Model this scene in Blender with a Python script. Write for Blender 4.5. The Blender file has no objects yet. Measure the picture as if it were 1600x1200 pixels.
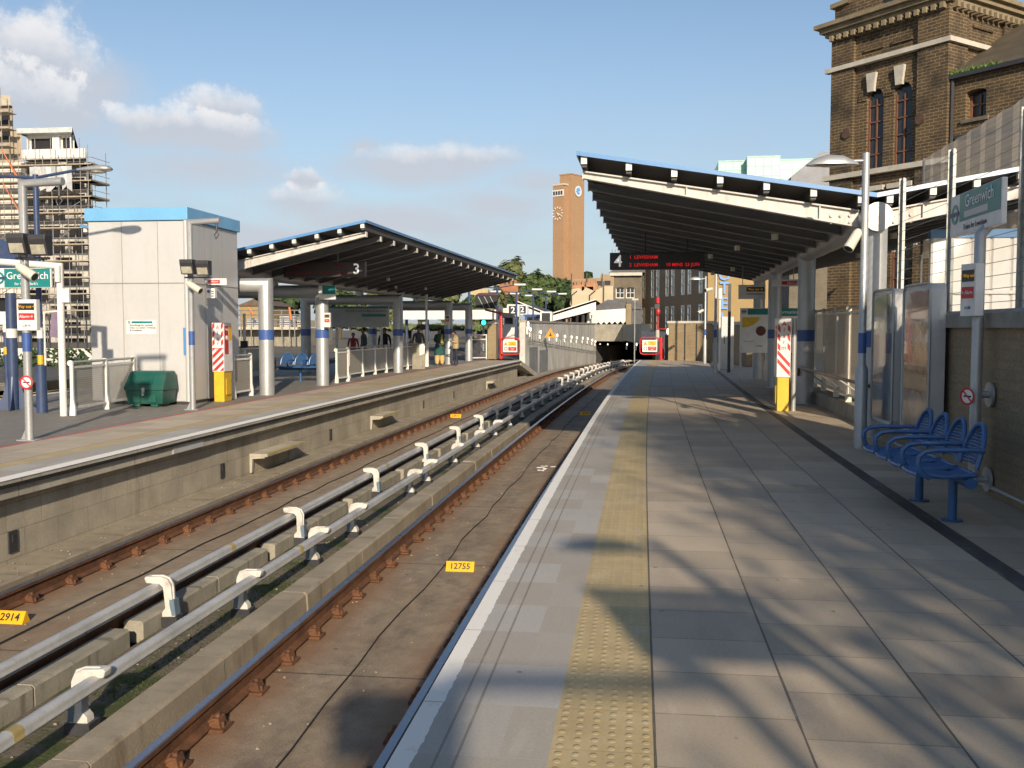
import bpy, math, random
from mathutils import Vector as V, Matrix
R = math.radians
rnd = random.Random(7)
scene = bpy.context.scene
COL = scene.collection
H = 1.62                                   # camera height over the platforms
PS, TH, FPX = math.atan(193/1502.6), math.atan(88/1500), 1500.0
CF = V((-math.sin(PS)*math.cos(TH), math.cos(PS)*math.cos(TH), -math.sin(TH)))
CR = V((math.cos(PS), math.sin(PS), 0))
CU = V((-math.sin(PS)*math.sin(TH), math.cos(PS)*math.sin(TH), math.cos(TH)))
def ray(x, y): return CF*FPX + CR*(x-800) - CU*(y-600)
def at(x, y, Y):                            # the point of the photograph at distance Y along the platform
    r = ray(x, y); k = Y/r.y; return V((r.x*k, Y, H+r.z*k))
def gz(x, y, z=0.0):                        # the point of the photograph on a level
    r = ray(x, y); k = (z-H)/r.z; return V((r.x*k, r.y*k, z))
RAD = 2100.0
def drop(s): return -0.02*max(0.0, s-55)**2/(max(0.0, s-55)+6) if s > 55 else 0.0
def C(t, s, z=0.0): return V((t+s*s/RAD, s, z))   # along the gentle curve of the station

# ------------------------------------------------------------------ mesh builder
class MB:
    def __init__(self): self.v=[]; self.f=[]; self.m=[]; self.uv=[]
    def face(self, pts, m=0, uv=None):
        i=len(self.v); self.v += [tuple(p) for p in pts]; self.f.append(tuple(range(i,i+len(pts)))); self.m.append(m); self.uv.append(uv)
    def mesh(self, vs, fs, m=0):
        i=len(self.v); self.v += [tuple(p) for p in vs]
        for f in fs: self.f.append(tuple(i+k for k in f)); self.m.append(m); self.uv.append(None)
    def obox(self, o, a, b, c, m=0):        # corner and three edge vectors
        o,a,b,c = V(o),V(a),V(b),V(c)
        if a.cross(b).dot(c) < 0: a,b = b,a
        vs=[o,o+a,o+a+b,o+b,o+c,o+a+c,o+a+b+c,o+b+c]
        self.mesh(vs,[(0,3,2,1),(4,5,6,7),(0,1,5,4),(1,2,6,5),(2,3,7,6),(3,0,4,7)],m)
    def box(self, p0, p1, m=0):
        p0,p1=V(p0),V(p1); d=p1-p0; self.obox(p0,(d.x,0,0),(0,d.y,0),(0,0,d.z),m)
    def cbox(self, c, s, rz=0, m=0, rot=None):
        M = rot or Matrix.Rotation(rz,3,'Z'); a,b,d = M@V((s[0],0,0)),M@V((0,s[1],0)),M@V((0,0,s[2]))
        self.obox(V(c)-(a+b+d)/2,a,b,d,m)
    def tube(self, pts, r, n=10, m=0, cap=True, rs=None):
        pts=[V(p) for p in pts]; k=len(pts); tang=[]
        for i in range(k):
            a=(pts[i]-pts[i-1]).normalized() if i else None; b=(pts[i+1]-pts[i]).normalized() if i<k-1 else None
            tang.append((a,b))
        d0=(pts[1]-pts[0]).normalized(); up=V((0,0,1)) if abs(d0.z)<.95 else V((1,0,0))
        x=d0.cross(up).normalized(); y=d0.cross(x).normalized(); base=len(self.v)
        for i in range(k):
            a,b=tang[i]
            d=(a or b); e=(b or a); bis=(d+e).normalized()
            if i: # transport frame
                q=tang[i-1][1].rotation_difference(d) if tang[i-1][1] else None
                pass
            rr=rs[i] if rs else r
            for j in range(n):
                ang=2*math.pi*j/n; o=x*math.cos(ang)*rr+y*math.sin(ang)*rr
                if a and b:
                    den=a.dot(bis); tt=-(o.dot(bis))/den if abs(den)>.2 else 0; p=pts[i]+o+a*tt
                else: p=pts[i]+o
                self.v.append(tuple(p))
            if b and a:
                q=a.rotation_difference(b); x=q@x; y=q@y
        for i in range(k-1):
            for j in range(n):
                A=base+i*n+j; B=base+i*n+(j+1)%n; self.f.append((A,B,B+n,A+n)); self.m.append(m); self.uv.append(None)
        if cap:
            self.f.append(tuple(base+j for j in range(n-1,-1,-1))); self.m.append(m); self.uv.append(None)
            self.f.append(tuple(base+(k-1)*n+j for j in range(n))); self.m.append(m); self.uv.append(None)
    def prism(self, poly, o, ax, ay, az, m=0):   # closed polygon in the (ax, ay) plane pushed along az
        o,ax,ay,az=V(o),V(ax),V(ay),V(az); n=len(poly)
        A=[o+ax*p[0]+ay*p[1] for p in poly]; B=[p+az for p in A]
        ar=sum(poly[i][0]*poly[(i+1)%n][1]-poly[(i+1)%n][0]*poly[i][1] for i in range(n))
        flip=(ar>0)==(ax.cross(ay).dot(az)>0)
        idx=list(range(n)); f1=idx[::-1] if flip else idx; f2=[n+i for i in (idx if flip else idx[::-1])]
        fs=[tuple(f1),tuple(f2)]
        for i in range(n):
            j=(i+1)%n; fs.append((i,j,n+j,n+i) if flip else (j,i,n+i,n+j))
        self.mesh(A+B,fs,m)
    def ball(self, c, r, n=10, k=7, m=0, rot=None):
        c=V(c); r=r if hasattr(r,'__len__') else (r,r,r); M=rot or Matrix.Identity(3); vs=[]; fs=[]
        for i in range(k+1):
            a=math.pi*i/k
            for j in range(n):
                b=2*math.pi*j/n; vs.append(c+M@V((r[0]*math.sin(a)*math.cos(b),r[1]*math.sin(a)*math.sin(b),r[2]*math.cos(a))))
        for i in range(k):
            for j in range(n):
                fs.append((i*n+j,(i+1)*n+j,(i+1)*n+(j+1)%n,i*n+(j+1)%n))
        self.mesh(vs,fs,m)
    def sweep(self, prof, s0, s1, step=1.0, m=0, closed=True, zf=None, ends=True, vfun=None):
        n=len(prof); k=max(1,int(math.ceil((s1-s0)/step))); vs=[]
        S=[s0+(s1-s0)*i/k for i in range(k+1)]
        ar=sum(prof[i][0]*prof[(i+1)%n][1]-prof[(i+1)%n][0]*prof[i][1] for i in range(n))
        if ar<0 and closed: prof=prof[::-1]
        i0=len(self.v)
        for s in S:
            dz=zf(s) if zf else 0
            for t,z in prof: self.v.append(tuple(C(t,s,z+dz)))
        for a in range(k):
            for j in range(n if closed else n-1):
                q=(j+1)%n
                fc=(i0+a*n+j,i0+(a+1)*n+j,i0+(a+1)*n+q,i0+a*n+q); self.f.append(fc if closed else fc[::-1])
                self.m.append(m)
                dt=abs(prof[j][0]-prof[q][0]); dz=abs(prof[j][1]-prof[q][1]); w=0 if dt>dz else 1
                v0,v1=prof[j][w],prof[q][w]
                if vfun: v0,v1=vfun(v0),vfun(v1)
                uv=[(S[a],v0),(S[a+1],v0),(S[a+1],v1),(S[a],v1)]
                self.uv.append(uv if closed else uv[::-1])
        if closed and ends:
            self.f.append(tuple(i0+j for j in range(n))); self.m.append(m); self.uv.append(None)
            self.f.append(tuple(i0+k*n+j for j in range(n-1,-1,-1))); self.m.append(m); self.uv.append(None)
    def wall(self, o, ax, nrm, W, Ht, ops, depth=.2, m=0, glass=None, frame=None, gm=0, fm=0, bars=(0,0), fw=.06):
        # a wall face with real openings: (x0, x1, z0, z1[, arched])
        o,ax,nrm=V(o),V(ax).normalized(),V(nrm).normalized(); up=V((0,0,1))
        P=lambda x,z,d=0: o+ax*x+up*z-nrm*d
        fl=ax.cross(up).dot(nrm)<0
        def q(a,b,c,d,mb=self,mm=m): mb.face([d,c,b,a] if fl else [a,b,c,d],mm)
        xs=sorted({0,W}|{v for p in ops for v in p[:2]})
        for x0,x1 in zip(xs,xs[1:]):
            if x1-x0<1e-6: continue
            z=0
            for p in sorted([p for p in ops if p[0]<=x0+1e-6 and p[1]>=x1-1e-6],key=lambda p:p[2]):
                if p[2]>z: q(P(x0,z),P(x1,z),P(x1,p[2]),P(x0,p[2]))
                z=p[3]
            if z<Ht: q(P(x0,z),P(x1,z),P(x1,Ht),P(x0,Ht))
        for p in ops:
            x0,x1,z0,z1=p[:4]; arch=len(p)>4 and p[4]
            if arch:
                r=(x1-x0)/2; rz=r*arch; cx=(x0+x1)/2; N=10
                A=[(cx-r*math.cos(math.pi*i/N),z1-rz+rz*math.sin(math.pi*i/N)) for i in range(N+1)]
                for i in range(N):
                    q(P(A[i][0],A[i][1]),P(A[i+1][0],A[i+1][1]),P(A[i+1][0],z1),P(A[i][0],z1))
                    q(P(A[i+1][0],A[i+1][1]),P(A[i][0],A[i][1]),P(A[i][0],A[i][1],depth),P(A[i+1][0],A[i+1][1],depth))
                zt=z1-rz
            else:
                zt=z1; q(P(x1,z1),P(x0,z1),P(x0,z1,depth),P(x1,z1,depth))
            q(P(x0,z0),P(x0,z0,depth),P(x0,zt,depth),P(x0,zt)); q(P(x1,z0,depth),P(x1,z0),P(x1,zt),P(x1,zt,depth))
            q(P(x0,z0,depth),P(x0,z0),P(x1,z0),P(x1,z0,depth))
            if glass: q(P(x0,z0,depth),P(x1,z0,depth),P(x1,z1,depth),P(x0,z1,depth),glass,gm)
            if frame:
                d0=depth-.005
                def bar(a,b,c,d): frame.obox(P(a,c,d0),ax*(b-a),up*(d-c),nrm*.05,fm)
                bar(x0,x0+fw,z0,zt); bar(x1-fw,x1,z0,zt); bar(x0+fw,x1-fw,z0,z0+fw); 
                if not arch: bar(x0+fw,x1-fw,z1-fw,z1)
                for i in range(bars[0]): X=x0+(x1-x0)*(i+1)/(bars[0]+1); bar(X-fw/3,X+fw/3,z0+fw,zt-(0 if arch else fw))
                for i in range(bars[1]): Zz=z0+(z1-z0)*(i+1)/(bars[1]+1); bar(x0+fw,x1-fw,Zz-fw/3,Zz+fw/3)
    def split(self, name, mats, parent=None, **kw):     # one object for each separate piece
        par=list(range(len(self.v)))
        def find(a):
            while par[a]!=a: par[a]=par[par[a]]; a=par[a]
            return a
        for f in self.f:
            for k in f[1:]: par[find(k)]=find(f[0])
        comp={}
        for i,f in enumerate(self.f): comp.setdefault(find(f[0]),[]).append(i)
        out=[]
        for fs in comp.values():
            m=MB(); mp={}
            for i in fs:
                for k in self.f[i]:
                    if k not in mp: mp[k]=len(m.v); m.v.append(self.v[k])
                m.f.append(tuple(mp[k] for k in self.f[i])); m.m.append(self.m[i]); m.uv.append(self.uv[i])
            out.append(m.build(name,mats,parent,**kw))
        return out
    def build(self, name, mats, parent=None, bevel=0, smooth=35, world=True):
        me=bpy.data.meshes.new(name); me.from_pydata(self.v,[],self.f); me.update()
        mats=mats if isinstance(mats,(list,tuple)) else [mats]
        for x in mats: me.materials.append(x)
        for p,mi in zip(me.polygons,self.m): p.material_index=mi
        ul=me.uv_layers.new(name='UVMap').data
        for p in me.polygons:
            u=self.uv[p.index] if p.index<len(self.uv) else None
            n=p.normal
            if u is None:
                if abs(n.z)>.75: fn=lambda c:(c.x,c.y)
                else:
                    h=math.hypot(n.x,n.y) or 1; tx,ty=-n.y/h,n.x/h; fn=lambda c:(c.x*tx+c.y*ty,c.z)
                for li in p.loop_indices: ul[li].uv=fn(me.vertices[me.loops[li].vertex_index].co)
            else:
                for li,w in zip(p.loop_indices,u): ul[li].uv=w
        if smooth:
            for p in me.polygons: p.use_smooth=True
            me.set_sharp_from_angle(angle=R(smooth))
        o=bpy.data.objects.new(name,me); COL.objects.link(o)
        if parent is not None:
            o.parent=parent
            if world:
                root=parent
                while root.parent: root=root.parent
                me.transform((Matrix.Translation(root.location)@root.rotation_euler.to_matrix().to_4x4()).inverted())
        if bevel:
            b=o.modifiers.new('bevel','BEVEL'); b.width=bevel; b.segments=2; b.limit_method='ANGLE'; b.angle_limit=R(50)
        return o

def tag(o, label=None, cat=None, group=None, kind=None):
    if label: o['label']=label
    if cat: o['category']=cat
    if group: o['group']=group
    if kind: o['kind']=kind
    return o
def thing(name, label, cat, loc=(0,0,0), rz=0, group=None):
    o=bpy.data.objects.new(name,None); COL.objects.link(o); o.location=V(loc); o.rotation_euler=(0,0,rz); o.empty_display_size=.2
    return tag(o,label,cat,group)
def dup(o, loc=None, rz=None, label=None, parent=None):
    c=o.copy(); COL.objects.link(c)
    if parent is not None: c.parent=parent
    if loc is not None: c.location=V(loc)
    if rz is not None: c.rotation_euler=(0,0,rz)
    if label: c['label']=label
    for ch in list(o.children): dup(ch,parent=c)
    return c
def structure(o): o['kind']='structure'; return o

# ------------------------------------------------------------------ node helper and materials
class G:
    def __init__(s, nt): s.nt=nt; nt.nodes.clear()
    def n(s, ty, props=None, **ins):
        x=s.nt.nodes.new('ShaderNode'+ty)
        for k,v in (props or {}).items(): setattr(x,k,v)
        for k,v in ins.items():
            k=k.replace('_',' ')
            sk=x.inputs[int(k[1:])] if k[0]=='i' and k[1:].isdigit() else x.inputs[k]
            s.put(sk,v)
        return x
    def put(s, sk, v):
        if isinstance(v, bpy.types.NodeSocket): s.nt.links.new(v,sk)
        else: sk.default_value=v
    def m(s, op, a, b=0.0, c=None):
        x=s.n('Math',{'operation':op}); s.put(x.inputs[0],a); s.put(x.inputs[1],b)
        if c is not None: s.put(x.inputs[2],c)
        return x.outputs[0]
    def mix(s, f, a, b, bt='MIX'):
        x=s.nt.nodes.new('ShaderNodeMix'); x.data_type='RGBA'; x.blend_type=bt
        s.put(x.inputs[0],f); s.put(x.inputs[6],a if isinstance(a,bpy.types.NodeSocket) else (*a,1)); s.put(x.inputs[7],b if isinstance(b,bpy.types.NodeSocket) else (*b,1))
        return x.outputs[2]
    def ramp(s, f, lo, hi): 
        x=s.n('MapRange',{'clamp':True,'interpolation_type':'SMOOTHSTEP'}); s.put(x.inputs[0],f); x.inputs[1].default_value=lo; x.inputs[2].default_value=hi
        return x.outputs[0]
    def noise(s, vec, scale, det=4, rough=.55):
        return s.n('TexNoise',Vector=vec,Scale=scale,Detail=det,Roughness=rough).outputs[0]
    def mapv(s, vec, sc): return s.n('Mapping',Vector=vec,Scale=sc).outputs[0]
    def out(s, col, rough=.6, metal=0, bump=None, bs=.3, bd=.01, **kw):
        b=s.n('BsdfPrincipled'); s.put(b.inputs['Base Color'],col if isinstance(col,bpy.types.NodeSocket) else (*col,1)); s.put(b.inputs['Roughness'],rough); s.put(b.inputs['Metallic'],metal)
        for k,v in kw.items(): s.put(b.inputs[k.replace('_',' ')],v)
        if bump is not None:
            bn=s.n('Bump',Height=bump,Strength=bs,Distance=bd); s.nt.links.new(bn.outputs[0],b.inputs['Normal'])
        o=s.n('OutputMaterial'); s.nt.links.new(b.outputs[0],o.inputs[0]); return b
def newmat(name):
    m=bpy.data.materials.new(name); m.use_nodes=True; return m, G(m.node_tree)
def M(name, col, rough=.6, metal=0, var=.18, sc=2.0, dirt=.0, dirtcol=(.09,.07,.05), bump=.15, bsc=60, streak=False, bd=.004, **kw):
    m,g=newmat(name); tc=g.n('TexCoord').outputs['Object']; oi=g.n('ObjectInfo').outputs['Random']
    vec=g.n('VectorMath',{'operation':'ADD'},i0=tc,i1=g.n('CombineXYZ',X=g.m('MULTIPLY',oi,17.0),Y=g.m('MULTIPLY',oi,7.0)).outputs[0]).outputs[0]
    n1=g.noise(vec,sc,6); n2=g.noise(vec,sc*9,4)
    f=g.m('ADD',g.m('MULTIPLY',n1,.65),g.m('MULTIPLY',n2,.35))
    lo=[c*(1-var) for c in col]; hi=[min(1,c*(1+var)) for c in col]
    c=g.mix(g.ramp(f,.3,.7),lo,hi)
    if dirt:
        v2=g.mapv(vec,(sc*1.2,sc*1.2,sc*.12)) if streak else g.mapv(vec,(sc*.9,)*3)
        d=g.noise(v2,1.0 if not streak else 3.0,6,.65)
        c=g.mix(g.m('MULTIPLY',g.ramp(d,.48,.72),dirt),c,dirtcol)
    rr=g.m('ADD',g.m('MULTIPLY',n2,.2),rough-.1)
    g.out(c,rr,metal,n2 if bump else None,bump,bd,**kw)
    return m
def flat(name, col, rough=.5, emit=0, metal=0):
    m,g=newmat(name); tc=g.n('TexCoord').outputs['Object']
    n=g.noise(tc,6,5); c=g.mix(g.ramp(n,.3,.75),[x*.9 for x in col],[min(1,x*1.05) for x in col])
    kw={}
    if emit: kw=dict(Emission_Color=(*col,1),Emission_Strength=emit)
    g.out(c,g.m('ADD',rough-.08,g.m('MULTIPLY',n,.16)),metal,**kw); return m
def brick(name, c1, c2, mortar, scale=1.0, var=.5, nsc=1.0, dirt=.35, dirtcol=(.03,.024,.018), msize=.012, bump=.6):
    m,g=newmat(name); uv=g.n('TexCoord').outputs['UV']; ob=g.n('TexCoord').outputs['Object']
    b=g.n('TexBrick',{'offset':.5},Vector=uv,Color1=(*c1,1),Color2=(*c2,1),Mortar=(*mortar,1),Scale=1.0,Mortar_Size=msize*scale,Mortar_Smooth=.2,Bias=0.0,Brick_Width=.225*scale,Row_Height=.075*scale)
    n=g.noise(ob,.9*nsc,7,.65); n2=g.noise(uv,30*nsc,3); n3=g.noise(g.mapv(ob,(.6,.6,.12)),2.0,6,.65)
    c=g.mix(g.ramp(n2,.3,.75),b.outputs[0],[x*.6 for x in c1])
    c=g.mix(g.m('MULTIPLY',g.ramp(n,.42,.72),dirt),c,dirtcol); c=g.mix(g.m('MULTIPLY',g.ramp(n3,.5,.75),dirt*.8),c,dirtcol)
    h=g.m('SUBTRACT',g.m('MULTIPLY',n2,.3),b.outputs[1])
    g.out(c,.88,0,h,bump,.008); return m

def concrete(name, col, panel=None, streak=.5, stain=(.07,.06,.045), rough=.85, white=.25, blocks=None, sc=1.0):
    # UV in metres: horizontal, vertical
    m,g=newmat(name); uv=g.n('TexCoord').outputs['UV']; ob=g.n('TexCoord').outputs['Object']
    s=g.n('SeparateXYZ',Vector=uv).outputs
    n=g.noise(ob,1.3*sc,7,.6); n2=g.noise(ob,25*sc,4); n3=g.noise(g.mapv(uv,(3.5*sc,.35*sc,1)),1.0,6,.6); n4=g.noise(g.mapv(uv,(5*sc,.8*sc,1)),1.3,7,.7)
    c=g.mix(g.ramp(n,.3,.7),[x*.8 for x in col],[x*1.15 for x in col]); c=g.mix(g.m('MULTIPLY',g.ramp(n2,.35,.7),.25),c,[x*.6 for x in col])
    c=g.mix(g.m('MULTIPLY',g.ramp(n3,.5,.75),streak),c,stain); c=g.mix(g.m('MULTIPLY',g.ramp(n4,.62,.76),white),c,(.5,.48,.44))
    h=n2
    if panel:
        fr=g.m('FRACT',g.m('DIVIDE',s[0],panel)); ln=g.m('LESS_THAN',fr,.02/panel); c=g.mix(g.m('MULTIPLY',ln,.7),c,[x*.35 for x in col])
    if blocks:
        b=g.n('TexBrick',{'offset':.5},Vector=uv,Color1=(1,1,1,1),Color2=(.86,.86,.86,1),Mortar=(.55,.55,.55,1),Scale=1,Mortar_Size=.006,Mortar_Smooth=.3,Brick_Width=blocks[0],Row_Height=blocks[1])
        c=g.mix(.75,c,g.mix(1.0,c,b.outputs[0],'MULTIPLY')); h=g.m('SUBTRACT',n2,b.outputs[1])
    g.out(c,rough,0,h,.35,.01); return m

def paving_mat(name, edge0, white_w, tact, red=None, asphalt=None, drain=None, groove=True, warm=(.455,.375,.275)):
    # UV: metres along the platform, metres in from the edge
    m,g=newmat(name); uv=g.n('TexCoord').outputs['UV']; s=g.n('SeparateXYZ',Vector=uv).outputs; u,v=s[0],s[1]
    big=g.noise(uv,.55,6,.6); mid=g.noise(uv,4,6,.6); fine=g.noise(uv,70,3)
    def line(x,x0,w): return g.m('LESS_THAN',g.m('ABSOLUTE',g.m('SUBTRACT',x,x0)),g.m('MULTIPLY',g.m('ADD',.25,g.m('MULTIPLY',mid,1.4)),w))
    def band(x,a,b): return g.m('MULTIPLY',g.m('GREATER_THAN',x,a),g.m('LESS_THAN',x,b))
    # rows of slabs
    row=g.m('FLOOR',g.m('DIVIDE',g.m('SUBTRACT',v,tact[1]),.59)); pv=g.m('GREATER_THAN',v,tact[1])
    off=g.m('MULTIPLY',g.m('MULTIPLY',g.m('FRACT',g.m('MULTIPLY',row,.37)),.5),pv)
    cu=g.m('DIVIDE',g.m('ADD',u,off),.5); tile=g.m('FLOOR',cu); fr=g.m('FRACT',cu)
    tj=g.m('GREATER_THAN',g.m('ABSOLUTE',g.m('SUBTRACT',fr,.5)),.491)
    wn=g.n('TexWhiteNoise',{'noise_dimensions':'2D'},Vector=g.n('CombineXYZ',X=tile,Y=g.m('ADD',row,g.m('MULTIPLY',pv,5))).outputs[0]).outputs[0]
    c=g.mix(wn,[x*.84 for x in warm],[x*1.1 for x in warm])
    edge=g.m('LESS_THAN',v,tact[0])
    pale=g.mix(g.ramp(wn,.5,.85),(.37,.335,.28),(.415,.395,.36))
    c=g.mix(edge,c,pale)
    c=g.mix(g.m('MULTIPLY',tj,g.m('ADD',.35,g.m('MULTIPLY',mid,.4))),c,g.mix(edge,(.12,.09,.07),(.42,.37,.28)))
    # tactile strip
    tz=band(v,tact[0],tact[1]); P=(tact[1]-tact[0])/6
    cv=g.m('SUBTRACT',g.m('FRACT',g.m('DIVIDE',g.m('SUBTRACT',v,tact[0]),P)),.5); cu2=g.m('SUBTRACT',g.m('FRACT',g.m('DIVIDE',u,P)),.5)
    dd=g.m('SQRT',g.m('ADD',g.m('POWER',g.m('MULTIPLY',cv,1.25),2.0),g.m('POWER',g.m('MULTIPLY',cu2,1.0),2.0)))
    dome=g.m('MULTIPLY',g.m('SUBTRACT',1.0,g.ramp(dd,.17,.32)),tz)
    yel=g.mix(g.ramp(mid,.3,.72),(.42,.32,.155),(.50,.39,.20)); yel=g.mix(g.m('MULTIPLY',dome,.35),yel,(.57,.46,.25))
    yel=g.mix(g.m('MULTIPLY',g.m('LESS_THAN',g.m('FRACT',g.m('DIVIDE',u,.4)),.012),.5),yel,(.16,.12,.06))
    c=g.mix(tz,c,yel)
    # joints along the platform
    for k in range(5 if not asphalt else 1):
        x0=tact[1]+.59*k; c=g.mix(g.m('MULTIPLY',line(v,x0,.006),.85),c,(.05,.04,.03))
    if groove:
        for x0 in (.17,.245): c=g.mix(g.m('MULTIPLY',line(v,x0,.006),.6),c,(.13,.09,.06))
    if asphalt:
        asp=g.mix(g.ramp(g.m('ADD',g.m('MULTIPLY',fine,.5),g.m('MULTIPLY',mid,.5)),.3,.7),(.15,.138,.118),(.22,.20,.17)); c=g.mix(g.m('GREATER_THAN',v,asphalt),c,asp)
    if drain:
        c=g.mix(band(v,*drain),c,(.05,.045,.042))
    # stains, wear and gum spots
    c=g.mix(g.m('MULTIPLY',g.ramp(big,.45,.75),.3),c,(.27,.23,.18)); c=g.mix(g.m('MULTIPLY',g.ramp(mid,.5,.8),.22),c,(.50,.46,.39)); c=g.mix(g.m('MULTIPLY',g.ramp(fine,.4,.8),.2),c,(.12,.1,.08))
    vo=g.n('TexVoronoi',Vector=uv,Scale=2.6).outputs[0]; c=g.mix(g.m('MULTIPLY',g.m('LESS_THAN',vo,g.m('MULTIPLY',mid,.085)),.55),c,(.10,.085,.07)); st=g.noise(g.mapv(uv,(.35,1.1,1)),1.1,7,.7); c=g.mix(g.m('MULTIPLY',g.ramp(st,.5,.68),.28),c,(.22,.175,.13)); c=g.mix(g.m('MULTIPLY',g.ramp(g.noise(g.mapv(uv,(1,3,1)),2.3,6,.7),.56,.7),.25),c,(.55,.50,.42))
    vo2=g.n('TexVoronoi',Vector=g.mapv(uv,(.8,1.3,1)),Scale=2.3).outputs[0]; c=g.mix(g.m('MULTIPLY',g.ramp(g.m('SUBTRACT',1.0,vo2),.93,.97),.3),c,(.45,.42,.38))
    if red: c=g.mix(band(v,*red),c,(.42,.085,.075))
    ww=g.m('ADD',v,g.m('MULTIPLY',g.m('SUBTRACT',g.noise(uv,14,3),.5),.025))
    wc=g.mix(g.ramp(g.noise(uv,9,6,.7),.55,.85),(.80,.77,.70),(.52,.48,.41)); wc=g.mix(g.m('LESS_THAN',g.m('FRACT',g.m('DIVIDE',u,1.0)),.006),wc,(.25,.22,.18))
    c=g.mix(g.m('LESS_THAN',ww,white_w),c,wc)
    h=g.m('ADD',g.m('MULTIPLY',dome,1.0),g.m('MULTIPLY',fine,.12))
    h=g.m('SUBTRACT',h,g.m('MULTIPLY',tj,.3))
    g.out(c,g.m('ADD',.52,g.m('MULTIPLY',mid,.3)),0,h,.55,.006); return m

def track_mat(name, rails):
    m,g=newmat(name); uv=g.n('TexCoord').outputs['UV']; s=g.n('SeparateXYZ',Vector=uv).outputs; u,v=s[0],s[1]
    big=g.noise(uv,.7,7,.62); mid=g.noise(uv,5,6,.65); fine=g.noise(uv,60,4,.6); lon=g.noise(g.mapv(uv,(.5,4,1)),1.2,5)
    c=g.mix(g.ramp(mid,.3,.7),(.245,.19,.125),(.36,.28,.19)); c=g.mix(g.m('MULTIPLY',g.ramp(fine,.35,.75),.35),c,(.085,.068,.05))
    c=g.mix(g.m('MULTIPLY',g.ramp(big,.4,.7),.45),c,(.20,.125,.07)); c=g.mix(g.m('MULTIPLY',g.ramp(lon,.5,.75),.3),c,(.085,.07,.06))
    d=None
    for t in rails:
        a=g.m('ABSOLUTE',g.m('SUBTRACT',v,t)); d=a if d is None else g.m('MINIMUM',d,a)
    rust=g.m('MULTIPLY',g.m('SUBTRACT',1.0,g.ramp(d,.07,.45)),g.m('ADD',.35,g.m('MULTIPLY',big,.75)))
    c=g.mix(rust,c,(.22,.108,.05))
    blot=g.noise(g.mapv(uv,(.9,1.6,1)),1.7,8,.75); c=g.mix(g.m('MULTIPLY',g.ramp(blot,.52,.66),.45),c,(.115,.095,.075)); c=g.mix(g.m('MULTIPLY',g.ramp(g.noise(uv,2.9,7,.7),.56,.72),.4),c,(.33,.27,.2)); oil=g.m('SUBTRACT',1.0,g.ramp(g.m('ABSOLUTE',g.m('SUBTRACT',v,-2.26)),.05,.4)); c=g.mix(g.m('MULTIPLY',oil,g.m('MULTIPLY',g.ramp(blot,.4,.6),.35)),c,(.07,.06,.05)); sp=g.n('TexVoronoi',Vector=uv,Scale=2.2).outputs[0]; c=g.mix(g.m('MULTIPLY',g.m('LESS_THAN',sp,.05),.6),c,(.06,.055,.06))
    sp2=g.n('TexVoronoi',Vector=uv,Scale=5).outputs[0]; c=g.mix(g.m('LESS_THAN',sp2,.028),c,(.5,.47,.42))
    j=g.m('LESS_THAN',g.m('FRACT',g.m('DIVIDE',u,3.7)),.006); c=g.mix(g.m('MULTIPLY',j,.8),c,(.05,.04,.03))
    g.out(c,.85,0,g.m('ADD',fine,mid),.5,.012); return m

m_pave=paving_mat('platform_paving',-.91,.088,(.59,.99),drain=(3.27,3.42))
m_pave3=paving_mat('far_platform_paving',-6.65,.2,(.62,.90),red=(1.90,2.0),asphalt=2.0,groove=False)
m_track=track_mat('trackbed_concrete',(-1.52,-3.0,-4.62,-6.1))
m_conc=concrete('weathered_concrete',(.40,.355,.27),streak=.35,blocks=(.62,.31))
m_fascia=concrete('platform_fascia_concrete',(.42,.385,.31),streak=.35,panel=2.4,white=.4)
m_kerb=concrete('kerb_concrete',(.30,.255,.185),streak=.6,stain=(.12,.085,.05),sc=1.6)
m_midwall=concrete('low_wall_concrete',(.30,.275,.215),streak=.9,stain=(.07,.062,.048),sc=2.4,white=.35)
m_retain=concrete('retaining_wall_concrete',(.54,.525,.48),panel=2.4,streak=.65,stain=(.12,.115,.105),sc=.5)
m_darkconc=concrete('shade_dark_concrete',(.035,.033,.03),streak=.4)  # darkness inside the tunnel is put into the concrete colour
m_lintel=concrete('portal_concrete',(.33,.305,.245),panel=6,streak=.3)
m_rust=M('rusty_steel',(.118,.050,.021),.85,0,.45,5,.55,(.05,.02,.01),bump=.4)
m_railtop=M('polished_rail_head',(.30,.30,.33),.30,.9,.06,1.2,bump=0)
m_silver=M('silver_paint',(.41,.42,.42),.44,.5,.08,3,.15,(.3,.3,.29))
m_cover=M('conductor_cover_plastic',(.44,.44,.43),.36,.15,.14,3,.45,(.2,.19,.17))
m_white=M('white_paint',(.68,.66,.61),.45,0,.08,3,.3,(.42,.37,.29),streak=True)
m_cream=M('cream_paint',(.62,.58,.48),.5,0,.08,3,.25,(.35,.3,.22),streak=True)
m_bracket=M('white_bracket_plastic',(.56,.54,.49),.45,0,.12,6,.6,(.27,.23,.17))
m_bluegrey=M('bluegrey_plastic',(.12,.17,.22),.5,0,.15,5)
m_beam=M('painted_canopy_steel',(.50,.485,.455),.5,0,.1,2,.55,(.27,.22,.17),streak=True)
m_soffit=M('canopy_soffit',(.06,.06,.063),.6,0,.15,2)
m_rafter=M('shade_toned_rafter',(.15,.15,.153),.55,0,.1,2)  # front beam paint darkened to carry the shade under the roof
m_dark=M('dark_steel',(.045,.045,.05),.5,.2,.2,4)
m_black=flat('black_plastic',(.018,.018,.02),.4)
m_liftblue=M('lift_blue_paint',(.15,.38,.64),.4,0,.08,2,.2,(.2,.36,.5),streak=True)
m_glintwing=M('glint_wing_edge',(.50,.60,.70),.35,0,.06,2)  # sun glint on the blue trim painted as a paler colour
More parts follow.
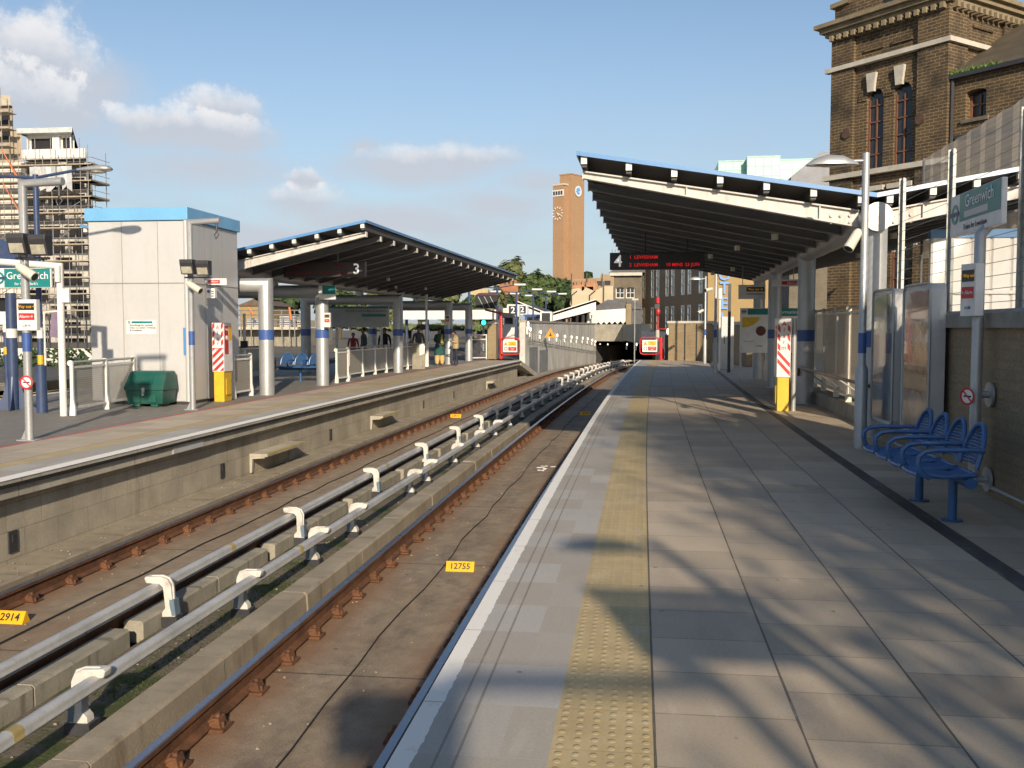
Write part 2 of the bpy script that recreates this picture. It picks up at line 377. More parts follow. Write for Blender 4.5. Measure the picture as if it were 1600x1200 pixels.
m_blue=M('blue_trim_paint',(.085,.23,.47),.4,0,.06,2,.1,(.12,.25,.4))
m_bandblue=flat('blue_band',(.045,.10,.30),.4)
m_navy=M('navy_paint',(.032,.055,.125),.42,0,.15,4,.2,(.1,.1,.1))
m_benchblue=M('blue_bench_paint',(.035,.11,.27),.36,.1,.18,5,.35,(.09,.13,.19))
m_clad=M('pale_grey_cladding',(.475,.475,.47),.42,.05,.04,1.0,.34,(.36,.33,.29),streak=True,bump=.05)
m_cladside=M('grey_cladding_seam',(.25,.24,.225),.6)
m_teal=flat('teal_sign',(.012,.19,.19),.35)
m_signwhite=flat('sign_white',(.70,.69,.66),.4)
m_lettwhite=flat('white_lettering',(.78,.78,.76),.5)
m_lettblack=flat('black_lettering',(.03,.03,.035),.5)
m_red=M('red_paint',(.46,.02,.022),.4,0,.1,5)
m_signred=flat('sign_red',(.50,.025,.03),.4)
m_yellow=M('yellow_paint',(.62,.40,.02),.45,0,.1,4,.35,(.3,.2,.05))
m_stepyellow=M('worn_yellow_edge',(.42,.33,.13),.7,0,.2,4,.8,(.30,.27,.2))
m_advert=M('advert_case_paint',(.50,.50,.485),.4,.1,.06,2,.25,(.3,.28,.24),streak=True)
m_tie=M('dark_iron',(.085,.05,.035),.8,0,.3,6)
m_orange=flat('orange_sign',(.75,.27,.01),.45)
m_plate=flat('yellow_plate',(.80,.42,.01),.4)
m_led4=flat('red_display_lettering',(.55,.01,.012),.5,emit=.5); m_led3=flat('dim_display_lettering',(.20,.012,.02),.5)
m_amber=flat('amber_display_lettering',(.6,.3,.01),.5,emit=.25)
m_numwhite=flat('bright_number',(.85,.85,.82),.5,emit=.22)  # slight emission brightens the board numbers
m_lamp=flat('lit_bulkhead_lamp',(1.0,.9,.68),.4,emit=1.1)
m_green=M('green_bin_plastic',(.008,.080,.060),.42,0,.18,3,.45,(.07,.10,.08))
m_mesh_panel=None
m_brickL=brick('yellow_stock_brick',(.14,.09,.043),(.064,.045,.027),(.29,.22,.125),1.35,dirt=.85,bump=.5,msize=.013,dirtcol=(.022,.018,.014))
m_brickW=brick('platform_wall_brick',(.36,.265,.155),(.27,.20,.12),(.26,.22,.16),1.25,dirt=.25)
m_brickY=brick('bright_yellow_brick',(.42,.29,.12),(.36,.25,.10),(.36,.27,.15),1.0,dirt=.08)
m_brickE=brick('pale_yellow_brick',(.36,.27,.15),(.29,.215,.12),(.3,.25,.17),1.0,dirt=.18)
m_hall=brick('hall_brick',(.38,.27,.165),(.33,.235,.145),(.38,.29,.2),1.8,dirt=.12,dirtcol=(.2,.13,.08))
m_brickB=brick('brown_brick',(.30,.215,.13),(.26,.19,.115),(.28,.21,.14),1.0,dirt=.12)
m_brickT=brick('orange_tower_brick',(.45,.265,.135),(.40,.23,.115),(.45,.33,.22),2.2,dirt=.4,dirtcol=(.30,.165,.085),nsc=.16)
m_brickO=brick('old_grey_brick',(.20,.165,.115),(.15,.125,.09),(.2,.18,.14),1.0,dirt=.4)
m_stone=M('pale_stone',(.50,.47,.40),.8,0,.12,2,.3,(.2,.17,.13))
m_cornice=M('weathered_cornice_stone',(.23,.185,.115),.85,0,.2,2,.45,(.06,.05,.035))
m_glass=M('window_glass',(.03,.035,.04),.08,0,.2,1,bump=0)
m_glassT=M('teal_window_panel',(.22,.40,.42),.15,0,.2,1,bump=0)
m_slate=M('slate_roof',(.085,.085,.095),.65,0,.25,3,.3)
m_tile=M('brown_tiled_roof',(.12,.085,.06),.8,0,.25,2,.3)
m_mossroof=M('mossy_slate_roof',(.085,.068,.045),.8,0,.3,1.6,.4,(.05,.05,.02))
m_greenglass=M('pale_green_cladding',(.36,.60,.52),.3,0,.06,.25,bump=0)
m_render=M('cream_render',(.50,.42,.29),.85,0,.1,.6,.2)
m_ground=M('ground_earth',(.12,.105,.08),.95,0,.3,.3,.4)
m_asph=M('asphalt',(.085,.08,.072),.9,0,.2,1.5,.2)
m_leafA=M('leaf_green',(.065,.10,.028),.7,0,.45,1.3,bump=0)
m_leafB=M('leaf_olive',(.11,.13,.045),.7,0,.4,1.1,bump=0)
m_leafD=M('leaf_dark',(.035,.065,.02),.7,0,.4,1.5,bump=0)
m_bark=M('bark',(.08,.06,.045),.9,0,.3,6)
m_wire=M('galvanised_wire',(.25,.25,.24),.45,.6,.1,4)
m_galv=M('galvanised_post',(.36,.37,.35),.5,.4,.12,4,.2)
m_board=M('scaffold_board',(.33,.285,.22),.8,0,.2,2)
m_pole=M('scaffold_pole',(.25,.245,.24),.6,.3,.2,1)
m_rubber=flat('black_rubber',(.012,.012,.013),.7)
m_cable=flat('black_cable',(.018,.017,.016),.6)

def mesh_mat(name, col, gap, freq=26.0, trans=.3):
    # woven metal infill: part of the light passes through its holes
    m,g=newmat(name); uv=g.n('TexCoord').outputs['UV']; s=g.n('SeparateXYZ',Vector=uv).outputs
    st=g.m('LESS_THAN',g.m('FRACT',g.m('MULTIPLY',s[1],freq)),.5); n=g.noise(uv,3,4)
    b=g.n('BsdfPrincipled'); g.put(b.inputs['Base Color'],g.mix(g.m('ADD',g.m('MULTIPLY',st,.6),g.m('MULTIPLY',n,.4)),[c*.75 for c in col],[c*1.15 for c in col])); b.inputs['Roughness'].default_value=.6
    t=g.n('BsdfTransparent'); tl=g.n('BsdfTranslucent',Color=(*col,1)); m2=g.n('MixShader',Fac=trans,i1=b.outputs[0],i2=tl.outputs[0]); mx=g.n('MixShader',Fac=g.m('ADD',gap-.1,g.m('MULTIPLY',n,.2)),i1=m2.outputs[0],i2=t.outputs[0]); o=g.n('OutputMaterial'); g.nt.links.new(mx.outputs[0],o.inputs[0]); return m
m_mesh_panel=mesh_mat('railing_mesh',(.50,.46,.38),.22)
m_screen=mesh_mat('grey_debris_netting',(.72,.66,.57),.53,9,.62)

# ------------------------------------------------------------------ lettering
def text(s, size, parent, mat, pos, right, up=(0,0,1), name='lettering', align='CENTER', depth=.003, sx=1.0, bold=0.0, world=True):
    cu=bpy.data.curves.new('t','FONT'); cu.body=s; cu.size=size; cu.align_x=align; cu.align_y='CENTER'; cu.extrude=depth; cu.offset=bold; cu.resolution_u=2
    ob=bpy.data.objects.new('t',cu); COL.objects.link(ob)
    dg=bpy.context.evaluated_depsgraph_get(); me=bpy.data.meshes.new_from_object(ob.evaluated_get(dg)); bpy.data.objects.remove(ob)
    r,u=V(right).normalized(),V(up).normalized(); n=r.cross(u)
    Mx=Matrix(((r.x*sx,u.x,n.x,pos[0]),(r.y*sx,u.y,n.y,pos[1]),(r.z*sx,u.z,n.z,pos[2]),(0,0,0,1)))
    me.transform(Mx)
    if world and parent is not None:
        root=parent
        while root.parent: root=root.parent
        me.transform((Matrix.Translation(root.location)@root.rotation_euler.to_matrix().to_4x4()).inverted())
    me.materials.clear(); me.materials.append(mat); me.name=name
    o=bpy.data.objects.new(name,me); COL.objects.link(o); o.parent=parent; return o
def disc(mb, c, right, up, r0, r1, d=.004, n=28, m=0, sq=1.0):
    c,r,u=V(c),V(right).normalized(),V(up).normalized(); nn=r.cross(u)
    P=lambda rr,a,z: c+r*rr*math.cos(a)+u*rr*math.sin(a)*sq+nn*z
    for i in range(n):
        a,b=2*math.pi*i/n,2*math.pi*(i+1)/n
        if r0>0:
            mb.face([P(r0,a,d),P(r1,a,d),P(r1,b,d),P(r0,b,d)],m); mb.face([P(r1,a,0),P(r1,b,0),P(r1,b,d),P(r1,a,d)],m); mb.face([P(r0,b,0),P(r0,a,0),P(r0,a,d),P(r0,b,d)],m)
        else:
            mb.face([c+nn*d,P(r1,a,d),P(r1,b,d)],m); mb.face([P(r1,a,0),P(r1,b,0),P(r1,b,d),P(r1,a,d)],m)
def panel(mb, c, right, up, w, h, d=.01, m=0):   # thin plate centred at c, front face away from right x up... front = right x up
    c,r,u=V(c),V(right).normalized(),V(up).normalized(); n=r.cross(u); mb.obox(c-r*w/2-u*h/2-n*d,r*w,u*h,n*d,m)
def roundel(parent, c, right, up, r, bar=True, ring=None):
    b=MB(); disc(b,c,right,up,r*.66,r,.004); o=b.build('roundel_ring',ring or m_teal,parent)
    if bar:
        n=V(right).normalized().cross(V(up).normalized()); b=MB(); panel(b,V(c)+n*.007,right,up,r*2.5,r*.42,.004); b.build('roundel_bar',m_navy,parent)
m_hotelblue=flat('hotel_letter_blue',(.17,.32,.66),.5)
# ================================================================== SETTING
def sheet(name, pts, z, mat, depth=3.0):
    b=MB(); b.prism([(p[0],p[1]) for p in pts],(0,0,z),(1,0,0),(0,1,0),(0,0,-depth)); return structure(b.build(name,mat,smooth=0))
b=MB(); b.face([(-900,-300,-3.2),(900,-300,-3.2),(900,1500,-3.2),(-900,1500,-3.2)]); structure(b.build('ground',m_ground))
cv=lambda t,s:(t+s*s/RAD,s)
sheet('ground',[cv(12,s) for s in (-30,0,20,40)]+[(4.2,44.5),(2.0,49.0),(2.2,60),(3.6,86),(4.2,112),(40,400),(900,1400),(900,-30)],-.03,m_asph)
sheet('ground',[(-900,-30),(-17.6,-30),(-17.6,26),(-20,60),(-20,400),(-900,1400)],-.02,m_ground)
sheet('ground',[(-19.99,50.4)]+[cv(-7.25,s) for s in (50.4,60,70,85.3)]+[(3.9,112.3),(40,400.5),(300,1400),(-300,1400),(-19.99,400)],-.04,m_asph)
sheet('track_bed',[(-17.55,-30),(-14.0,-30),(-14.0,26),(-16,60),(-18,60),(-17.6,26)],-1.25,m_track,1.5)
# near platform
b=MB(); b.sweep([(-.91,0),(12,0)],-14,48.6,1.0,closed=False,vfun=lambda t:t+.91)
structure(b.build('platform',m_pave,smooth=0))
b=MB(); b.sweep([(-.905,-.004),(-.905,-.16),(-.72,-.16),(-.72,-3.0),(12,-3.0),(12,-.004)],-14,48.6,1.0); structure(b.build('platform_base',m_fascia,smooth=0))
# far platform (island)
b=MB(); b.sweep([(-6.65,0),(-14.4,0)],-14,47.2,1.0,closed=False,vfun=lambda t:-6.65-t); structure(b.build('platform',m_pave3,smooth=0))
b=MB()
b.sweep([(-6.66,-.004),(-6.66,-.05),(-6.70,-.05),(-6.70,-.21),(-6.86,-.21),(-6.86,-.004)],-14,47.2,1.0)
structure(b.build('platform_edge',m_fascia,smooth=0))
b=MB(); b.sweep([(-6.655,-.045),(-6.655,-.085),(-6.70,-.085),(-6.70,-.045)],-14,47.2,1.0); structure(b.build('platform_edge_strip',m_rubber,smooth=0))
b=MB(); b.sweep([(-6.86,-.004),(-6.86,-3),(-14.4,-3),(-14.4,-.004)],-14,47.2,1.0); structure(b.build('platform_base',m_conc,smooth=0))
# sloping nose of the far platform
b=MB()
def nose(t0,t1,za,zb,s0,s1,sl,mat,name):
    q=MB(); A=[C(t0,s0,za),C(t1,s0,za),C(t1,s0,zb),C(t0,s0,zb)]; B_=[C(t0,s1,za-sl),C(t1,s1,za-sl),C(t1,s1,zb-sl),C(t0,s1,zb-sl)]
    q.mesh(A+B_,[(0,1,2,3),(7,6,5,4),(0,4,5,1),(1,5,6,2),(2,6,7,3),(3,7,4,0)]); return structure(q.build(name,mat,smooth=0))
nose(-6.68,-8.6,0,-.25,47.2,53.2,.98,m_fascia,'platform_ramp')
sheet('platform_base',[cv(-6.9,47.2),cv(-6.9,52.5),cv(-8.6,52.5),cv(-8.6,47.2)],-.9,m_conc,2.2)
sheet('platform_base',[cv(-8.6,47.2),cv(-8.6,50.4),(-19.9,50.4),(-16,47.2)],-.01,m_asph)
# trackbed in the cutting
b=MB(); b.sweep([(-.72,-1.2),(-3.24,-1.2)],-14,112,1.5,closed=False,zf=drop); b.sweep([(-3.5,-1.17),(-4.38,-1.17)],-14,112,1.5,closed=False,zf=drop); b.sweep([(-4.57,-1.12),(-6.86,-1.12)],-14,112,1.5,closed=False,zf=drop)
structure(b.build('track_bed',m_track,smooth=0))
m,g=newmat('mossy_trough'); uv=g.n('TexCoord').outputs['UV']; n=g.noise(uv,2.2,7,.65); n2=g.noise(uv,30,4); n3=g.noise(uv,.5,3)
c=g.mix(g.ramp(n2,.3,.7),(.10,.08,.055),(.17,.14,.10)); c=g.mix(g.m('MULTIPLY',g.ramp(n,.45,.6),g.ramp(n3,.38,.55)),c,g.mix(n2,(.025,.04,.008),(.07,.085,.015)))
g.out(c,.95,0,g.m('ADD',n,n2),.8,.02); m_moss=m
b=MB(); b.sweep([(-3.5,-1.165),(-4.38,-1.165)],-14,60,1.0,closed=False,zf=drop); structure(b.build('mossy_trough',m_moss,smooth=0))
b=MB(); b.sweep([(-6.86,-1.12),(-6.86,-.97),(-6.40,-.97),(-6.38,-.99),(-6.38,-1.12)],-14,84,1.5,zf=drop); structure(b.build('concrete_ledge',m_kerb,smooth=0))
b=MB(); s=-6.0; q=random.Random(3)
while s<84:
    L=1.86; dz=q.uniform(-.012,.012); dt=q.uniform(-.008,.008)
    b.sweep([(-3.50+dt,-1.2),(-3.50+dt,-.995+dz),(-3.27+dt,-.995+dz),(-3.245+dt,-1.02+dz),(-3.235+dt,-1.2)],s,s+L,1.0,zf=drop); s+=L+.018
structure(b.build('kerb',m_kerb,smooth=0))
b=MB()
for k,s in enumerate([x*1.55-6 for x in range(58)]):
    b.sweep([(-4.57,-1.2),(-4.57,-1.02),(-4.55,-1.0),(-4.40,-1.0),(-4.38,-1.02),(-4.38,-1.2)],s+.012,s+(1.54 if k%2 else 1.33),1.0,zf=drop)
tag(b.build('low_wall',m_midwall,smooth=0),'long low streaked concrete wall between the two tracks below the conductor rails','low wall')

# ---- running rails
RAILP=[(-.07,-.17),(.07,-.17),(.07,-.158),(.012,-.14),(.012,-.05),(.035,-.04),(.035,-.012),(-.035,-.012),(-.035,-.04),(-.012,-.05),(-.012,-.14),(-.07,-.158)]
HEADP=[(-.034,-.012),(.034,-.012),(.034,-.004),(.028,0),(-.028,0),(-.034,-.004)]
def plate_bm():
    b=MB(); b.cbox((0,0,-.178),(.36,.17,.022)); 
    for sgn in (-1,1):
        b.prism([(.05,-.167),(.15,-.167),(.13,-.10),(.075,-.10)],(0,-.055,0),(sgn,0,0),(0,0,1),(0,.11,0)); b.tube([(sgn*.105,-.012,-.10),(sgn*.105,-.012,-.078)],.022,6); b.tube([(sgn*.15,-.02,-.167),(sgn*.15,-.02,-.13)],.016,6)
        b.tube([(sgn*.03,.03,-.135),(sgn*.06,.0,-.105),(sgn*.06,-.05,-.125),(sgn*.1,-.05,-.11)],.011,5)
    return b
pl0=None
for t,zr,lab in ((-1.52,-1.0,'rusty running rail nearest the right-hand platform edge'),(-3.0,-1.0,'rusty running rail beside the concrete kerb on the right-hand track'),(-4.62,-.94,'rusty running rail behind the farther silver conductor rail'),(-6.1,-.94,'rusty running rail along the wall of the left-hand platform')):
    th=thing('running_rail',lab,'rail',C(t,3,zr-.17),group='running rails of the two tracks')
    b=MB(); b.sweep([(t+x,zr+z) for x,z in RAILP],-6,96,1.5,zf=drop); b.build('rail_web',m_rust,th,smooth=0)
    b=MB(); b.sweep([(t+x,zr+z) for x,z in HEADP],-6,96,1.5,zf=drop); b.build('rail_head',m_railtop,th,smooth=0)
    s0=2.3 if t>-2 else (3.0 if t>-4 else 5.5); sp=.66
    for k in range(78):
        s=s0+k*sp; ang=-math.atan(2*s/RAD)
        if pl0 is None: o=plate_bm().build('baseplate',m_rust,th,smooth=0,world=False); pl0=o
        else: o=pl0.copy(); COL.objects.link(o); o.parent=th
        o.location=C(t,s+rnd.gauss(0,.015),zr)-th.location; o.rotation_euler=(0,0,ang+rnd.gauss(0,.02)); o.scale=(.92,.95,1)
# ---- conductor rails
def bracket(sgn):
    # C-shaped arm: foot, stem and hook over the rail; hook reaches towards sgn
    b=MB(); w=.09
    prof=[(-.045,0),(.06,0),(.055,.05),(.02,.09),(.025,.24),(.03,.285),(.06,.315),(.19,.33),(.205,.375),(.19,.392),(.04,.385),(-.02,.36),(-.05,.30),(-.055,.10),(-.075,.06),(-.075,0)]
    b.prism([(sgn*x,z) for x,z in prof],(0,-w/2,0),(1,0,0),(0,0,1),(0,w,0))
    b.prism([(sgn*x,z) for x,z in [(-.062,.10),(-.062,.31),(-.03,.372),(.04,.397),(.15,.397),(.15,.385),(.0,.35),(-.04,.30),(-.045,.10)]],(0,-.012,0),(1,0,0),(0,0,1),(0,.024,0))
    return b
pk={}
def conductor(t, tb, sgn, ss, lab, cap):
    th=thing('conductor_rail',lab,'conductor rail',C(t,4,-1.17),group='silver covered conductor rails')
    pr=[(x*.86,z*.9) for x,z in [(-.036,-.03),(-.058,-.03),(-.058,-.018),(-.05,-.012),(-.053,.02),(-.04,.044),(-.01,.052),(.012,.052),(.04,.044),(.053,.02),(.05,-.012),(.058,-.018),(.058,-.03),(.036,-.03)]]
    b=MB(); b.sweep([(t+x,-.80+z) for x,z in pr],-6,92,1.5,zf=drop); b.build('cover',m_cover,th,smooth=60)
    b=MB(); b.sweep([(t+x,-.80+z) for x,z in [(-.026,-.026),(.026,-.026),(.026,-.05),(-.026,-.05)]],-6,92,1.5,zf=drop); b.build('steel_strip',m_galv,th,smooth=0)
    b=MB()
    for s in (5.1,9.9,16.2): b.sweep([(t+x*1.03,-.8+z*1.03) for x,z in pr],s,s+.1,.2)
    b.split('marker_band', M('faded_marker',(.33,.26,.10),.5),th,smooth=60)
    for s in ss:
        for nm,mt in (('bracket',m_bracket),):
            key=(nm,sgn)
            if key not in pk: o=bracket(sgn).build(nm,mt,th,bevel=.006,smooth=40,world=False); pk[key]=o
            else: o=pk[key].copy(); COL.objects.link(o); o.parent=th; [dup(ch,parent=o) for ch in list(pk[key].children)]
            z0=-1.10 if sgn>0 else -1.075
            o.location=C(tb,s,z0+drop(s))-th.location; o.rotation_euler=(rnd.gauss(0,.018),rnd.gauss(0,.015),-math.atan(2*s/RAD)+rnd.gauss(0,.02))
            if not o.children:
                f=MB(); f.prism([(sgn*x,z) for x,z in [(-.10,-.09),(.09,-.09),(.085,.012),(-.10,.012)]],(0,-.07,0),(1,0,0),(0,0,1),(0,.14,0)); fo=f.build('foot',m_dark,o,smooth=0,world=False)
                f=MB(); f.prism([(sgn*x,z) for x,z in [(-.085,.02),(-.045,.02),(-.03,.12),(-.03,.17),(-.075,.17),(-.08,.08)]],(0,-.05,0),(1,0,0),(0,0,1),(0,.1,0)); f.build('insulator',m_bluegrey,o,smooth=0,world=False)
    return th
rA=[3.6,6.05,8.75,10.75,12.3,15.4,16.6,19.0]; s=21.5
while s<84: rA.append(s); s+=2.45
rB=[2.4,5.3,8.35,11.75,15.25,18.75,22.0]; s=25.0
while s<84: rB.append(s); s+=2.45
conductor(-3.67,-3.78,1,rA,'silver covered conductor rail on low hooked white brackets nearest the right-hand track',0)
conductor(-4.45,-4.33,-1,rB,'silver covered conductor rail on tall hooked white brackets above the low concrete wall',0)
# ---- cables lying on the slab
def cable(t,s0,s1,z,lab,amp,seed,ty=None):
    q=random.Random(seed); pts=[]; s=s0
    while s<s1: pts.append(C(t+amp*(q.random()-.5),s,z+q.random()*.01)); s+=.8
    b=MB(); b.tube(pts,.0075,6); tag(b.build('track_cable',m_cable),lab,'cable')
cable(-2.3,2,45,-1.19,'thin black cable wandering along the middle of the right-hand track',.07,5)
cable(-5.45,5,60,-1.11,'thin black cable lying along the middle of the left-hand track',.06,6)
cable(-5.0,28.2,29.6,-1.10,'short black cable joining the small far number plate on the left-hand track',.3,8)
# ---- yellow number plates
def plate(c, num, lab):
    th=thing('number_plate',lab,'number plate',c,group='yellow number plates on the tracks')
    b=MB(); b.prism([(-.02,0),(.10,0),(.055,.105),(.045,.105)],V(c)+V((-.165,0,0)),(0,1,0),(0,0,1),(.33,0,0)); b.build('block',m_plate,th,smooth=0)
    n=V((0,-.105,.065)).normalized(); up=V((0,.065,.105)).normalized()
    text(num,.098,th,m_lettblack,V(c)+V((0,.0125,.0525))+n*.004,(1,0,0),up,name='number',depth=.001,bold=.0016)
plate((-2.0,10.82,-1.2),'12755','yellow number plate 12755 in the sun on the right-hand track')
plate((-5.77,8.1,-1.12),'12914','yellow number plate cut by the left edge of the photo on the left-hand track')
plate((-5.42,28.7,-1.12),'12913','small yellow number plate on the left-hand track level with the shaded conductor rails')
plate((-1.6,31.0,-1.2),'12754','yellow number plate in deep shade on the right-hand track beside the platform edge')
# scraps of litter
b=MB(); q=random.Random(4)
for k in range(9):
    c=C(-1.95+q.uniform(-.16,.16),19.0+q.uniform(-.35,.35),-1.185); b.cbox(c,(q.uniform(.03,.12),q.uniform(.02,.06),.012),q.uniform(0,3))
tag(b.build('litter',m_signwhite),'scatter of crumpled white litter on the right-hand track bed','litter',kind='stuff')
# ---- refuge steps and vent plates on the far platform wall
for s,L,lab in ((16.1,1.9,'largest and nearest concrete refuge step with a yellow edge on the far platform wall'),(23.4,1.6,'middle concrete refuge step with a yellow edge on the far platform wall'),(39.3,1.4,'smallest and farthest concrete refuge step near the end of the far platform')):
    th=thing('refuge_step',lab,'step',C(-6.86,s,-.95),group='refuge steps on the far platform wall')
    b=MB(); b.sweep([(-6.87,-.60),(-6.87,-.65),(-6.53,-.65),(-6.53,-.60)],s,s+L,.7); b.build('slab',m_fascia,th,smooth=0)
    b=MB(); b.sweep([(-6.535,-.598),(-6.535,-.625),(-6.525,-.625),(-6.525,-.595),(-6.60,-.595),(-6.60,-.598)],s,s+L,.7); b.build('yellow_edge',m_stepyellow,th,smooth=0)
    for q,nm in ((s,'bracket'),(s+L-.08,'bracket')):
        b=MB(); b.prism([(0,-.65),(.29,-.65),(.29,-.675),(.06,-.695),(.045,-.94),(0,-.94)],C(-6.87,q+.005),(1,0,0),(0,0,1),(0,.07,0)); b.build(nm,m_fascia,th,smooth=0)
for s,lab in ((9.7,'dark vent plate nearest the camera low on the far platform wall'),(15.0,'dark vent plate left of the largest refuge step'),(20.4,'dark vent plate between the two nearer refuge steps'),(28.9,'narrow dark vent plate right of the middle refuge step'),(33.2,'tiny dark vent plate before the farthest refuge step')):
    b=MB(); b.cbox(C(-6.853,s,-.74),(.02,.15,.24)); b.cbox(C(-6.842,s,-.70),(.012,.05,.08)); tag(b.build('vent_plate',m_dark,smooth=0),lab,'vent plate',group='vent plates on the far platform wall')
b=MB(); b.sweep([(-6.703,-.06),(-6.703,-.205),(-6.69,-.205),(-6.69,-.06)],13.05,14.0,.5); tag(b.build('repair_panel',m_clad,smooth=0),'pale grey repair panel on the far platform edge','panel')

# ================================================================== CANOPIES
def canopy(side, tg, te, zg, ze, s0, s1, wing2, lab, step=1.25):
    # side +1: the main wing rises towards -t (right-hand platform); -1 the mirror image.  te = t of the high edge
    th=thing('platform_canopy',lab,'canopy',C(tg,s0+1,0))
    b=MB(); b.tube([C(tg,s0-.12+k*(s1-s0-.5)/12,zg-.11) for k in range(13)],.21,20); b.build('gutter_tube',m_silver,th)
    def wing(tA,zA,tB,zB,main):
        
        L=tB-tA; sl=(zB-zA)/L
        zz=lambda t,o=0: zA+(t-tA)*sl+o
        n=int((s1-s0-.5)/step)
        f=MB(); fr=MB(); fl=MB(); fl1=MB()
        for k in range(n+1):
            s=s0+.28+k*step; tgt=f if k==0 else fr; fg=fl1 if k==0 else fl
            ta=tA+(.2 if L>0 else -.2)
            P=[(ta,zz(ta,-.26)),(tB,zz(tB,-.115)),(tB,zz(tB,0)),(ta,zz(ta,0))]
            tgt.prism(P,C(0,s),(1,0,0),(0,0,1),(0,.03,0))
            for (u0,u1) in ((0,1),(3,2)):
                (xa,za),(xb,zb)=P[u0],P[u1]; hh=.022 if u0==0 else -.022
                fg.prism([(xa,za),(xb,zb),(xb,zb+hh),(xa,za+hh)],C(0,s-.055),(1,0,0),(0,0,1),(0,.14,0))
            if k==0:
                # bolted end plate with stiffeners
                for q in range(3): 
                    for z_ in (-.08,-.18): fg.tube([C(ta+(tB-ta)*.03*(1+q*1.1),s-.03,zz(ta,z_)),C(ta+(tB-ta)*.03*(1+q*1.1),s+.03,zz(ta,z_))],.022,8)
                for x in (.14,.62): t_=ta+(tB-ta)*x; fg.prism([(t_,zz(t_,-.03)),(t_+.02,zz(t_,-.03)),(t_+.02,zz(t_,-.235+.12*x)),(t_,zz(t_,-.235+.12*x))],C(0,s-.05),(1,0,0),(0,0,1),(0,.05,0))
        f.build('front_beam',m_beam,th,smooth=0); fl1.build('front_beam_flange',m_beam,th,smooth=0)
        if fr.v: o=fr.build('rafter_web',m_rafter,th,smooth=0); o['kind']='stuff'; o=fl.build('rafter_flange',m_rafter,th,smooth=0); o['kind']='stuff'
        # white cut ends of the rafters
        e=MB()
        for k in range(n+1):
            s=s0+.28+k*step; d=.012 if L>0 else -.012
            e.prism([(tB,zz(tB,-.13)),(tB+d,zz(tB,-.13)),(tB+d,zz(tB,.0)),(tB,zz(tB,.0))],C(0,s-.06),(1,0,0),(0,0,1),(0,.15,0))
        o=e.build('rafter_end',m_white,th,smooth=0); o['kind']='stuff'
        # purlins, deck and blue edge
        p=MB(); pe=MB()
        for k in range(7):
            t=tA+L*(.05+.945*k/6); 
            p.sweep([(t-.04,zz(t,.03)),(t+.04,zz(t,.03)),(t+.04,zz(t,.19)),(t-.04,zz(t,.19))],s0+.06,s1-.1,2)
            pe.sweep([(t-.045,zz(t,.07)),(t+.045,zz(t,.07)),(t+.045,zz(t,.185)),(t-.045,zz(t,.185))],s0+.02,s0+.09,1)
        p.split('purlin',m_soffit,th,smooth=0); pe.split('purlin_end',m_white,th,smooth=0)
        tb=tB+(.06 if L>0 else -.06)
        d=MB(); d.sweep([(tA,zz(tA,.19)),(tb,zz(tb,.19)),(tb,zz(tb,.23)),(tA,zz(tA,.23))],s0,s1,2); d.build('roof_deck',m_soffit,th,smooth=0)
        bl=MB(); bl.sweep([(tA,zz(tA,.18)),(tb,zz(tb,.18)),(tb,zz(tb,.245)),(tA,zz(tA,.245))],s0-.025,s0,1)
        e2=.03 if L>0 else -.03
        bl.sweep([(tb,zz(tb,.18)),(tb+e2,zz(tb,.18)),(tb+e2,zz(tb,.245)),(tb,zz(tb,.245))],s0-.025,s1,2); bl.build('blue_edge',m_blue if (main or side<0) else m_glintwing,th,smooth=0)
        # bird spikes along the top of the front beam and small fittings
        fx=MB()
        for k in range(5):
            s=s0+3+k*3.2; t=tA+L*(.25+.09*(k%3)); fx.tube([C(t,s,zz(t,-.32)),C(t,s,zz(t,-.22))],.06,10); 
        fx.split('ceiling_lamp',m_cream,th)
    wing(tg,zg,te,ze,True)
    wing(tg,zg,*wing2,False)
    return th
can4=canopy(1,3.38,-.92,3.34,4.03,14.72,32,(7.2,4.0),'dark butterfly canopy with a blue edge over the right-hand platform')
can3=canopy(-1,-10.45,-6.80,3.22,3.96,22.72,46.5,(-14.0,3.95),'dark butterfly canopy with a blue edge over the left-hand island platform')
def column(t,s,z,lab,group,r=.18,plain=False,par=None,x=None):
    c=C(t,s) if x is None else V(x)
    th=thing('column',lab,'column',c,group=group)
    b=MB(); b.tube([c,c+V((0,0,z))],r,24); b.build('shaft',m_silver,th)
    b=MB(); b.tube([c+V((0,0,1.33)),c+V((0,0,1.57))],r+.004,24,cap=False); b.build('blue_band',m_bandblue,th)
    b=MB(); b.tube([c,c+V((0,0,.03))],r+.05,24); b.build('base_ring',m_silver,th)
    return th
for s,lab in ((14.9,'nearest silver column under the right-hand canopy behind the advert cases'),(21.2,'silver column beside the alarm point on the right-hand platform'),(26.8,'silver column in front of the information boards'),(31.1,'farthest silver column under the right-hand canopy')):
    column(3.4,s,3.2,lab,'columns of the right-hand canopy')
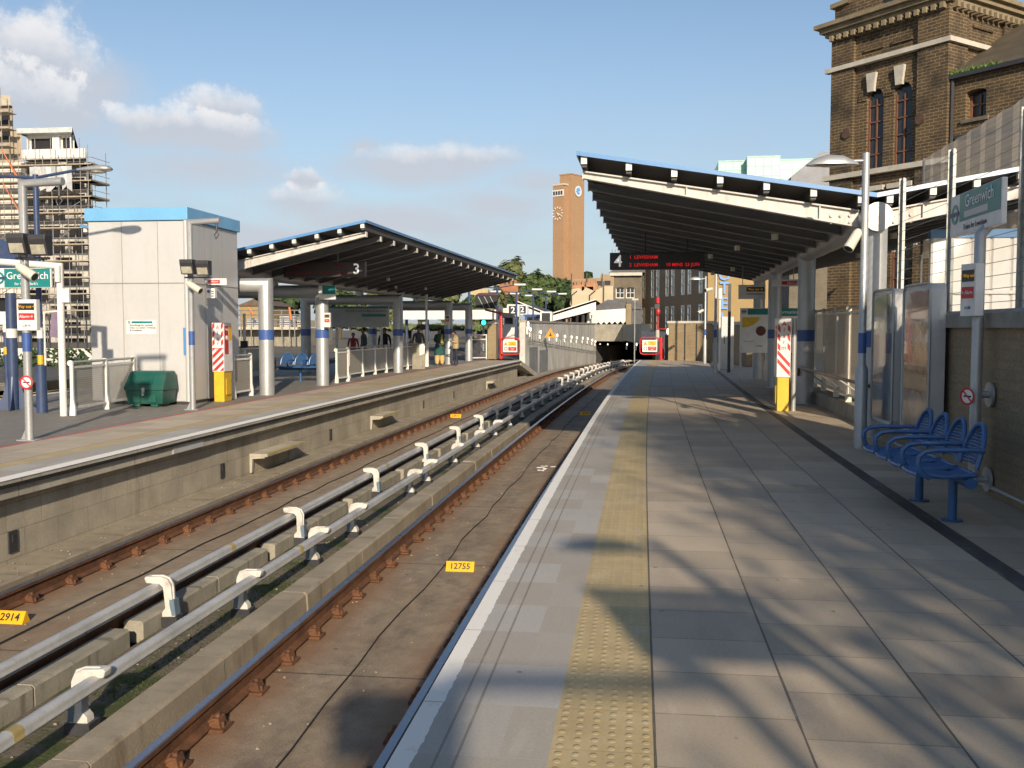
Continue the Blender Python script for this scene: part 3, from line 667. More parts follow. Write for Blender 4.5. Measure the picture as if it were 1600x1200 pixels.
for s,lab in ((22.2,'nearest silver elbow column of the left-hand canopy beside the lift housing'),(26.1,'silver column with a sign right of the blue seats'),(33.9,'silver column among the white railings under the left-hand canopy'),(41.9,'silver column behind the standing man in the beige jacket'),(46.1,'farthest silver column of the left-hand canopy by the white gate')):
    th=thing('column_frame',lab,'column frame',C(-9.05,s),group='column frames of the left-hand canopy')
    a,d=C(-9.05,s),C(-12.5,s); z=2.63
    b=MB(); b.tube([a,a+V((0,0,z)),d+V((0,0,z)),d],.18,24); b.build('frame',m_silver,th)
    mid=C(-10.45,s); b=MB(); b.tube([mid+V((0,0,z+.1)),mid+V((0,0,3.1))],.13,16); b.build('stub',m_silver,th)
    for p in (a,d):
        b=MB(); b.tube([p+V((0,0,1.33)),p+V((0,0,1.57))],.184,24,cap=False); b.build('blue_band',m_bandblue,th)
# ================================================================== DEPARTURE BOARDS
def board(x0,x1,y,z0,z1,num,numleft,hang,lab,lines):
    m_led=m_led4 if numleft else m_led3
    th=thing('departure_board',lab,'departure board',((x0+x1)/2,y,z0),group='departure boards under the canopies')
    b=MB(); b.box((x0,y,z0),(x1,y+.22,z1)); b.build('case',m_black if numleft else M('board_case',(.045,.036,.038),.45,0,.1,3),th,bevel=.012,smooth=0)
    w=z1-z0; nx=x0+w*.5 if numleft else x1-w*.55
    text(num,w*.98,th,m_numwhite,(nx,y-.006,(z0+z1)/2-.01),(1,0,0),name='number',bold=.004)
    if numleft: b=MB(); b.box((x0+w*1.02,y-.004,z0+.01),(x0+w*1.06,y,z1-.01)); b.build('divider',m_dark,th,smooth=0)
    xa=(x0+w*1.15) if numleft else x0+.1; xb=x1-.1 if numleft else x1-w*1.15
    for (tx,fx,zz,al) in lines: text(tx,w*.27,th,m_led,(xa+(xb-xa)*fx,y-.006,z0+w*zz),(1,0,0),name='display_text',align=al,sx=1.05,bold=.002)
    for hx in (.38,.82) if numleft else (.2,.66):
        X=x0+(x1-x0)*hx; b=MB(); b.tube([(X,y+.11,z1),(X,y+.11,hang(X))],.014,6); b.build('hanger',m_dark if numleft else m_silver,th)
    b=MB()
    k=int((x1-x0)/.07)
    for i in range(k): X=x0+.05+(x1-x0-.1)*i/k; b.tube([(X,y+.1,z1),(X+.01,y+.1,z1+.085)],.003,4)
    b.build('bird_spikes',m_dark,th)
board(-.59,1.52,22,2.935,3.315,'4',True,lambda X:3.95-.155*(X+1),'black departure board numbered 4 hanging under the right-hand canopy',[('1  LEWISHAM',0,.72,'LEFT'),('2  LEWISHAM',0,.26,'LEFT'),('10 MINS',.52,.26,'LEFT'),('23 JUN',.79,.26,'LEFT')])
board(-9.42,-7.17,25,2.98,3.385,'3',False,lambda X:3.85+.2*(X+6.8),'black departure board numbered 3 hanging under the left-hand canopy',[('1  BANK',0,.72,'LEFT'),('2 MINS',.75,.72,'LEFT'),('2  STRATFORD',0,.26,'LEFT'),('12 MINS',.52,.26,'LEFT'),('20 MAY',.8,.26,'LEFT')])

# grit, pebbles and moss tufts lying in the cutting
q=random.Random(31); b=MB()
for k in range(900):
    z,t=q.choice(((-1.195,q.uniform(-3.2,-.95)),(-1.115,q.uniform(-6.3,-4.6)),(-1.16,q.uniform(-4.36,-3.52)),(-.962,q.uniform(-6.83,-6.42))))
    s=2.2+22*q.random()**1.6; r=q.uniform(.004,.017); b.ball(C(t,s,z+r*.3),(r,r*q.uniform(.6,1),r*.6),5,3)
tag(b.build('grit',M('grit_stones',(.24,.20,.15),.9,0,.6,9),smooth=0),'scattered grit and small stones lying on the track slabs','grit',kind='stuff')
b=MB()
for k in range(4200):
    s=2.4+11*q.random(); t=-3.9+q.gauss(0,.17)
    if t<-4.36 or t>-3.52 or math.sin(s*1.9)+math.sin(s*.8+1)<-.2: continue
    p=C(t,s,-1.166); h=q.uniform(.008,.035); d=V((q.gauss(0,.5),q.gauss(0,.5),1))*h; w_=V((q.uniform(-1,1),q.uniform(-1,1),0))*.008; b.face([p-w_,p+w_,p+d])
tag(b.build('moss_tufts',M('moss_green',(.062,.075,.02),.9,0,.5,3),smooth=0),'green moss and small weeds growing in the trough between the conductor rails','moss',kind='stuff')
X1,Y1,Z1=V((1,0,0)),V((0,1,0)),V((0,0,1))
# ================================================================== LIFT HOUSING
th=thing('lift_housing','pale grey clad lift housing with a blue roof band on the left-hand platform','lift housing',(-10.4,20.5,0))
x0,x1,y0,y1,zt=-11.5,-9.31,19.15,21.75,4.13
b=MB(); b.box((x0,y0,.06),(x1,y1,3.86)); b.build('wall',m_clad,th,bevel=.02,smooth=0)
b=MB(); b.box((x0-.05,y0-.05,3.86),(x1+.05,y1+.05,zt)); b.build('roof_band',m_liftblue,th,bevel=.01,smooth=0)
b=MB(); b.box((x0+.02,y0+.02,0),(x1-.02,y1-.02,.06)); b.build('plinth',m_dark,th,smooth=0)
b=MB()
for x in (-10.75,-9.95): b.box((x-.006,y0-.004,.06),(x+.006,y0,3.86))
b.box((x0,y0-.005,2.54),(x1,y0-.001,2.565)); b.box((x1+.001,y0,2.54),(x1+.005,y1,2.565))
for y in (19.95,20.85): b.box((x1,y-.006,.06),(x1+.004,y+.006,3.86))
b.build('cladding_seams',m_cladside,th,smooth=0)
b=MB(); b.tube([(x1-.02,y0+.02,0.06),(x1-.02,y0+.02,3.86)],.055,12); b.build('corner_trim',m_clad,th)
b=MB(); b.box((x1-.10,y0-.03,1.05),(x1-.03,y0-.012,1.62)); b.build('blue_corner_strip',m_blue,th,smooth=0)
# door in the shaded side
b=MB(); b.box((x1+.002,20.05,.06),(x1+.02,20.75,2.1)); b.build('side_panel',m_clad,th,smooth=0)
th=thing('notice','white notice with a teal heading on the sunlit wall of the lift housing','sign',(-10.45,19.14,1.7))
b=MB(); panel(b,(-10.35,19.142,1.63),X1,Z1,.67,.30,.012); b.build('plate',m_signwhite,th,smooth=0)
b=MB(); panel(b,(-10.33,19.136,1.735),X1,Z1,.46,.042,.006); b.build('heading',m_teal,th,smooth=0)
for k,s_ in enumerate(('Interchange for Lambeth','trains to London Terminals','& Docklands')): text(s_,.052,th,m_lettblack,(-10.6,19.128,1.675-.055*k),X1,name='lettering',align='LEFT',depth=.001)
b=MB(); disc(b,(-10.615,19.129,1.735),X1,Z1,.016,.026); b.build('logo',m_teal,th)
# small alarm sign and call box on the side of the housing
th=thing('alarm_sign','small white and red Alarm sign on the shaded side of the lift housing','sign',(-9.05,20.0,2.6))
b=MB(); panel(b,(-9.04,20.0,2.62),X1,Z1,.43,.14,.02); b.box((-9.3,20.0,2.6),(-9.2,20.015,2.64)); b.build('plate',m_signwhite,th,smooth=0)
b=MB(); panel(b,(-9.10,19.978,2.62),X1,Z1,.26,.07,.004); b.build('red_field',m_signred,th,smooth=0); text('‹ Alarm',.062,th,m_lettwhite,(-9.10,19.972,2.62),X1,name='lettering',depth=.001)
th=thing('call_box','small white call box with a blue button on the side of the lift housing','call box',(-9.2,20.1,2.3))
b=MB(); b.box((-9.29,20.0,2.26),(-9.1,20.12,2.48)); b.build('case',m_signwhite,th,bevel=.008,smooth=0)
b=MB(); disc(b,(-9.235,19.997,2.41),X1,Z1,0,.035,.006); b.build('button',m_bandblue,th)
b=MB(); 
for k in range(3): b.box((-9.17,19.994,2.3+.05*k),(-9.12,19.999,2.32+.05*k))
b.build('grille',m_dark,th,smooth=0)

# ================================================================== POSTS
def floodlight(c,lab,grp,dx=0):
    th=thing('floodlight',lab,'floodlight',c,group=grp); c=V(c)
    b=MB(); b.prism([(-.10,-.145),(.02,-.145),(.09,.075),(.09,.14),(-.10,.14)],c+V((-.13,0,0)),(0,-1,0),(0,0,1),(.26,0,0)); b.build('housing',m_dark,th,bevel=.008,smooth=0)
    g_=MB(); n=V((0,-.26,-.08)).normalized()
    g_.prism([(.027,-.13),(.068,.0),(.075,.0),(.034,-.13)],c+V((-.105,0,0)),(0,-1,0),(0,0,1),(.21,0,0)); g_.build('glass',m_floodglass,th,smooth=0)
    b=MB(); b.tube([c+V((0,.02,-.17)),c+V((0,.08,-.22))],.012,6); b.build('arm',m_dark,th)
m_floodglass=M('floodlight_glass',(.36,.34,.27),.12,0,.3,9,bump=0)
def cctv(c,dirv,lab,post):
    c=V(c); d=V(dirv).normalized(); th=thing('cctv_camera',lab,'camera',c,group='cylindrical surveillance cameras')
    b=MB(); b.tube([c-d*.17,c-d*.13,c+d*.15],.065,14,rs=[.045,.062,.07]); b.build('case',m_cream,th)
    b=MB(); b.tube([c+d*.151,c+d*.153],.055,14); b.build('lens',m_black,th)
    b=MB(); b.tube([post,c+V((0,0,.06))],.012,6); b.build('arm',m_silver,th)
def post_band(b,c,z0,z1,r): b.tube([c+V((0,0,z0)),c+V((0,0,z1))],r,14,cap=False)
def gooseneck(c,ht,arm,lab,band=(1.28,1.55)):
    c=V(c); th=thing('platform_post',lab,'post',c,group='silver posts with a level arm')
    b=MB(); b.tube([c,c+V((0,0,ht)),c+V((arm,0,ht+.02))],.057,14); b.build('pole',m_silver,th)
    b=MB(); post_band(b,c,*band,.06); b.build('blue_band',m_bandblue,th)
    b=MB(); b.obox(c+V((-.14,-.1,0)),(.28,0,0),(0,.2,0),(0,0,.015)); b.prism([(.05,.015),(.13,.015),(.05,.18)],c+V((0,-.006,0)),(-1,0,0),(0,0,1),(0,.012,0)); b.build('base_plate',m_silver,th,smooth=0)
    e=c+V((arm-.06,0,ht-.03)); b=MB(); b.tube([e,e-V((0,0,.16))],.022,8); b.tube([e-V((0,0,.16)),e-V((-.04,0,.22)),e-V((.02,0,.3)),e-V((.05,0,.22)),e-V((0,0,.16))],.01,6); b.build('hook',m_dark,th)
    return th
pa=C(-8.72,12.76)
gooseneck(pa,3.66,.62,'silver post with sign panel standing on the red line nearest the camera')
pb=V((-8.66,17.95,0))
gooseneck(pb,3.68,.62,'silver post with a level arm in front of the lift housing')
for c,s_ in ((pa,'the post nearest the camera'),(pb,'the post before the lift housing')):
    zf=2.80
    floodlight(c+V((.03,-.17,zf)),'left black floodlight of the pair on '+s_,'black floodlights on the left-hand platform'); floodlight(c+V((.33,-.13,zf-.02)),'right black floodlight of the pair on '+s_,'black floodlights on the left-hand platform')
    b=MB(); b.tube([c+V((-.1,-.05,zf-.2)),c+V((.42,-.05,zf-.2))],.018,6); tag(b.build('floodlight_bar',m_dark),'dark bar carrying two floodlights on '+s_,'bar')
    cctv(c+V((.2,-.25,zf-.40)),(.72,-.1,-.42),'cream surveillance camera under the floodlights on '+s_,c+V((.03,-.03,zf-.27)))
def info_panel(c,right,rows,lab,w=.30,h=.44,lift=True):
    c=V(c); r=V(right).normalized(); n=r.cross(Z1); th=thing('way_out_sign',lab,'sign',c,group='small way-out panels on posts')
    b=MB(); panel(b,c,r,Z1,w,h,.09); b.build('case',m_silver if False else m_signwhite,th,bevel=.006,smooth=0)
    b=MB(); panel(b,c+n*.005+Z1*h*.27,r,Z1,w*.8,h*.22,.005); b.build('black_field',m_black,th,smooth=0)
    text(rows[0],.062*w/.3,th,m_amber,c+n*.008+Z1*h*.27,r,name='lettering',depth=.001)
    b=MB(); panel(b,c+n*.005-Z1*h*.05,r,Z1,w*.8,h*.22,.005); b.build('red_field',m_signred,th,smooth=0)
    text(rows[1],.062*w/.3,th,m_lettwhite,c+n*.008-Z1*h*.05,r,name='lettering',depth=.001)
    text(rows[2],.055*w/.3,th,m_lettblack,c+n*.003-Z1*h*.34,r,name='lettering',depth=.001)
info_panel(pa+V((.05,-.062,1.80)),X1,('Way out→','Alarm→','Lift→'),'grey panel reading Way out, Alarm and Lift on the post nearest the camera')
th=thing('no_smoking_sign','small round no-smoking sign low on the post nearest the camera','sign',pa+V((0,0,.85)))
def nosmoke(th,c,right,r):
    n=V(right).normalized().cross(Z1)
    b=MB(); disc(b,c,right,Z1,0,r,.004); b.build('disc',m_signwhite,th); b=MB(); disc(b,V(c)+n*.005,right,Z1,r*.76,r,.004)
    d=V(right).normalized(); u=(d+Z1).normalized(); v=(Z1-d).normalized(); panel(b,V(c)+n*.008,v,-u if v.cross(-u).dot(n)>0 else u,r*1.7,r*.18,.003); b.build('red_ring',m_signred,th,smooth=0)
    b=MB(); panel(b,V(c)+n*.0065,right,Z1,r*1.0,r*.2,.003); b.build('cigarette',m_lettblack,th,smooth=0)
nosmoke(th,pa+V((.02,-.064,.84)),X1,.10)
# white post and arm carrying the station name sign
pc=V((-10.42,16.4,0)); th=thing('sign_post','white post with a long white arm carrying the station name sign','post',pc)
b=MB(); b.tube([pc,pc+V((0,0,2.74)),pc+V((-1.6,0,2.86))],.062,14); b.build('pole',m_white,th)
b=MB(); b.tube([pc+V((0,-.07,2.45)),pc+V((0,-.07,2.74))],.05,10); b.build('clamp',m_white,th); b=MB(); b.box(pc+V((.05,-.05,2.08)),pc+V((.2,-.03,2.33))); b.build('plate',m_signwhite,th,smooth=0)
def name_sign(c,right,w,h,lab,sub,low):
    c=V(c); r=V(right).normalized(); n=r.cross(Z1); th=thing('station_name_sign',lab,'sign',c)
    b=MB(); panel(b,c,r,Z1,w,h,.05); b.build('board',m_signwhite,th,bevel=.008,smooth=0)
    zt,zh=(0,h*.94) if not low else (h*.15,h*.66)
    b=MB(); panel(b,c+n*.004+r*w*.095+Z1*zt,r,Z1,w*.78,zh,.004); b.build('teal_field',m_teal,th,smooth=0)
    cx=c+r*w*.1+n*.008+Z1*(zt+h*.10)
    text('Greenwich',h*(.52 if not low else .42),th,m_lettwhite,cx,r,name='lettering',depth=.001)
    if sub: text(sub,h*.2,th,m_lettwhite,c+r*w*.08+n*.008-Z1*h*.3,r,name='lettering',depth=.001)
    if low:
        b=MB(); panel(b,c+n*.007+r*w*.04-Z1*h*.04,r,Z1,w*.46,h*.15,.002); b.build('pale_patch',m_clad,th,smooth=0)
        text(low,h*.19,th,m_lettblack,c+n*.003+r*w*.02-Z1*h*.34,r,name='lettering',depth=.001)
    roundel(th,c-r*w*.395+n*.002+Z1*zt*.2,r,Z1,h*(.33 if not low else .24))
    return th
name_sign((-11.16,16.38,2.53),X1,1.16,.36,'teal station name sign hanging from the white arm at the left edge',"for Cutty Sark's",None)
# blue lamp post on the island
pd=V((-11.24,17.0,0)); th=thing('lamp_post','navy lamp post with a thick lower sleeve and long arms on the left-hand platform','lamp post',pd)
b=MB(); b.tube([pd,pd+V((0,0,.90))],.10,16); b.build('sleeve',m_navy,th); b=MB(); b.tube([pd+V((0,0,.9)),pd+V((0,0,4.5))],.052,14); b.build('pole',m_navy,th)
b=MB(); post_band(b,pd,.92,1.10,.056); b.build('yellow_ring',m_yellow,th); b=MB(); post_band(b,pd,1.42,1.62,.057); b.build('white_ring',m_white,th)
b=MB(); b.tube([pd+V((-1.3,0,4.52)),pd+V((0,0,4.44)),pd+V((.93,0,4.58))],.028,10); b.build('arm',m_navy,th)
def cobra(c,d,mat,th,L=.62,name='lamp_head'):
    c=V(c); n=12; vs=[];fs=[]
    secs=[(0,.035,.03),(.12,.06,.05),(.3,.105,.075),(.5,.125,.085),(.62,.115,.07),(.68,.06,.03)]
    for x,w,h in secs:
        for j in range(n):
            a=2*math.pi*j/n; z=math.sin(a)*h; z=z if z>0 else z*.55
            vs.append(c+V((d*x*L/.62,math.cos(a)*w,z+.02)))
    for i in range(len(secs)-1):
        for j in range(n): fs.append((i*n+j,i*n+(j+1)%n,(i+1)*n+(j+1)%n,(i+1)*n+j))
    fs.append(tuple(range(n))); fs.append(tuple((len(secs)-1)*n+j for j in range(n)))
    b=MB(); b.mesh(vs,fs); o=b.build(name,mat,th,smooth=60)
    b=MB(); b.ball(c+V((d*.42*L/.62,0,-.02)),(.17,.085,.04),12,6); b.build('lens',m_floodglass,o)
cobra(pd+V((.85,0,4.55)),1,m_silver,th); cobra(pd+V((-1.2,0,4.52)),-1,m_silver,th)
# navy monitor column at the left edge
def monitor_stand(base,lab,mat,flip,kind):
    pass
pe=gz(22,640); th=thing('monitor_column','navy flared column with dark monitor hoods at the left edge of the photo','monitor stand',pe)
b=MB(); b.tube([pe,pe+V((0,0,2.3))],.10,16)
for a in range(4):
    d=V((math.cos(a*math.pi/2+.4),math.sin(a*math.pi/2+.4),0)); b.prism([(.08,0),(.42,0),(.36,.05),(.20,.25),(.12,.55),(.08,.75)],pe-d.cross(Z1)*.012,d,Z1,d.cross(Z1)*.024)
b.build('column',m_navy,th,smooth=30)
b=MB(); post_band(b,pe,1.42,1.6,.104); b.build('white_ring',m_white,th)
b=MB(); b.prism([(-.45,0),(.42,-.0),(.52,.75),(-.30,.95)],pe+V((-.15,-.25,2.45)),X1,Z1,(0,.6,0)); b.prism([(-1.2,-.1),(-.5,-.1),(-.45,.62),(-1.15,.75)],pe+V((-.15,-.3,2.4)),X1,Z1,(0,.6,0)); b.build('hood',m_navy,th,bevel=.01,smooth=0)
b=MB(); b.prism([(-1.1,-.02),(-.56,-.02),(-.53,.5),(-1.05,.55)],pe+V((-.15,-.31,2.42)),X1,Z1,(0,.008,0)); b.build('screen',m_black,th,smooth=0)
b=MB(); b.tube([pe+V((-.75,-.4,2.62)),pe+V((-.35,-.4,2.58)),pe+V((-.30,-.4,2.68)),pe+V((-.30,-.4,3.0)),pe+V((-.38,-.4,3.12))],.025,8); b.build('handrail',m_white,th)
# ================================================================== GRIT BIN
gb=V((-9.93,18.72,0)); th=thing('grit_bin','dark green plastic grit bin with a sloping lid beside the lift housing','grit bin',gb)
w=.40
b=MB(); 
vs=[];
def ring(hw,d0,d1,z0,z1): return [gb+V((-hw,-d0,z0)),gb+V((hw,-d0,z0)),gb+V((hw,d1,z1)),gb+V((-hw,d1,z1))]
def loft(b,rings):
    vs=[p for r_ in rings for p in r_]; fs=[(3,2,1,0)]
    for i in range(len(rings)-1):
        for j in range(4): q=(j+1)%4; fs.append((i*4+j,i*4+q,i*4+4+q,i*4+4+j))
    k=len(rings)*4; fs.append((k-4,k-3,k-2,k-1)); b.mesh(vs,fs)
loft(b,[ring(.37,.27,.26,.06,.06),ring(.41,.31,.28,.34,.34)])
for x in (-.27,.12): b.box(gb+V((x,-.285,.0)),gb+V((x+.15,.25,.06)))
b.build('tub',m_green,th,bevel=.015,smooth=0)
b=MB()
for x in (-.25,.08): b.box(gb+V((x,-.30,.10)),gb+V((x+.17,-.28,.26)))
b.split('recess',m_dark if False else m_green,th,smooth=0)
b=MB(); loft(b,[ring(.43,.33,.29,.34,.34),ring(.43,.335,.295,.40,.40),ring(.40,.12,.28,.70,.70),ring(.37,.08,.25,.725,.725)]); lo=b.build('lid',m_green,th,bevel=.018,smooth=0)
b=MB(); n=V((0,-.3,.215)).normalized(); b.obox(gb+V((-.17,-.30,.46)),(.34,0,0),V((0,.215,.3))*.45,n*.01); b.build('label_panel',m_green,lo,bevel=.004,smooth=0)
b=MB(); b.box(gb+V((-.03,-.352,.30)),gb+V((.03,-.33,.40))); b.tube([gb+V((0,-.35,.29)),gb+V((0,-.35,.24))],.03,8); b.build('padlock',m_galv,th)

# ================================================================== WHITE RAILINGS
def railing(pts,lab,grp=None,hh=1.02,mesh=True,curl=True,par=None,pmat=None,rails=True,lean=None):
    pmat=pmat or m_white
    th=thing('railing',lab,'railing',pts[0],group=grp)
    L=len(pts); dirs=[]
    for i in range(L):
        d=(V(pts[min(i+1,L-1)])-V(pts[max(i-1,0)])).normalized(); dirs.append(d)
    for p,d in zip(pts,dirs):
        p=V(p); nn=V((d.y,-d.x,0)); b=MB()
        prof=[(-.055,0),(.06,0),(.06,.14),(.032,.26),(.03,hh-.06)]
        arc=[(.03-.045+.045*math.cos(a)-.0,hh-.06+.06*math.sin(a)) for a in [math.pi*k/6*.0+math.pi*k/6 for k in range(1,7)]]
        prof=[(-.055,0),(.055,0),(.055,.14),(.028,.30),(.028,hh-.05)]+[(.05*math.cos(a)-.022,hh-.05+.05*math.sin(a)) for a in [math.pi*k/6 for k in range(1,6)]]+[(-.072,hh-.06),(-.055,hh-.10),(-.028,hh-.10),(-.03,.30)]
        b.prism(prof,p-d*.025,nn,Z1,d*.05); b.build('post',pmat,th,smooth=0)
    for i in range(L-1):
        a,c=V(pts[i]),V(pts[i+1]); d=(c-a).normalized()
        b=MB(); b.tube([a+V((0,0,hh-.04))-V((d.y,-d.x,0))*.0,c+V((0,0,hh-.04))],.026,10); b.build('handrail',m_galv,th)
        if rails:
            b=MB()
            for z in (.12,hh-.15): b.obox(a+d*.05+V((0,0,z))-V((d.y,-d.x,0))*.02,d*((c-a).length-.1),V((d.y,-d.x,0))*.04,(0,0,.04))
            b.split('rail',pmat,th,smooth=0)
        if mesh:
            b=MB(); p0=a+d*.06; q0=c-d*.06; b.face([p0+V((0,0,.16)),q0+V((0,0,.16)),q0+V((0,0,hh-.15)),p0+V((0,0,hh-.15))]); b.build('mesh_infill',m_mesh_panel,th,smooth=0)
    return th
railing([(-10.30,16.5,0),(-10.42,17.85,0),(-10.52,19.1,0)],'white railing with mesh infill between the white sign post and the grit bin')
railing([C(-9.30,20.9),C(-9.32,21.9)],'short white railing between the alarm point and the first silver column')
railing([C(-9.02,27.2),C(-8.98,28.1)],'short white railing right of the blue seats')
railing([C(-9.45,s) for s in (29.6,31.0,32.4,33.75,35.2,36.6,38.0)],'long white railing under the left-hand canopy in front of the waiting people')
railing([C(-13.2,s) for s in (22.5,25.0,27.5,30,32.5)],'white railing behind the blue seats on the left-hand platform',pmat=m_cream)
# railing end panel (grey board with a white rounded plate)
c0=C(-9.1,36.9); th=thing('end_board','weathered grey board with a white rounded plate at the end of the railing','board',c0)
b=MB(); b.obox(c0+V((-.24,0,0)),(.5,0,0),(0,.05,0),(0,0,1.0)); b.build('board',m_midwall,th,smooth=0)
b=MB(); b.prism([(-.1,0),(.1,.08),(.12,.38),(.03,.47),(-.1,.42)],c0+V((.16,-.03,.52)),X1,Z1,(0,.025,0)); b.build('plate',m_signwhite,th,smooth=0)
# tall white post by the woman
c0=C(-9.35,39.2); b=MB(); b.tube([c0,c0+V((0,0,1.05))],.095,12); b.tube([c0+V((0,0,1.05)),c0+V((0,0,3.0))],.05,10); tag(b.build('white_post',m_white),'tall white post just left of the woman in green','post')
# white gate and brick pier at the end of the platform
ga,gb_=C(-9.45,48.0),C(-8.75,48.9)
th=thing('white_gate','white framed gate with mesh infill beside the brick pier at the platform end','gate',ga)
d=(gb_-ga); dn=d.normalized(); L=d.length
b=MB()
for p in (ga-dn*.25,ga,gb_): b.tube([p,p+V((0,0,1.28 if p!=ga-dn*.25 else 1.3))],.035,8)
for z in (.08,1.02,1.25): b.tube([ga+V((0,0,z)),gb_+V((0,0,z))],.035,8)
b.build('frame',m_white,th)
b=MB(); b.face([ga+V((0,0,.1)),gb_+V((0,0,.1)),gb_+V((0,0,1.0)),ga+V((0,0,1.0))]); b.build('infill',mesh_mat('open_mesh',(.45,.43,.38),.82),th,smooth=0)
c0=C(-8.5,49.2); th=thing('brick_pier','narrow yellow brick pier with a stone cap at the end of the left-hand platform','pier',c0)
b=MB(); b.box(c0+V((-.22,-.2,0)),c0+V((.22,.35,1.82))); b.build('brickwork',m_brickE,th,smooth=0)
b=MB(); b.prism([(-.26,0),(.26,0),(.26,.04),(0,.14),(-.26,.04)],c0+V((0,-.24,1.82)),X1,Z1,(0,.63,0)); b.build('cap',m_stone,th,smooth=0)
b=MB(); b.box(c0+V((-.5,2.0,0)),c0+V((-.1,2.4,1.0))); 
c1=C(-10.0,51.5); th=thing('wheelie_bin','dark blue wheelie bin standing beyond the white gate','bin',c1)
b=MB(); b.prism([(-.28,.05),(.28,.05),(.33,.88),(-.33,.88)],c1,X1,Z1,(0,.6,0)); b.build('body',m_navy,th,bevel=.02,smooth=0)
b=MB(); b.prism([(-.36,.88),(.36,.88),(.30,.98),(-.30,.98)],c1+V((0,-.05,0)),X1,Z1,(0,.7,0)); b.build('lid',m_navy,th,smooth=0)
# ================================================================== RED GATES, MONITORS
def red_sign(c,right,lab,post,ps):
    c=V(c); r=V(right).normalized(); th=thing('barrier_gate',lab,'gate',post)
    n=r.cross(Z1); w,h,q=.98,.84,.16
    P=[]
    for (sx,sz) in ((1,1),(-1,1),(-1,-1),(1,-1)):
        cx,cz=sx*(w/2-q),sz*(h/2-q); a0={(1,1):0,(-1,1):90,(-1,-1):180,(1,-1):270}[(sx,sz)]
        for k in range(5): a=R(a0+22.5*k); P.append(c+r*(cx+q*math.cos(a))+Z1*(cz+q*math.sin(a)))
    P.append(P[0]); b=MB(); b.tube(P,.033,8)
    for z in (.3,-.3): b.tube([c-r*ps*.0+r*(ps*w/2)+Z1*z,V((post[0],post[1],c.z+z))],.03,8)
    b.build('frame',m_red,th)
    b=MB(); panel(b,c,r,Z1,.74,.60,.012); b.build('sign_plate',m_signwhite,th,smooth=0)
    b=MB(); panel(b,c+n*.004+r*.12+Z1*.14,r,Z1,.42,.22,.004); b.build('yellow_field',m_plate,th,smooth=0)
    b=MB(); panel(b,c+n*.004+r*.12-Z1*.13,r,Z1,.42,.20,.004); b.build('red_field',m_signred,th,smooth=0)
    b=MB(); b.prism([(-.1,-.09),(.1,-.09),(0,.1)],c+n*.006-r*.22+Z1*.14,r,Z1,n*.003); b.build('warning_triangle',m_orange,th,smooth=0)
    b=MB(); disc(b,c+n*.004-r*.22-Z1*.13,r,Z1,.065,.09,.004); b.build('prohibition_ring',m_lettblack,th)
    for k,(s_,zz,mm) in enumerate((('Danger',.17,m_lettblack),('of death',.09,m_lettblack),('Do not',-.09,m_lettwhite),('pass',-.17,m_lettwhite))): text(s_,.075,th,mm,c+n*.008+r*.12+Z1*zz,r,name='lettering',depth=.001)
    return th
p4=V((1.28,49.0,0))
th=red_sign((.72,48.95,.70),X1,'red rounded barrier gate with a warning plate at the end of the right-hand platform',p4,1)
b=MB(); b.tube([p4,p4+V((0,0,1.15))],.085,14); b.tube([p4,p4+V((0,0,.05))],.16,14); b.build('post',m_red,th)
b=MB(); b.box(p4+V((.15,-.1,.05)),p4+V((.4,.2,1.25))); b.build('control_box',m_dark,th,smooth=0)
p3=V((-6.95,49.3,0))
th=red_sign((-6.42,49.2,.66),X1,'red rounded barrier gate with a warning plate at the end of the left-hand platform',p3,-1)
b=MB(); b.tube([p3,p3+V((0,0,2.5))],.045,12); b.build('post',m_red,th)
def monitors(top,elbow,hoodc,sc,lab,postb):
    th=thing('monitor_gantry',lab,'monitor',postb)
    b=MB(); b.tube([V(postb),V(elbow),V(top)],.052,12); b.build('arm',m_red,th)
    c=V(hoodc); b=MB(); b.prism([(-.58*sc,.32*sc),(.62*sc,.32*sc),(.44*sc,-.34*sc),(-.56*sc,-.30*sc)],c+V((0,0,0)),X1,Z1,(0,.5*sc,0)); b.build('screen_case',m_black,th,smooth=0)
    b=MB(); b.prism([(-.60*sc,.32*sc),(.66*sc,.32*sc),(.45*sc,.46*sc),(-.36*sc,.46*sc)],c+V((0,-.05,0)),X1,Z1,(0,.6*sc,0)); b.build('hood',M('purple_hood',(.06,.02,.05),.5),th,smooth=0)
    b=MB()
    for x in (-.44,-.12,.18): b.prism([(x,.28),(x+.035,.28),(x+.33,-.28),(x+.30,-.28)],c+V((0,-.008,0)),V((sc,0,0)),V((0,0,sc)),(0,.006,0))
    b.split('glare_line',m_silver,th,smooth=0)
    b=MB(); b.ball(V(elbow)+V((-.05,-.1,.25)),.16,10,6); b.build('lamp',m_white,th)
monitors((-7.75,49.4,2.55),(-6.9,49.35,2.35),(-7.65,49.1,2.95),1.0,'red arm with a purple-hooded dark monitor at the left-hand platform end',(-6.88,49.36,0))
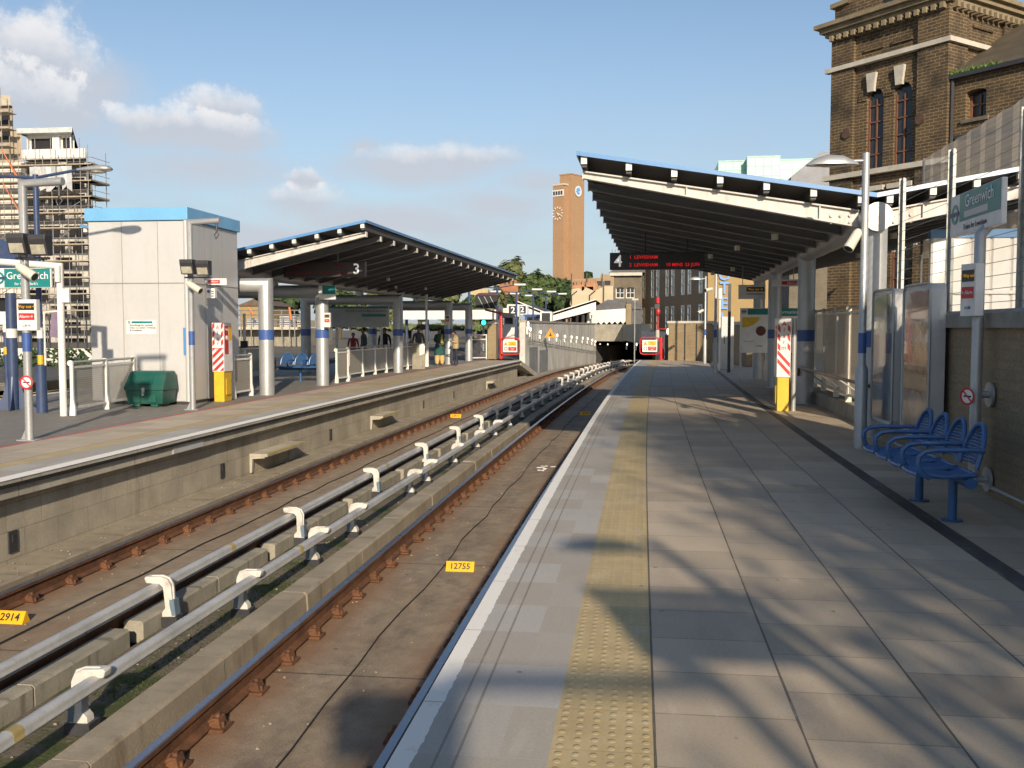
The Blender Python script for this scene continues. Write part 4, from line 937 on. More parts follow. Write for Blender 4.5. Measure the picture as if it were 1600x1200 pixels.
# red signal mast at the far end of the right-hand platform
c0=V((1.15,51.2,0)); th=thing('signal_mast','slim red mast with a red lamp above the end of the right-hand platform','signal mast',c0)
b=MB(); b.tube([c0+V((0,0,-1.2)),c0+V((0,0,1.5))],.10,10); b.build('base',m_stone,th); b=MB(); b.tube([c0+V((0,0,1.5)),c0+V((0,0,2.9))],.05,10); b.tube([c0+V((0,0,1.55)),c0+V((.5,0,1.55))],.03,6); b.build('pole',m_red,th)
b=MB(); b.tube([c0+V((0,0,2.9)),c0+V((0,0,3.2))],.10,12); b.ball(c0+V((0.02,-.1,2.45)),(.12,.1,.2)); b.build('lamp',m_red,th)
b=MB(); b.box(c0+V((-.16,-.14,2.62)),c0+V((.1,.1,2.86))); b.build('bracket',m_dark,th,smooth=0)
b=MB(); b.ball(c0+V((.55,-.1,1.42)),(.09,.07,.17),10,6); tag(b.build('white_lamp',m_lamp),'small lit white lamp beside the red signal mast','lamp')
c0=V((-.05,56,0)); b=MB(); b.tube([c0+V((0,0,-.6)),c0+V((0,0,3.2))],.035,8); b.box(c0+V((-.15,-.05,3.2)),c0+V((.2,.05,3.3))); tag(b.build('slim_post',m_galv),'slim pale post in front of the hotel left of the red mast','post')

# ================================================================== RIGHT-HAND PLATFORM
th=thing('platform_wall','brown brick wall with a concrete coping behind the blue seats','wall',C(3.4,4))
b=MB(); b.sweep([(3.36,0),(3.36,1.62),(3.72,1.62),(3.72,0)],-14,14.2,1.0); b.build('brickwork',m_brickW,th,smooth=0)
b=MB(); b.sweep([(3.30,1.62),(3.30,1.76),(3.40,1.80),(3.78,1.80),(3.78,1.62)],-14,14.25,1.0); b.build('coping',M('coping_concrete',(.27,.255,.22),.85,0,.2,2,.4),th,smooth=0)
b=MB(); b.tube([C(3.345,s,.09) for s in (-10,0,5,10,13.2)],.022,8); b.build('conduit',m_galv,th)
# wire fence on the wall
th=thing('wire_fence','tall wire fence on galvanised posts standing on the brick wall','fence',C(3.55,6))
for k,s in enumerate([14.05-2.2*i for i in range(12)]):
    b=MB(); c=C(3.58,s,1.79); b.box(c+V((-.012,-.045,0)),c+V((.012,.045,1.9))); b.box(c+V((-.045,.03,0)),c+V((.045,.045,1.9))); b.box(c+V((-.1,-.1,0)),c+V((.1,.1,.015))); b.build('post',m_galv,th,smooth=0)
b=MB()
for k in range(14): b.tube([C(3.56,s,1.88+.134*k) for s in (-10,0,5,10,14.05)],.0035,4,cap=False)
b.split('wire',m_wire,th)
# benches
def seat_row(c,rz,n,lab,grp=None):
    th=thing('seat_row',lab,'bench',c,rz,group=grp)
    w=.465; ox=.14; B=lambda: MB()
    # local: x forward (sitting direction), y along the row
    for i in range(n):
        y=(i-(n-1)/2)*w
        b=B(); 
        # perforated seat pan: slats following a curve
        pan=[(.24,.015),(.20,.03),(.05,.0),(-.12,-.015),(-.20,.02)]
        for k in range(13):
            yy=y-.19+.38*k/12; b.tube([V((x+ox,yy,.43+z)) for x,z in pan],.012,5)
        h=w/2-.03
        b.tube([V((.24+ox,y-h,.445)),V((.255+ox,y,.44)),V((.24+ox,y+h,.445))],.02,8); b.tube([V((-.2+ox,y-h,.45)),V((-.2+ox,y+h,.45))],.018,8)
        for e in (-h,h): b.tube([V((.24+ox,y+e,.445)),V((.05+ox,y+e,.43)),V((-.2+ox,y+e,.45))],.018,8)
        b.build('seat',m_benchblue,th,world=False)
        b=B(); sl=math.tan(R(16)); bx=lambda z:-.20+ox-(z-.5)*sl
        out=[]; 
        for k in range(15):
            a=math.pi*k/14; yy=.205*math.cos(a); z=.585+.255*math.sin(a) ; out.append((yy,z))
        path=[V((bx(.5),y+.205,.5))]+[V((bx(z),y+yy,z)) for yy,z in out]+[V((bx(.5),y-.205,.5))]
        b.tube(path,.02,8)
        for k in range(12):
            z=.53+.285*k/11; hw=.195 if z<=.585 else .205*math.sqrt(max(0,1-((z-.585)/.255)**2))-.012
            if hw>.02: b.tube([V((bx(z)-.012,y-hw,z)),V((bx(z)-.03,y,z)),V((bx(z)-.012,y+hw,z))],.0115,5)
        b.build('backrest',m_benchblue,th,world=False)
    for i in range(n+1):
        y=(i-n/2)*w; b=B()
        b.tube([V((x+ox,y,z)) for x,z in ((-.25,.65),(.10,.65),(.20,.635),(.245,.595),(.25,.535),(.22,.46),(.16,.42))],.02,8); b.build('armrest',m_benchblue,th,world=False)
    b=B(); b.tube([V((-.02,-n*w/2,.385)),V((-.02,n*w/2,.385))],.045,10); b.build('beam',m_benchblue,th,world=False)
    for y in (-n*w*.255,n*w*.255) if n>3 else (0.0,):
        b=B(); b.tube([V((-.02,y,0)),V((-.02,y,.385))],.038,12); b.tube([V((-.02,y,0)),V((-.02,y,.012))],.09,12); b.build('leg',m_benchblue,th,world=False)
    return th
seat_row((2.63,8.87,0),math.pi,4,'row of four blue metal seats with loop arms against the brick wall')
seat_row(C(-10.4,27.9),-math.pi/2-.1,3,'row of three blue metal seats between silver columns on the left-hand platform')
# advert cases
def advert(s0,lab,pm):
    X=3.20; y0=s0; th=thing('advert_case',lab,'advert case',(X,y0+.5,.36),group='glazed advert cases on the brick wall')
    b=MB(); w,h,q=1.05,1.74,.10; P=[]
    for (sx,sz) in ((1,1),(-1,1),(-1,-1),(1,-1)):
        a0={(1,1):0,(-1,1):90,(-1,-1):180,(1,-1):270}[(sx,sz)]
        for k in range(5): a=R(a0+22.5*k); P.append((w/2+sx*(w/2-q)+q*math.cos(a),h/2+sz*(h/2-q)+q*math.sin(a)))
    b.prism(P,(X,y0,.37),Y1,Z1,(.165,0,0)); b.build('case',m_advert,th,bevel=.008,smooth=40)
    b=MB(); k=.06; Pi=[(k+(p[0])*(w-2*k)/w,k+p[1]*(h-2*k)/h) for p in P]; b.prism(Pi,(X-.006,y0,.37),Y1,Z1,(.006,0,0)); b.build('glazed_poster',pm,th,smooth=0)
    b=MB(); b.tube([(X-.006,y0+p[0],.37+p[1]) for p in P+[P[0]]],.016,6,cap=False); b.build('frame_trim',m_galv,th)
def poster_mat(name,cols,bands,seed):
    m,g=newmat(name); ob=g.n('TexCoord').outputs['Object']; s=g.n('SeparateXYZ',Vector=ob).outputs
    n=g.noise(g.mapv(ob,(1,2.6,1.8)),1.6,4,.5); z=g.m('ADD',s[2],g.m('MULTIPLY',g.m('SUBTRACT',n,.5),.5)); c=g.mix(g.ramp(n,.4,.6),cols[0],cols[1])
    for lo,hi,cc in bands: c=g.mix(g.m('MULTIPLY',g.m('GREATER_THAN',z,lo),g.m('LESS_THAN',z,hi)),c,g.mix(g.ramp(n,.4,.62),cc,[x*.45 for x in cc]))
    g.out(c,.16,0,Coat_Weight=.55,Coat_Roughness=.03); return m
advert(11.02,'nearer advert case with a brown and maroon poster behind glass',poster_mat('brown_poster',((.16,.10,.06),(.26,.18,.12)),[(1.35,2.0,(.20,.018,.028)),(.0,.45,(.32,.24,.19)),(.75,1.0,(.36,.19,.09)),(1.1,1.22,(.5,.46,.4))],1))
advert(12.52,'farther advert case with a dark grey-blue poster behind glass',poster_mat('dark_poster',((.07,.085,.09),(.14,.15,.15)),[(1.45,1.9,(.06,.09,.05)),(.25,.75,(.10,.16,.23)),(1.2,1.32,(.38,.38,.36))],2))
# station name sign and its post
c0=V((3.36,9.66,0)); th=thing('sign_post','silver post fixed to the brick wall below the right-hand station name sign','post',(3.22,9.75,0))
c0=V((3.25,9.7,0)); b=MB(); b.tube([c0+V((0,0,.12)),c0+V((0,0,2.5)),c0+V((.06,0,2.57))],.052,14); b.build('pole',m_silver,th)
for z in (.16,.98):
    b=MB(); b.tube([c0+V((0,0,z)),c0+V((.14,0,z))],.035,10); b.tube([c0+V((.115,0,z)),c0+V((.135,0,z))],.12,18); b.split('bracket',m_silver,th)
name_sign((3.27,9.95,2.77),(0,-1,0),1.42,.42,'teal and white station name sign for Lewisham trains above the brick wall','', 'Trains for Lewisham')
info_panel((3.15,9.70,1.98),(.25,-.97,0),('←Way out','←Alarm','←Lift'),'grey panel reading Way out, Alarm and Lift on the post by the blue seats',w=.24,h=.5)
th=thing('no_smoking_sign','small round no-smoking sign on the post behind the blue seats','sign',(3.1,9.6,.97)); nosmoke(th,(3.13,9.56,.97),(.5,-.87,0),.085)
# lamp posts
def lamp(c,lab,zt=3.93,head=True):
    c=V(c); th=thing('lamp_post',lab,'lamp post',c,group='silver platform lamp posts')
    b=MB(); b.tube([c,c+V((0,0,1.06)),c+V((0,0,1.14)),c+V((0,0,zt))],.08,18,rs=[.082,.082,.05,.046]); b.build('pole',m_silver,th)
    b=MB(); post_band(b,c,1.28,1.55,.054); b.build('blue_band',m_bandblue,th)
    # shell-shaped head pointing to the track
    n=14; vs=[]; fs=[]
    secs=[(-.10,.03,.02),(-.16,.08,.06),(-.30,.13,.125),(-.50,.145,.14),(-.66,.12,.09),(-.76,.06,.025),(-.79,.01,.004)]
    z0=zt-.15
    for x,w,h in secs:
        for j in range(n):
            a=math.pi*j/(n-1); vs.append(c+V((x,math.cos(a)*w,z0+math.sin(a)*h)))
    for i in range(len(secs)-1):
        for j in range(n-1): fs.append((i*n+j,(i+1)*n+j,(i+1)*n+j+1,i*n+j+1))
        fs.append((i*n+n-1,(i+1)*n+n-1,(i+1)*n,i*n))
    b=MB(); b.mesh(vs,fs); b.tube([c+V((0,0,zt-.10)),c+V((-.2,0,zt-.10))],.02,8); o=b.build('lamp_head',m_silver,th,smooth=50)
    b=MB(); b.ball(c+V((-.45,0,z0-.005)),(.22,.10,.02),12,6); b.build('lens',m_floodglass,o)
    return th
lamp(C(2.93,13.37),'nearest silver lamp post with a shell-shaped head beside the blue seats')
lamp(C(2.22,34.4),'slim silver lamp post at the far end of the right-hand canopy')
lamp(C(2.19,44.2),'farthest silver lamp post with a shell-shaped head before the brick end wall')
lamp((2.92,6.3,0),'silver lamp post beside the camera just outside the right edge')
lamp((2.74,-2.0,0),'silver lamp post behind the camera on the right-hand platform')
cctv(C(2.93,13.37)+V((-.15,-.03,2.78)),(-.35,-.25,-.55),'cream surveillance camera on the nearest right-hand lamp post',C(2.93,13.37)+V((0,0,2.9)))
cctv(C(2.22,34.4)+V((-.25,-.05,2.95)),(-.6,-.4,-.15),'cream surveillance camera on the lamp post at the far end of the canopy',C(2.22,34.4)+V((0,0,3.0)))
cctv(C(2.19,44.2)+V((-.22,-.05,2.35)),(-.6,-.4,-.3),'cream surveillance camera on the farthest right-hand lamp post',C(2.19,44.2)+V((0,0,2.4)))
# things behind the camera whose shadows fall into the picture
th=thing('hanging_sign','square direction sign on a post behind the camera','sign',(2.62,-1.1,0))
b=MB(); b.tube([(2.62,-1.1,0),(2.62,-1.1,2.9),(1.65,-1.1,2.9)],.05,12); b.build('post',m_silver,th); b=MB(); b.box((1.68,-1.13,2.42),(2.5,-1.07,2.82)); b.build('board',m_signwhite,th,smooth=0)
monitors((1.35,-3.6,3.3),(2.6,-3.5,3.3),(1.15,-4.1,3.15),.55,'red arm holding a dark monitor behind the camera on the right-hand platform',(2.6,-3.5,0))
# alarm points
def stripes(b,c,r,w,h,y0,sl=.9):
    # diagonal bars clipped to the panel
    k=-w*sl
    while k<h:
        pts=[(-w/2,k),(w/2,k+w*sl),(w/2,k+w*sl+.085),(-w/2,k+.085)]
        out=[]
        def clip(ps,z,keep_below):
            o=[]
            for i in range(len(ps)):
                p,q=ps[i],ps[(i+1)%len(ps)]; ip=(p[1]<=z) if keep_below else (p[1]>=z); iq=(q[1]<=z) if keep_below else (q[1]>=z)
                if ip: o.append(p)
                if ip!=iq: t=(z-p[1])/(q[1]-p[1]); o.append((p[0]+(q[0]-p[0])*t,z))
            return o
        ps=clip(clip(pts,h,True),0,False)
        if len(ps)>2: b.prism(ps,c,r,Z1,V(r).cross(Z1)*.003)
        k+=.165
def alarm(c,w,d,h,lab,side,sl):
    c=V(c); th=thing('alarm_point',lab,'alarm point',c,group='red and white striped alarm points')
    b=MB(); b.box(c+V((.02,.02,0)),c+V((w-.02,d-.02,.66))); b.build('base',m_yellow,th,bevel=.008,smooth=0)
    b=MB(); b.box(c+V((0,0,.66)),c+V((w,d,h))); b.build('cabinet',m_signwhite,th,bevel=.006,smooth=0)
    b=MB(); stripes(b,c+V((w/2,-.001,.68)),X1,w*.92,.50,0,sl); 
    # broken side stripes beside the word
    for z in (1.22,1.40,1.58):
        for sx in (-1,1): b.prism([(-.025,0),(.025,.05*sl),(.025,.11+.05*sl),(-.025,.11)],c+V((w/2+sx*(w*.46-.027),-.001,z)),X1,Z1,(0,-.003,0))
    b.build('stripes',m_signred,th,smooth=0)
    for k,ch in enumerate('Alarm'): text(ch,.13,th,m_signred,c+V((w/2,-.004,h-.11-.115*k)),X1,name='lettering',depth=.001)
    sx=w if side>0 else 0; n=V((side,0,0)); r=Y1 if side>0 else -Y1
    b=MB(); panel(b,c+V((sx,d*.32,1.35))+n*.003,r,Z1,d*.42,.62,.004); b.build('red_panel',m_signred,th,smooth=0)
    b=MB(); panel(b,c+V((sx,d*.76,1.5))+n*.003,r,Z1,d*.34,.32,.004); b.build('yellow_panel',m_plate,th,smooth=0)
    text('Help',.07,th,m_lettwhite,c+V((sx,d*.32,1.58))+n*.006,r,name='lettering',depth=.001); 
    b=MB(); disc(b,c+V((sx,d*.32,1.4))+n*.005,r,Z1,0,.05,.01); b.build('button',m_lettwhite,th)
    b=MB(); b.box(c+V((sx-.008 if side>0 else -.004,d*.2,.15)),c+V((sx+.004 if side>0 else .008,d*.8,.5))); b.build('door',m_yellow,th,smooth=0)
alarm((-9.16,19.95,0),.27,.45,1.73,'striped alarm point with a yellow base beside the lift housing',1,.95)
alarm((2.72,19.1,0),.26,.34,1.80,'striped alarm point with a yellow base under the right-hand canopy',-1,-1.1)
c0=V((3.06,19.2,0)); b=MB(); b.tube([c0,c0+V((0,0,1.80))],.045,12); tag(b.build('slim_post',m_silver),'short silver post right beside the right-hand alarm point','post')
# hanging signs under the right-hand canopy
th=thing('way_out_sign','white hanging Way out sign with a black field under the right-hand canopy','sign',(2.9,27,2.3))
c0=at(1175,456,27); b=MB(); panel(b,c0,X1,Z1,.72,.39,.08); b.build('case',m_signwhite,th,bevel=.006,smooth=0)
b=MB(); panel(b,c0+V((.09,-.004,.07)),X1,Z1,.48,.12,.004); b.build('black_field',m_black,th,smooth=0); text('Way out ➔',.085,th,m_amber,c0+V((.09,-.008,.07)),X1,name='lettering',depth=.001); b=MB(); panel(b,c0+V((.09,-.003,-.06)),X1,Z1,.46,.02,.002); b.build('underline',m_dark,th,smooth=0)
for x in (-.25,.25): b=MB(); b.tube([c0+V((x,.04,.19)),c0+V((x,.04,.75))],.01,6); b.build('hanger',m_silver,th)
th=thing('alarm_sign','white hanging sign with a red Alarm field under the right-hand canopy','sign',(3.5,24.5,2.7))
c0=at(1227,442,24.5); b=MB(); panel(b,c0,X1,Z1,.63,.17,.06); b.build('case',m_signwhite,th,bevel=.006,smooth=0); b=MB(); panel(b,c0+V((.10,-.004,.0)),X1,Z1,.36,.09,.004); b.build('red_field',m_signred,th,smooth=0); text('Alarm↘',.07,th,m_lettwhite,c0+V((.16,-.008,0)),X1,name='lettering',depth=.001)
for x in (-.2,.2): b=MB(); b.tube([c0+V((x,.03,.08)),c0+V((x,.03,.5))],.01,6); b.build('hanger',m_silver,th)
# information boards
c0=at(1178,517,30.2); th=thing('information_board','information board with a white poster and a yellow corner under the right-hand canopy','notice board',(c0.x,30.2,0))
w=.84
for x in (-.38,.38): b=MB(); b.box((c0.x+x-.03,30.24,0),(c0.x+x+.03,30.30,2.2)); b.build('leg',m_silver,th,smooth=0)
b=MB(); b.box((c0.x-.42,30.16,.85),(c0.x+.42,30.24,2.22)); b.build('case',m_signwhite,th,bevel=.006,smooth=0)
b=MB(); b.box((c0.x-.20,30.155,2.02),(c0.x+.42,30.16,2.20)); b.build('heading',m_teal,th,smooth=0)
roundel(th,(c0.x-.31,30.158,2.11),X1,Z1,.062,ring=m_dark)
b=MB(); b.prism([(-.36,.44),(.17,.44),(.12,.32),(0,.22),(-.16,.15),(-.36,.13)],(c0.x,30.155,1.5),X1,Z1,(0,.005,0)); b.build('yellow_shape',m_yellow,th,smooth=0)
b=MB(); disc(b,(c0.x+.20,30.156,1.52),X1,Z1,0,.15,.004); b.build('brown_disc',M('poster_brown',(.11,.035,.03),.4),th)
b=MB(); b.box((c0.x+.05,30.155,1.05),(c0.x+.26,30.16,1.07)); b.box((c0.x-.30,30.155,1.2),(c0.x-.0,30.16,1.21)); b.build('text_lines',m_dark,th,smooth=0)
c1=at(1232,490,30.6); th=thing('information_board','information board with a teal Information heading partly hidden by a column','notice board',(c1.x,30.6,0))
for x in (-.52,.42): b=MB(); b.box((c1.x+x-.03,30.66,0),(c1.x+x+.03,30.72,2.2)); b.build('leg',m_silver,th,smooth=0)
b=MB(); b.box((c1.x-.55,30.58,.85),(c1.x+.50,30.66,2.22)); b.build('case',m_signwhite,th,bevel=.006,smooth=0)
b=MB(); b.box((c1.x-.55,30.575,1.98),(c1.x+.50,30.58,2.22)); b.build('heading',m_teal,th,smooth=0); text('Information',.15,th,m_lettwhite,(c1.x-.04,30.57,2.10),X1,name='lettering',depth=.001)
# railings with perforated panels on the right
pts=[C(3.70,16.9),C(3.72,18.2),C(3.74,19.5),C(3.80,21.3),C(3.84,22.7),C(3.9,24.2)]
railing([p+V((0,0,.25)) for p in pts],'tall cream railing with perforated panels behind the alarm point on the right-hand platform',hh=1.78,pmat=m_cream)
b=MB(); b.sweep([(3.62,0),(3.62,.26),(3.95,.26),(3.95,0)],14.3,25,1); tag(b.build('kerb_wall',m_midwall,smooth=0),'low concrete upstand below the cream railing','low wall')
h0=[C(3.24,s,.78) for s in (21.0,19.5,18,16.2,14.3)]
th=thing('handrail','brown tubular handrail running from the silver column to the lamp post','handrail',C(3.24,18)); b=MB(); b.tube([C(3.24,21.05,.6)]+h0,.028,10); b.build('tube',M('brown_handrail',(.12,.07,.05),.4,.3),th)
b=MB()
for s in (20.3,18.5,16.6,15): b.tube([C(3.24,s,.76),C(3.62,s,.5)],.015,6)
b.split('bracket',m_galv,th)
# brick end wall
A,B_=V((1.62,48.35,0)),V((3.75,47.55,0)); d=(B_-A); L=d.length; dn=d.normalized(); nn=V((-dn.y,dn.x,0)); nn=nn if nn.y<0 or nn.x<0 else -nn
th=thing('brick_end_wall','low pale brick wall with a stone coping closing the right-hand platform','wall',A)
b=MB(); b.obox(A+Z1*-.3,dn*L,-nn*.35,Z1*2.12); b.build('brickwork',m_brickE,th,smooth=0)
b=MB(); b.obox(A+Z1*1.82-dn*.06+nn*.06,dn*(L+.1),-nn*.47,Z1*.13); b.build('coping',m_stone,th,bevel=.02,smooth=0)
b=MB()
for t in (.36,.62): b.obox(A+dn*L*t+nn*.02,dn*.06,-nn*.02,Z1*1.8)
b.split('downpipe',m_dark,th,smooth=0)
A2,B2=B_,V((4.55,40.5,0)); d2=(B2-A2); th=thing('brick_side_wall','shaded brick wall with coping behind the far lamp posts','wall',A2); b=MB(); b.obox(A2,d2,(.35,0,0),Z1*1.75); b.build('brickwork',m_brickW,th,smooth=0); b=MB(); b.obox(A2+Z1*1.75-V((.06,0,0)),d2,(.47,0,0),Z1*.13); b.build('coping',m_stone,th,smooth=0)
c0=at(1135,540,38.0); c0.z=0; th=thing('equipment_cabinet','tall narrow grey cabinet beside the far lamp posts','cabinet',c0); b=MB(); b.box(c0+V((-.2,0,0)),c0+V((.28,.4,2.05))); b.build('case',m_silver,th,bevel=.01,smooth=0); b=MB(); b.box(c0+V((-.1,-.01,1.0)),c0+V((-.07,0,1.3))); b.build('handle',m_dark,th,smooth=0)
c0=at(1124,540,37.0); c0.z=0; b=MB(); b.tube([c0,c0+V((0,0,2.7))],.04,8); b.tube([c0+V((0,0,2.7)),c0+V((0,0,3.1))],.09,10); tag(b.build('white_post',m_white),'slim white post with a thick head beside the grey cabinet','post')
c0=at(1139,540,35.5); c0.z=0; b=MB(); b.box(c0+V((-.05,-.05,0)),c0+V((.05,.05,3.2))); tag(b.build('dark_post',m_dark,smooth=0),'square dark post just right of the grey cabinet','post')
# ================================================================== CUTTING AND TUNNEL
th=thing('retaining_wall','tall curved grey concrete retaining wall beside the descending tracks','wall',C(-6.95,60))
def wl(s): return -6.9+.0*s
b=MB(); b.sweep([(-6.95,-3),(-6.95,1.90),(-7.25,1.90),(-7.25,-3)],50.2,85.6,1.0); b.build('wall_face',m_retain,th,smooth=0)
b=MB(); b.sweep([(-6.90,1.90),(-6.90,2.02),(-7.30,2.02),(-7.30,1.90)],50.2,85.4,1.0); b.build('coping',m_lintel,th,smooth=0)
b=MB(); b.sweep([(-6.945,.55),(-6.93,.55),(-6.93,-1.9),(-6.945,-1.9)],51.5,54.5,1.0); b.sweep([(-6.945,.3),(-6.935,.3),(-6.935,-1.0),(-6.945,-1.0)],55.2,58.5,1.0); b.build('patched_panels',concrete('smooth_grey_patch',(.20,.205,.21),streak=.15,white=0),th,smooth=0)
# cable tray with upright brackets
th=thing('cable_rack','cable rack of many upright brackets and looping cables along the retaining wall','cable rack',C(-6.85,60))
zc=lambda s: .76-.043*(s-56)
b=MB()
for k in range(38):
    s=51+k*.85; c=C(-6.88,s,zc(s)); b.box(c+V((-.012,-.012,0)),c+V((.012,.012,.40)))
b.split('upright',m_galv,th,smooth=0)
b=MB(); q=random.Random(2)
for j in range(2):
    pts=[]; 
    for k in range(70): s=50.6+k*.5; pts.append(C(-6.83+.02*j,s,zc(s)+.02-.05*j-.10*abs(math.sin(s*1.3+j))*q.random()))
    b.tube(pts,.011,5)
b.split('cable',m_cable,th)
prev=None
for k,(px,py) in enumerate([(788,508),(808,513),(826,517),(842,521),(857,524),(869,526),(881,527.5),(891,528.5),(900,529.5),(909,530),(917,531),(924,533),(929,535)]):
    # wall lamps: on the wall plane
    best=min((abs((at(px,py,s).x)-(-6.93+s*s/RAD)),s) for s in [50.5+.25*i for i in range(140)]); s=best[1]; c=at(px,py,s); c.x=-6.93+s*s/RAD
    if prev is None:
        prev=thing('bulkhead_lamp','lit white bulkhead lamp in the long row on the retaining wall','lamp',c,group='bulkhead lamps on the retaining wall')
        b=MB(); b.ball((.09,-.02,.08),(.062,.062,.11),10,7); b.build('globe',m_lamp,prev,world=False); b=MB(); b.box((.0,-.08,-.32),(.09,.06,-.08)); b.build('bracket',m_white,prev,world=False,smooth=0); 
    else: dup(prev,loc=c)
c0=at(848,520,56.2); c0.x=-6.45+56.2**2/RAD; th=thing('warning_sign','orange triangular warning sign among the lamps on the retaining wall','sign',c0)
b=MB(); b.prism([(-.32,-.26),(.32,-.26),(0,.29)],c0,X1,Z1,(0,.03,0)); b.build('triangle',m_orange,th,smooth=0); b=MB(); b.prism([(-.09,-.12),(.09,-.12),(0,.12)],c0+V((0,-.005,-.08)),X1,Z1,(0,.003,0)); b.build('symbol',m_lettblack,th,smooth=0)
th=thing('tunnel_portal','concrete tunnel portal with a dark opening where the tracks disappear','tunnel',(-1.2,85,-2))
def lin(pA,pB,z0,z1,mat,name,thk=.6):
    pA,pB=V(pA),V(pB); d=(pB-pA); n=V((-d.y,d.x,0)).normalized()*thk; n=n if n.y>0 or n.x>0 else -n; b=MB(); b.obox(pA+Z1*z0,d,n,Z1*(z1-z0)); b.build(name,mat,th,smooth=0)
P0,P1=at(929,520,85),at(973,520,84); P2=at(1002,520,62); P3=at(1047,520,57)
zt=at(950,507,85).z; zb=at(950,533,85).z
for p in (P0,P1,P2,P3): p.z=0
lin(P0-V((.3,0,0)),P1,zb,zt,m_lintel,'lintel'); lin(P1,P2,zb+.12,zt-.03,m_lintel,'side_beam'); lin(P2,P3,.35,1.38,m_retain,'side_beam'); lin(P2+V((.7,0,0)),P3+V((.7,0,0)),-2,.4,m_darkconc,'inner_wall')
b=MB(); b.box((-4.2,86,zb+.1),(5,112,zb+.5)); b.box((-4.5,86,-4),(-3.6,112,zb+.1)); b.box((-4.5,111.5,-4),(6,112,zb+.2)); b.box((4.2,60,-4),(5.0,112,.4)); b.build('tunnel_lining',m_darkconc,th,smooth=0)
b=MB(); b.box(P1+V((0.0,.7,zb+.5)),V((4.6,86,zb+.6))); 
for px,py,s in ((938,538,95),(950,538,92),(980,538,75),(995,538,64.5),(1031,537,58.6)):
    c=at(px,py,s); dup(prev,loc=c-V((.10,.3,.08)),label='small lit lamp inside the dark tunnel mouth')
# ================================================================== STATION BEYOND THE WALL
def vcanopy(lab):
    th=thing('station_canopy',lab,'canopy',at(865,500,95).xy.to_3d())
    pts=[(808,470,14),(858,490,10),(931,467,15)]; Y0=95
    P=[(at(x,y,Y0),at(x,y+h+3,Y0)) for x,y,h in pts]
    b=MB()
    for (t0,b0),(t1,b1) in zip(P,P[1:]): b.mesh([b0,b1,t1,t0]+[p+V((0,.25,0)) for p in (b0,b1,t1,t0)],[(0,1,2,3),(7,6,5,4),(0,4,5,1),(3,2,6,7),(1,5,6,2),(0,3,7,4)])
    b.build('fascia',m_white,th,smooth=0)
    b=MB()
    for (t0,b0),(t1,b1) in zip(P,P[1:]):
        a=[p-V((0,0,.1)) for p in (t0,t1)]; b.mesh([a[0],a[1],a[1]+V((0,26,0)),a[0]+V((0,26,0))]+[p+V((0,0,-.2)) for p in (a[0],a[1],a[1]+V((0,26,0)),a[0]+V((0,26,0)))],[(0,1,2,3),(7,6,5,4),(0,4,5,1),(2,6,7,3)])
    b.build('roof',m_soffit,th,smooth=0)
    for px,Y in ((864,96),(873,104),(889,101),(902,99),(911,98),(919,97.5),(926,97)):
        c=at(px,500,Y); b=MB(); b.tube([(c.x,Y,0),(c.x,Y,c.z+.5)],.16 if px>864 else .34,8); b.build('column',m_navy if px==864 else m_white,th)
    b=MB()
    for px,Y in ((893,104),(921,100)): c=at(px,462,Y); b.tube([(c.x,Y,at(px,476,Y).z),(c.x,Y,c.z),(c.x+.6,Y,c.z+.5)],.07,6)
    b.split('finial',m_dark,th)
vcanopy('white V-shaped platform canopy above the retaining wall')
th=thing('valanced_canopy','white canopy with a scalloped valance left of the old grey brick house','canopy',(-4,98,0)); Y0=98
a,c=at(918,486,Y0),at(978,482,Y0); hz=at(978,503,Y0).z
b=MB(); d=c-a; n=int(d.length/.5)
for i in range(n):
    p,q=a+d*(i/n),a+d*((i+1)/n); zz=hz+(p.z-c.z)*.5; b.prism([(0,p.z),(q.x-p.x,q.z),(q.x-p.x,zz+.1),((q.x-p.x)*.5,zz-.18),(0,zz+.1)],(p.x,Y0,0),X1,Z1,(0,.08,0))
b.build('valance',m_white,th,smooth=0)
b=MB(); b.prism([(a.x,a.z),(c.x,c.z),(c.x,c.z+.8),(a.x+2,c.z+.9)],(0,Y0+.1,0),X1,Z1,(0,9,0)); b.build('roof',m_slate,th,smooth=0)
b=MB()
for k in range(6): x=a.x+.5+(c.x-a.x-.8)*k/5; b.tube([(x,Y0+.6,0),(x,Y0+.6,a.z)],.10,8)
b.split('column',m_white,th)
b=MB(); b.box((a.x-2,Y0+5,0),(c.x,Y0+5.3,a.z)); b.build('back_wall',m_dark,th,smooth=0)
c2=at(982,495,Y0); b=MB(); b.box((c.x+.02,Y0-.2,0),(c.x+.55,Y0+6,at(984,475,Y0).z)); b.build('brick_pier',m_brickE,th,smooth=0)
def numsign(px,py,Y,s,lab,w=.9):
    c=at(px,py,Y); th=thing('platform_number',lab,'sign',(c.x,Y,0)); b=MB(); b.box(c+V((-w/2,0,-w/2)),c+V((w/2,.1,w/2))); b.build('plate',m_signwhite,th,smooth=0); b=MB(); b.box(c+V((-w*.36,-.01,-w*.38)),c+V((w*.36,0,w*.38))); b.build('field',m_black,th,smooth=0)
    if s: text(s,w*.75,th,m_lettwhite,c+V((0,-.015,0)),X1,name='number',depth=.002,bold=.01)
    b=MB(); b.tube([(c.x+w*.55,Y+.05,0),(c.x+w*.55,Y+.05,c.z+w*.4)],.06,8); b.build('post',m_silver,th)
numsign(801.5,485,72,'2','black and white platform number 2 facing the camera above the retaining wall')
numsign(816,484,80,'2','second black and white platform number partly hidden behind a lamp post above the retaining wall',.85)
numsign(853,496,74,'','small black board in a white frame under the V-shaped canopy')
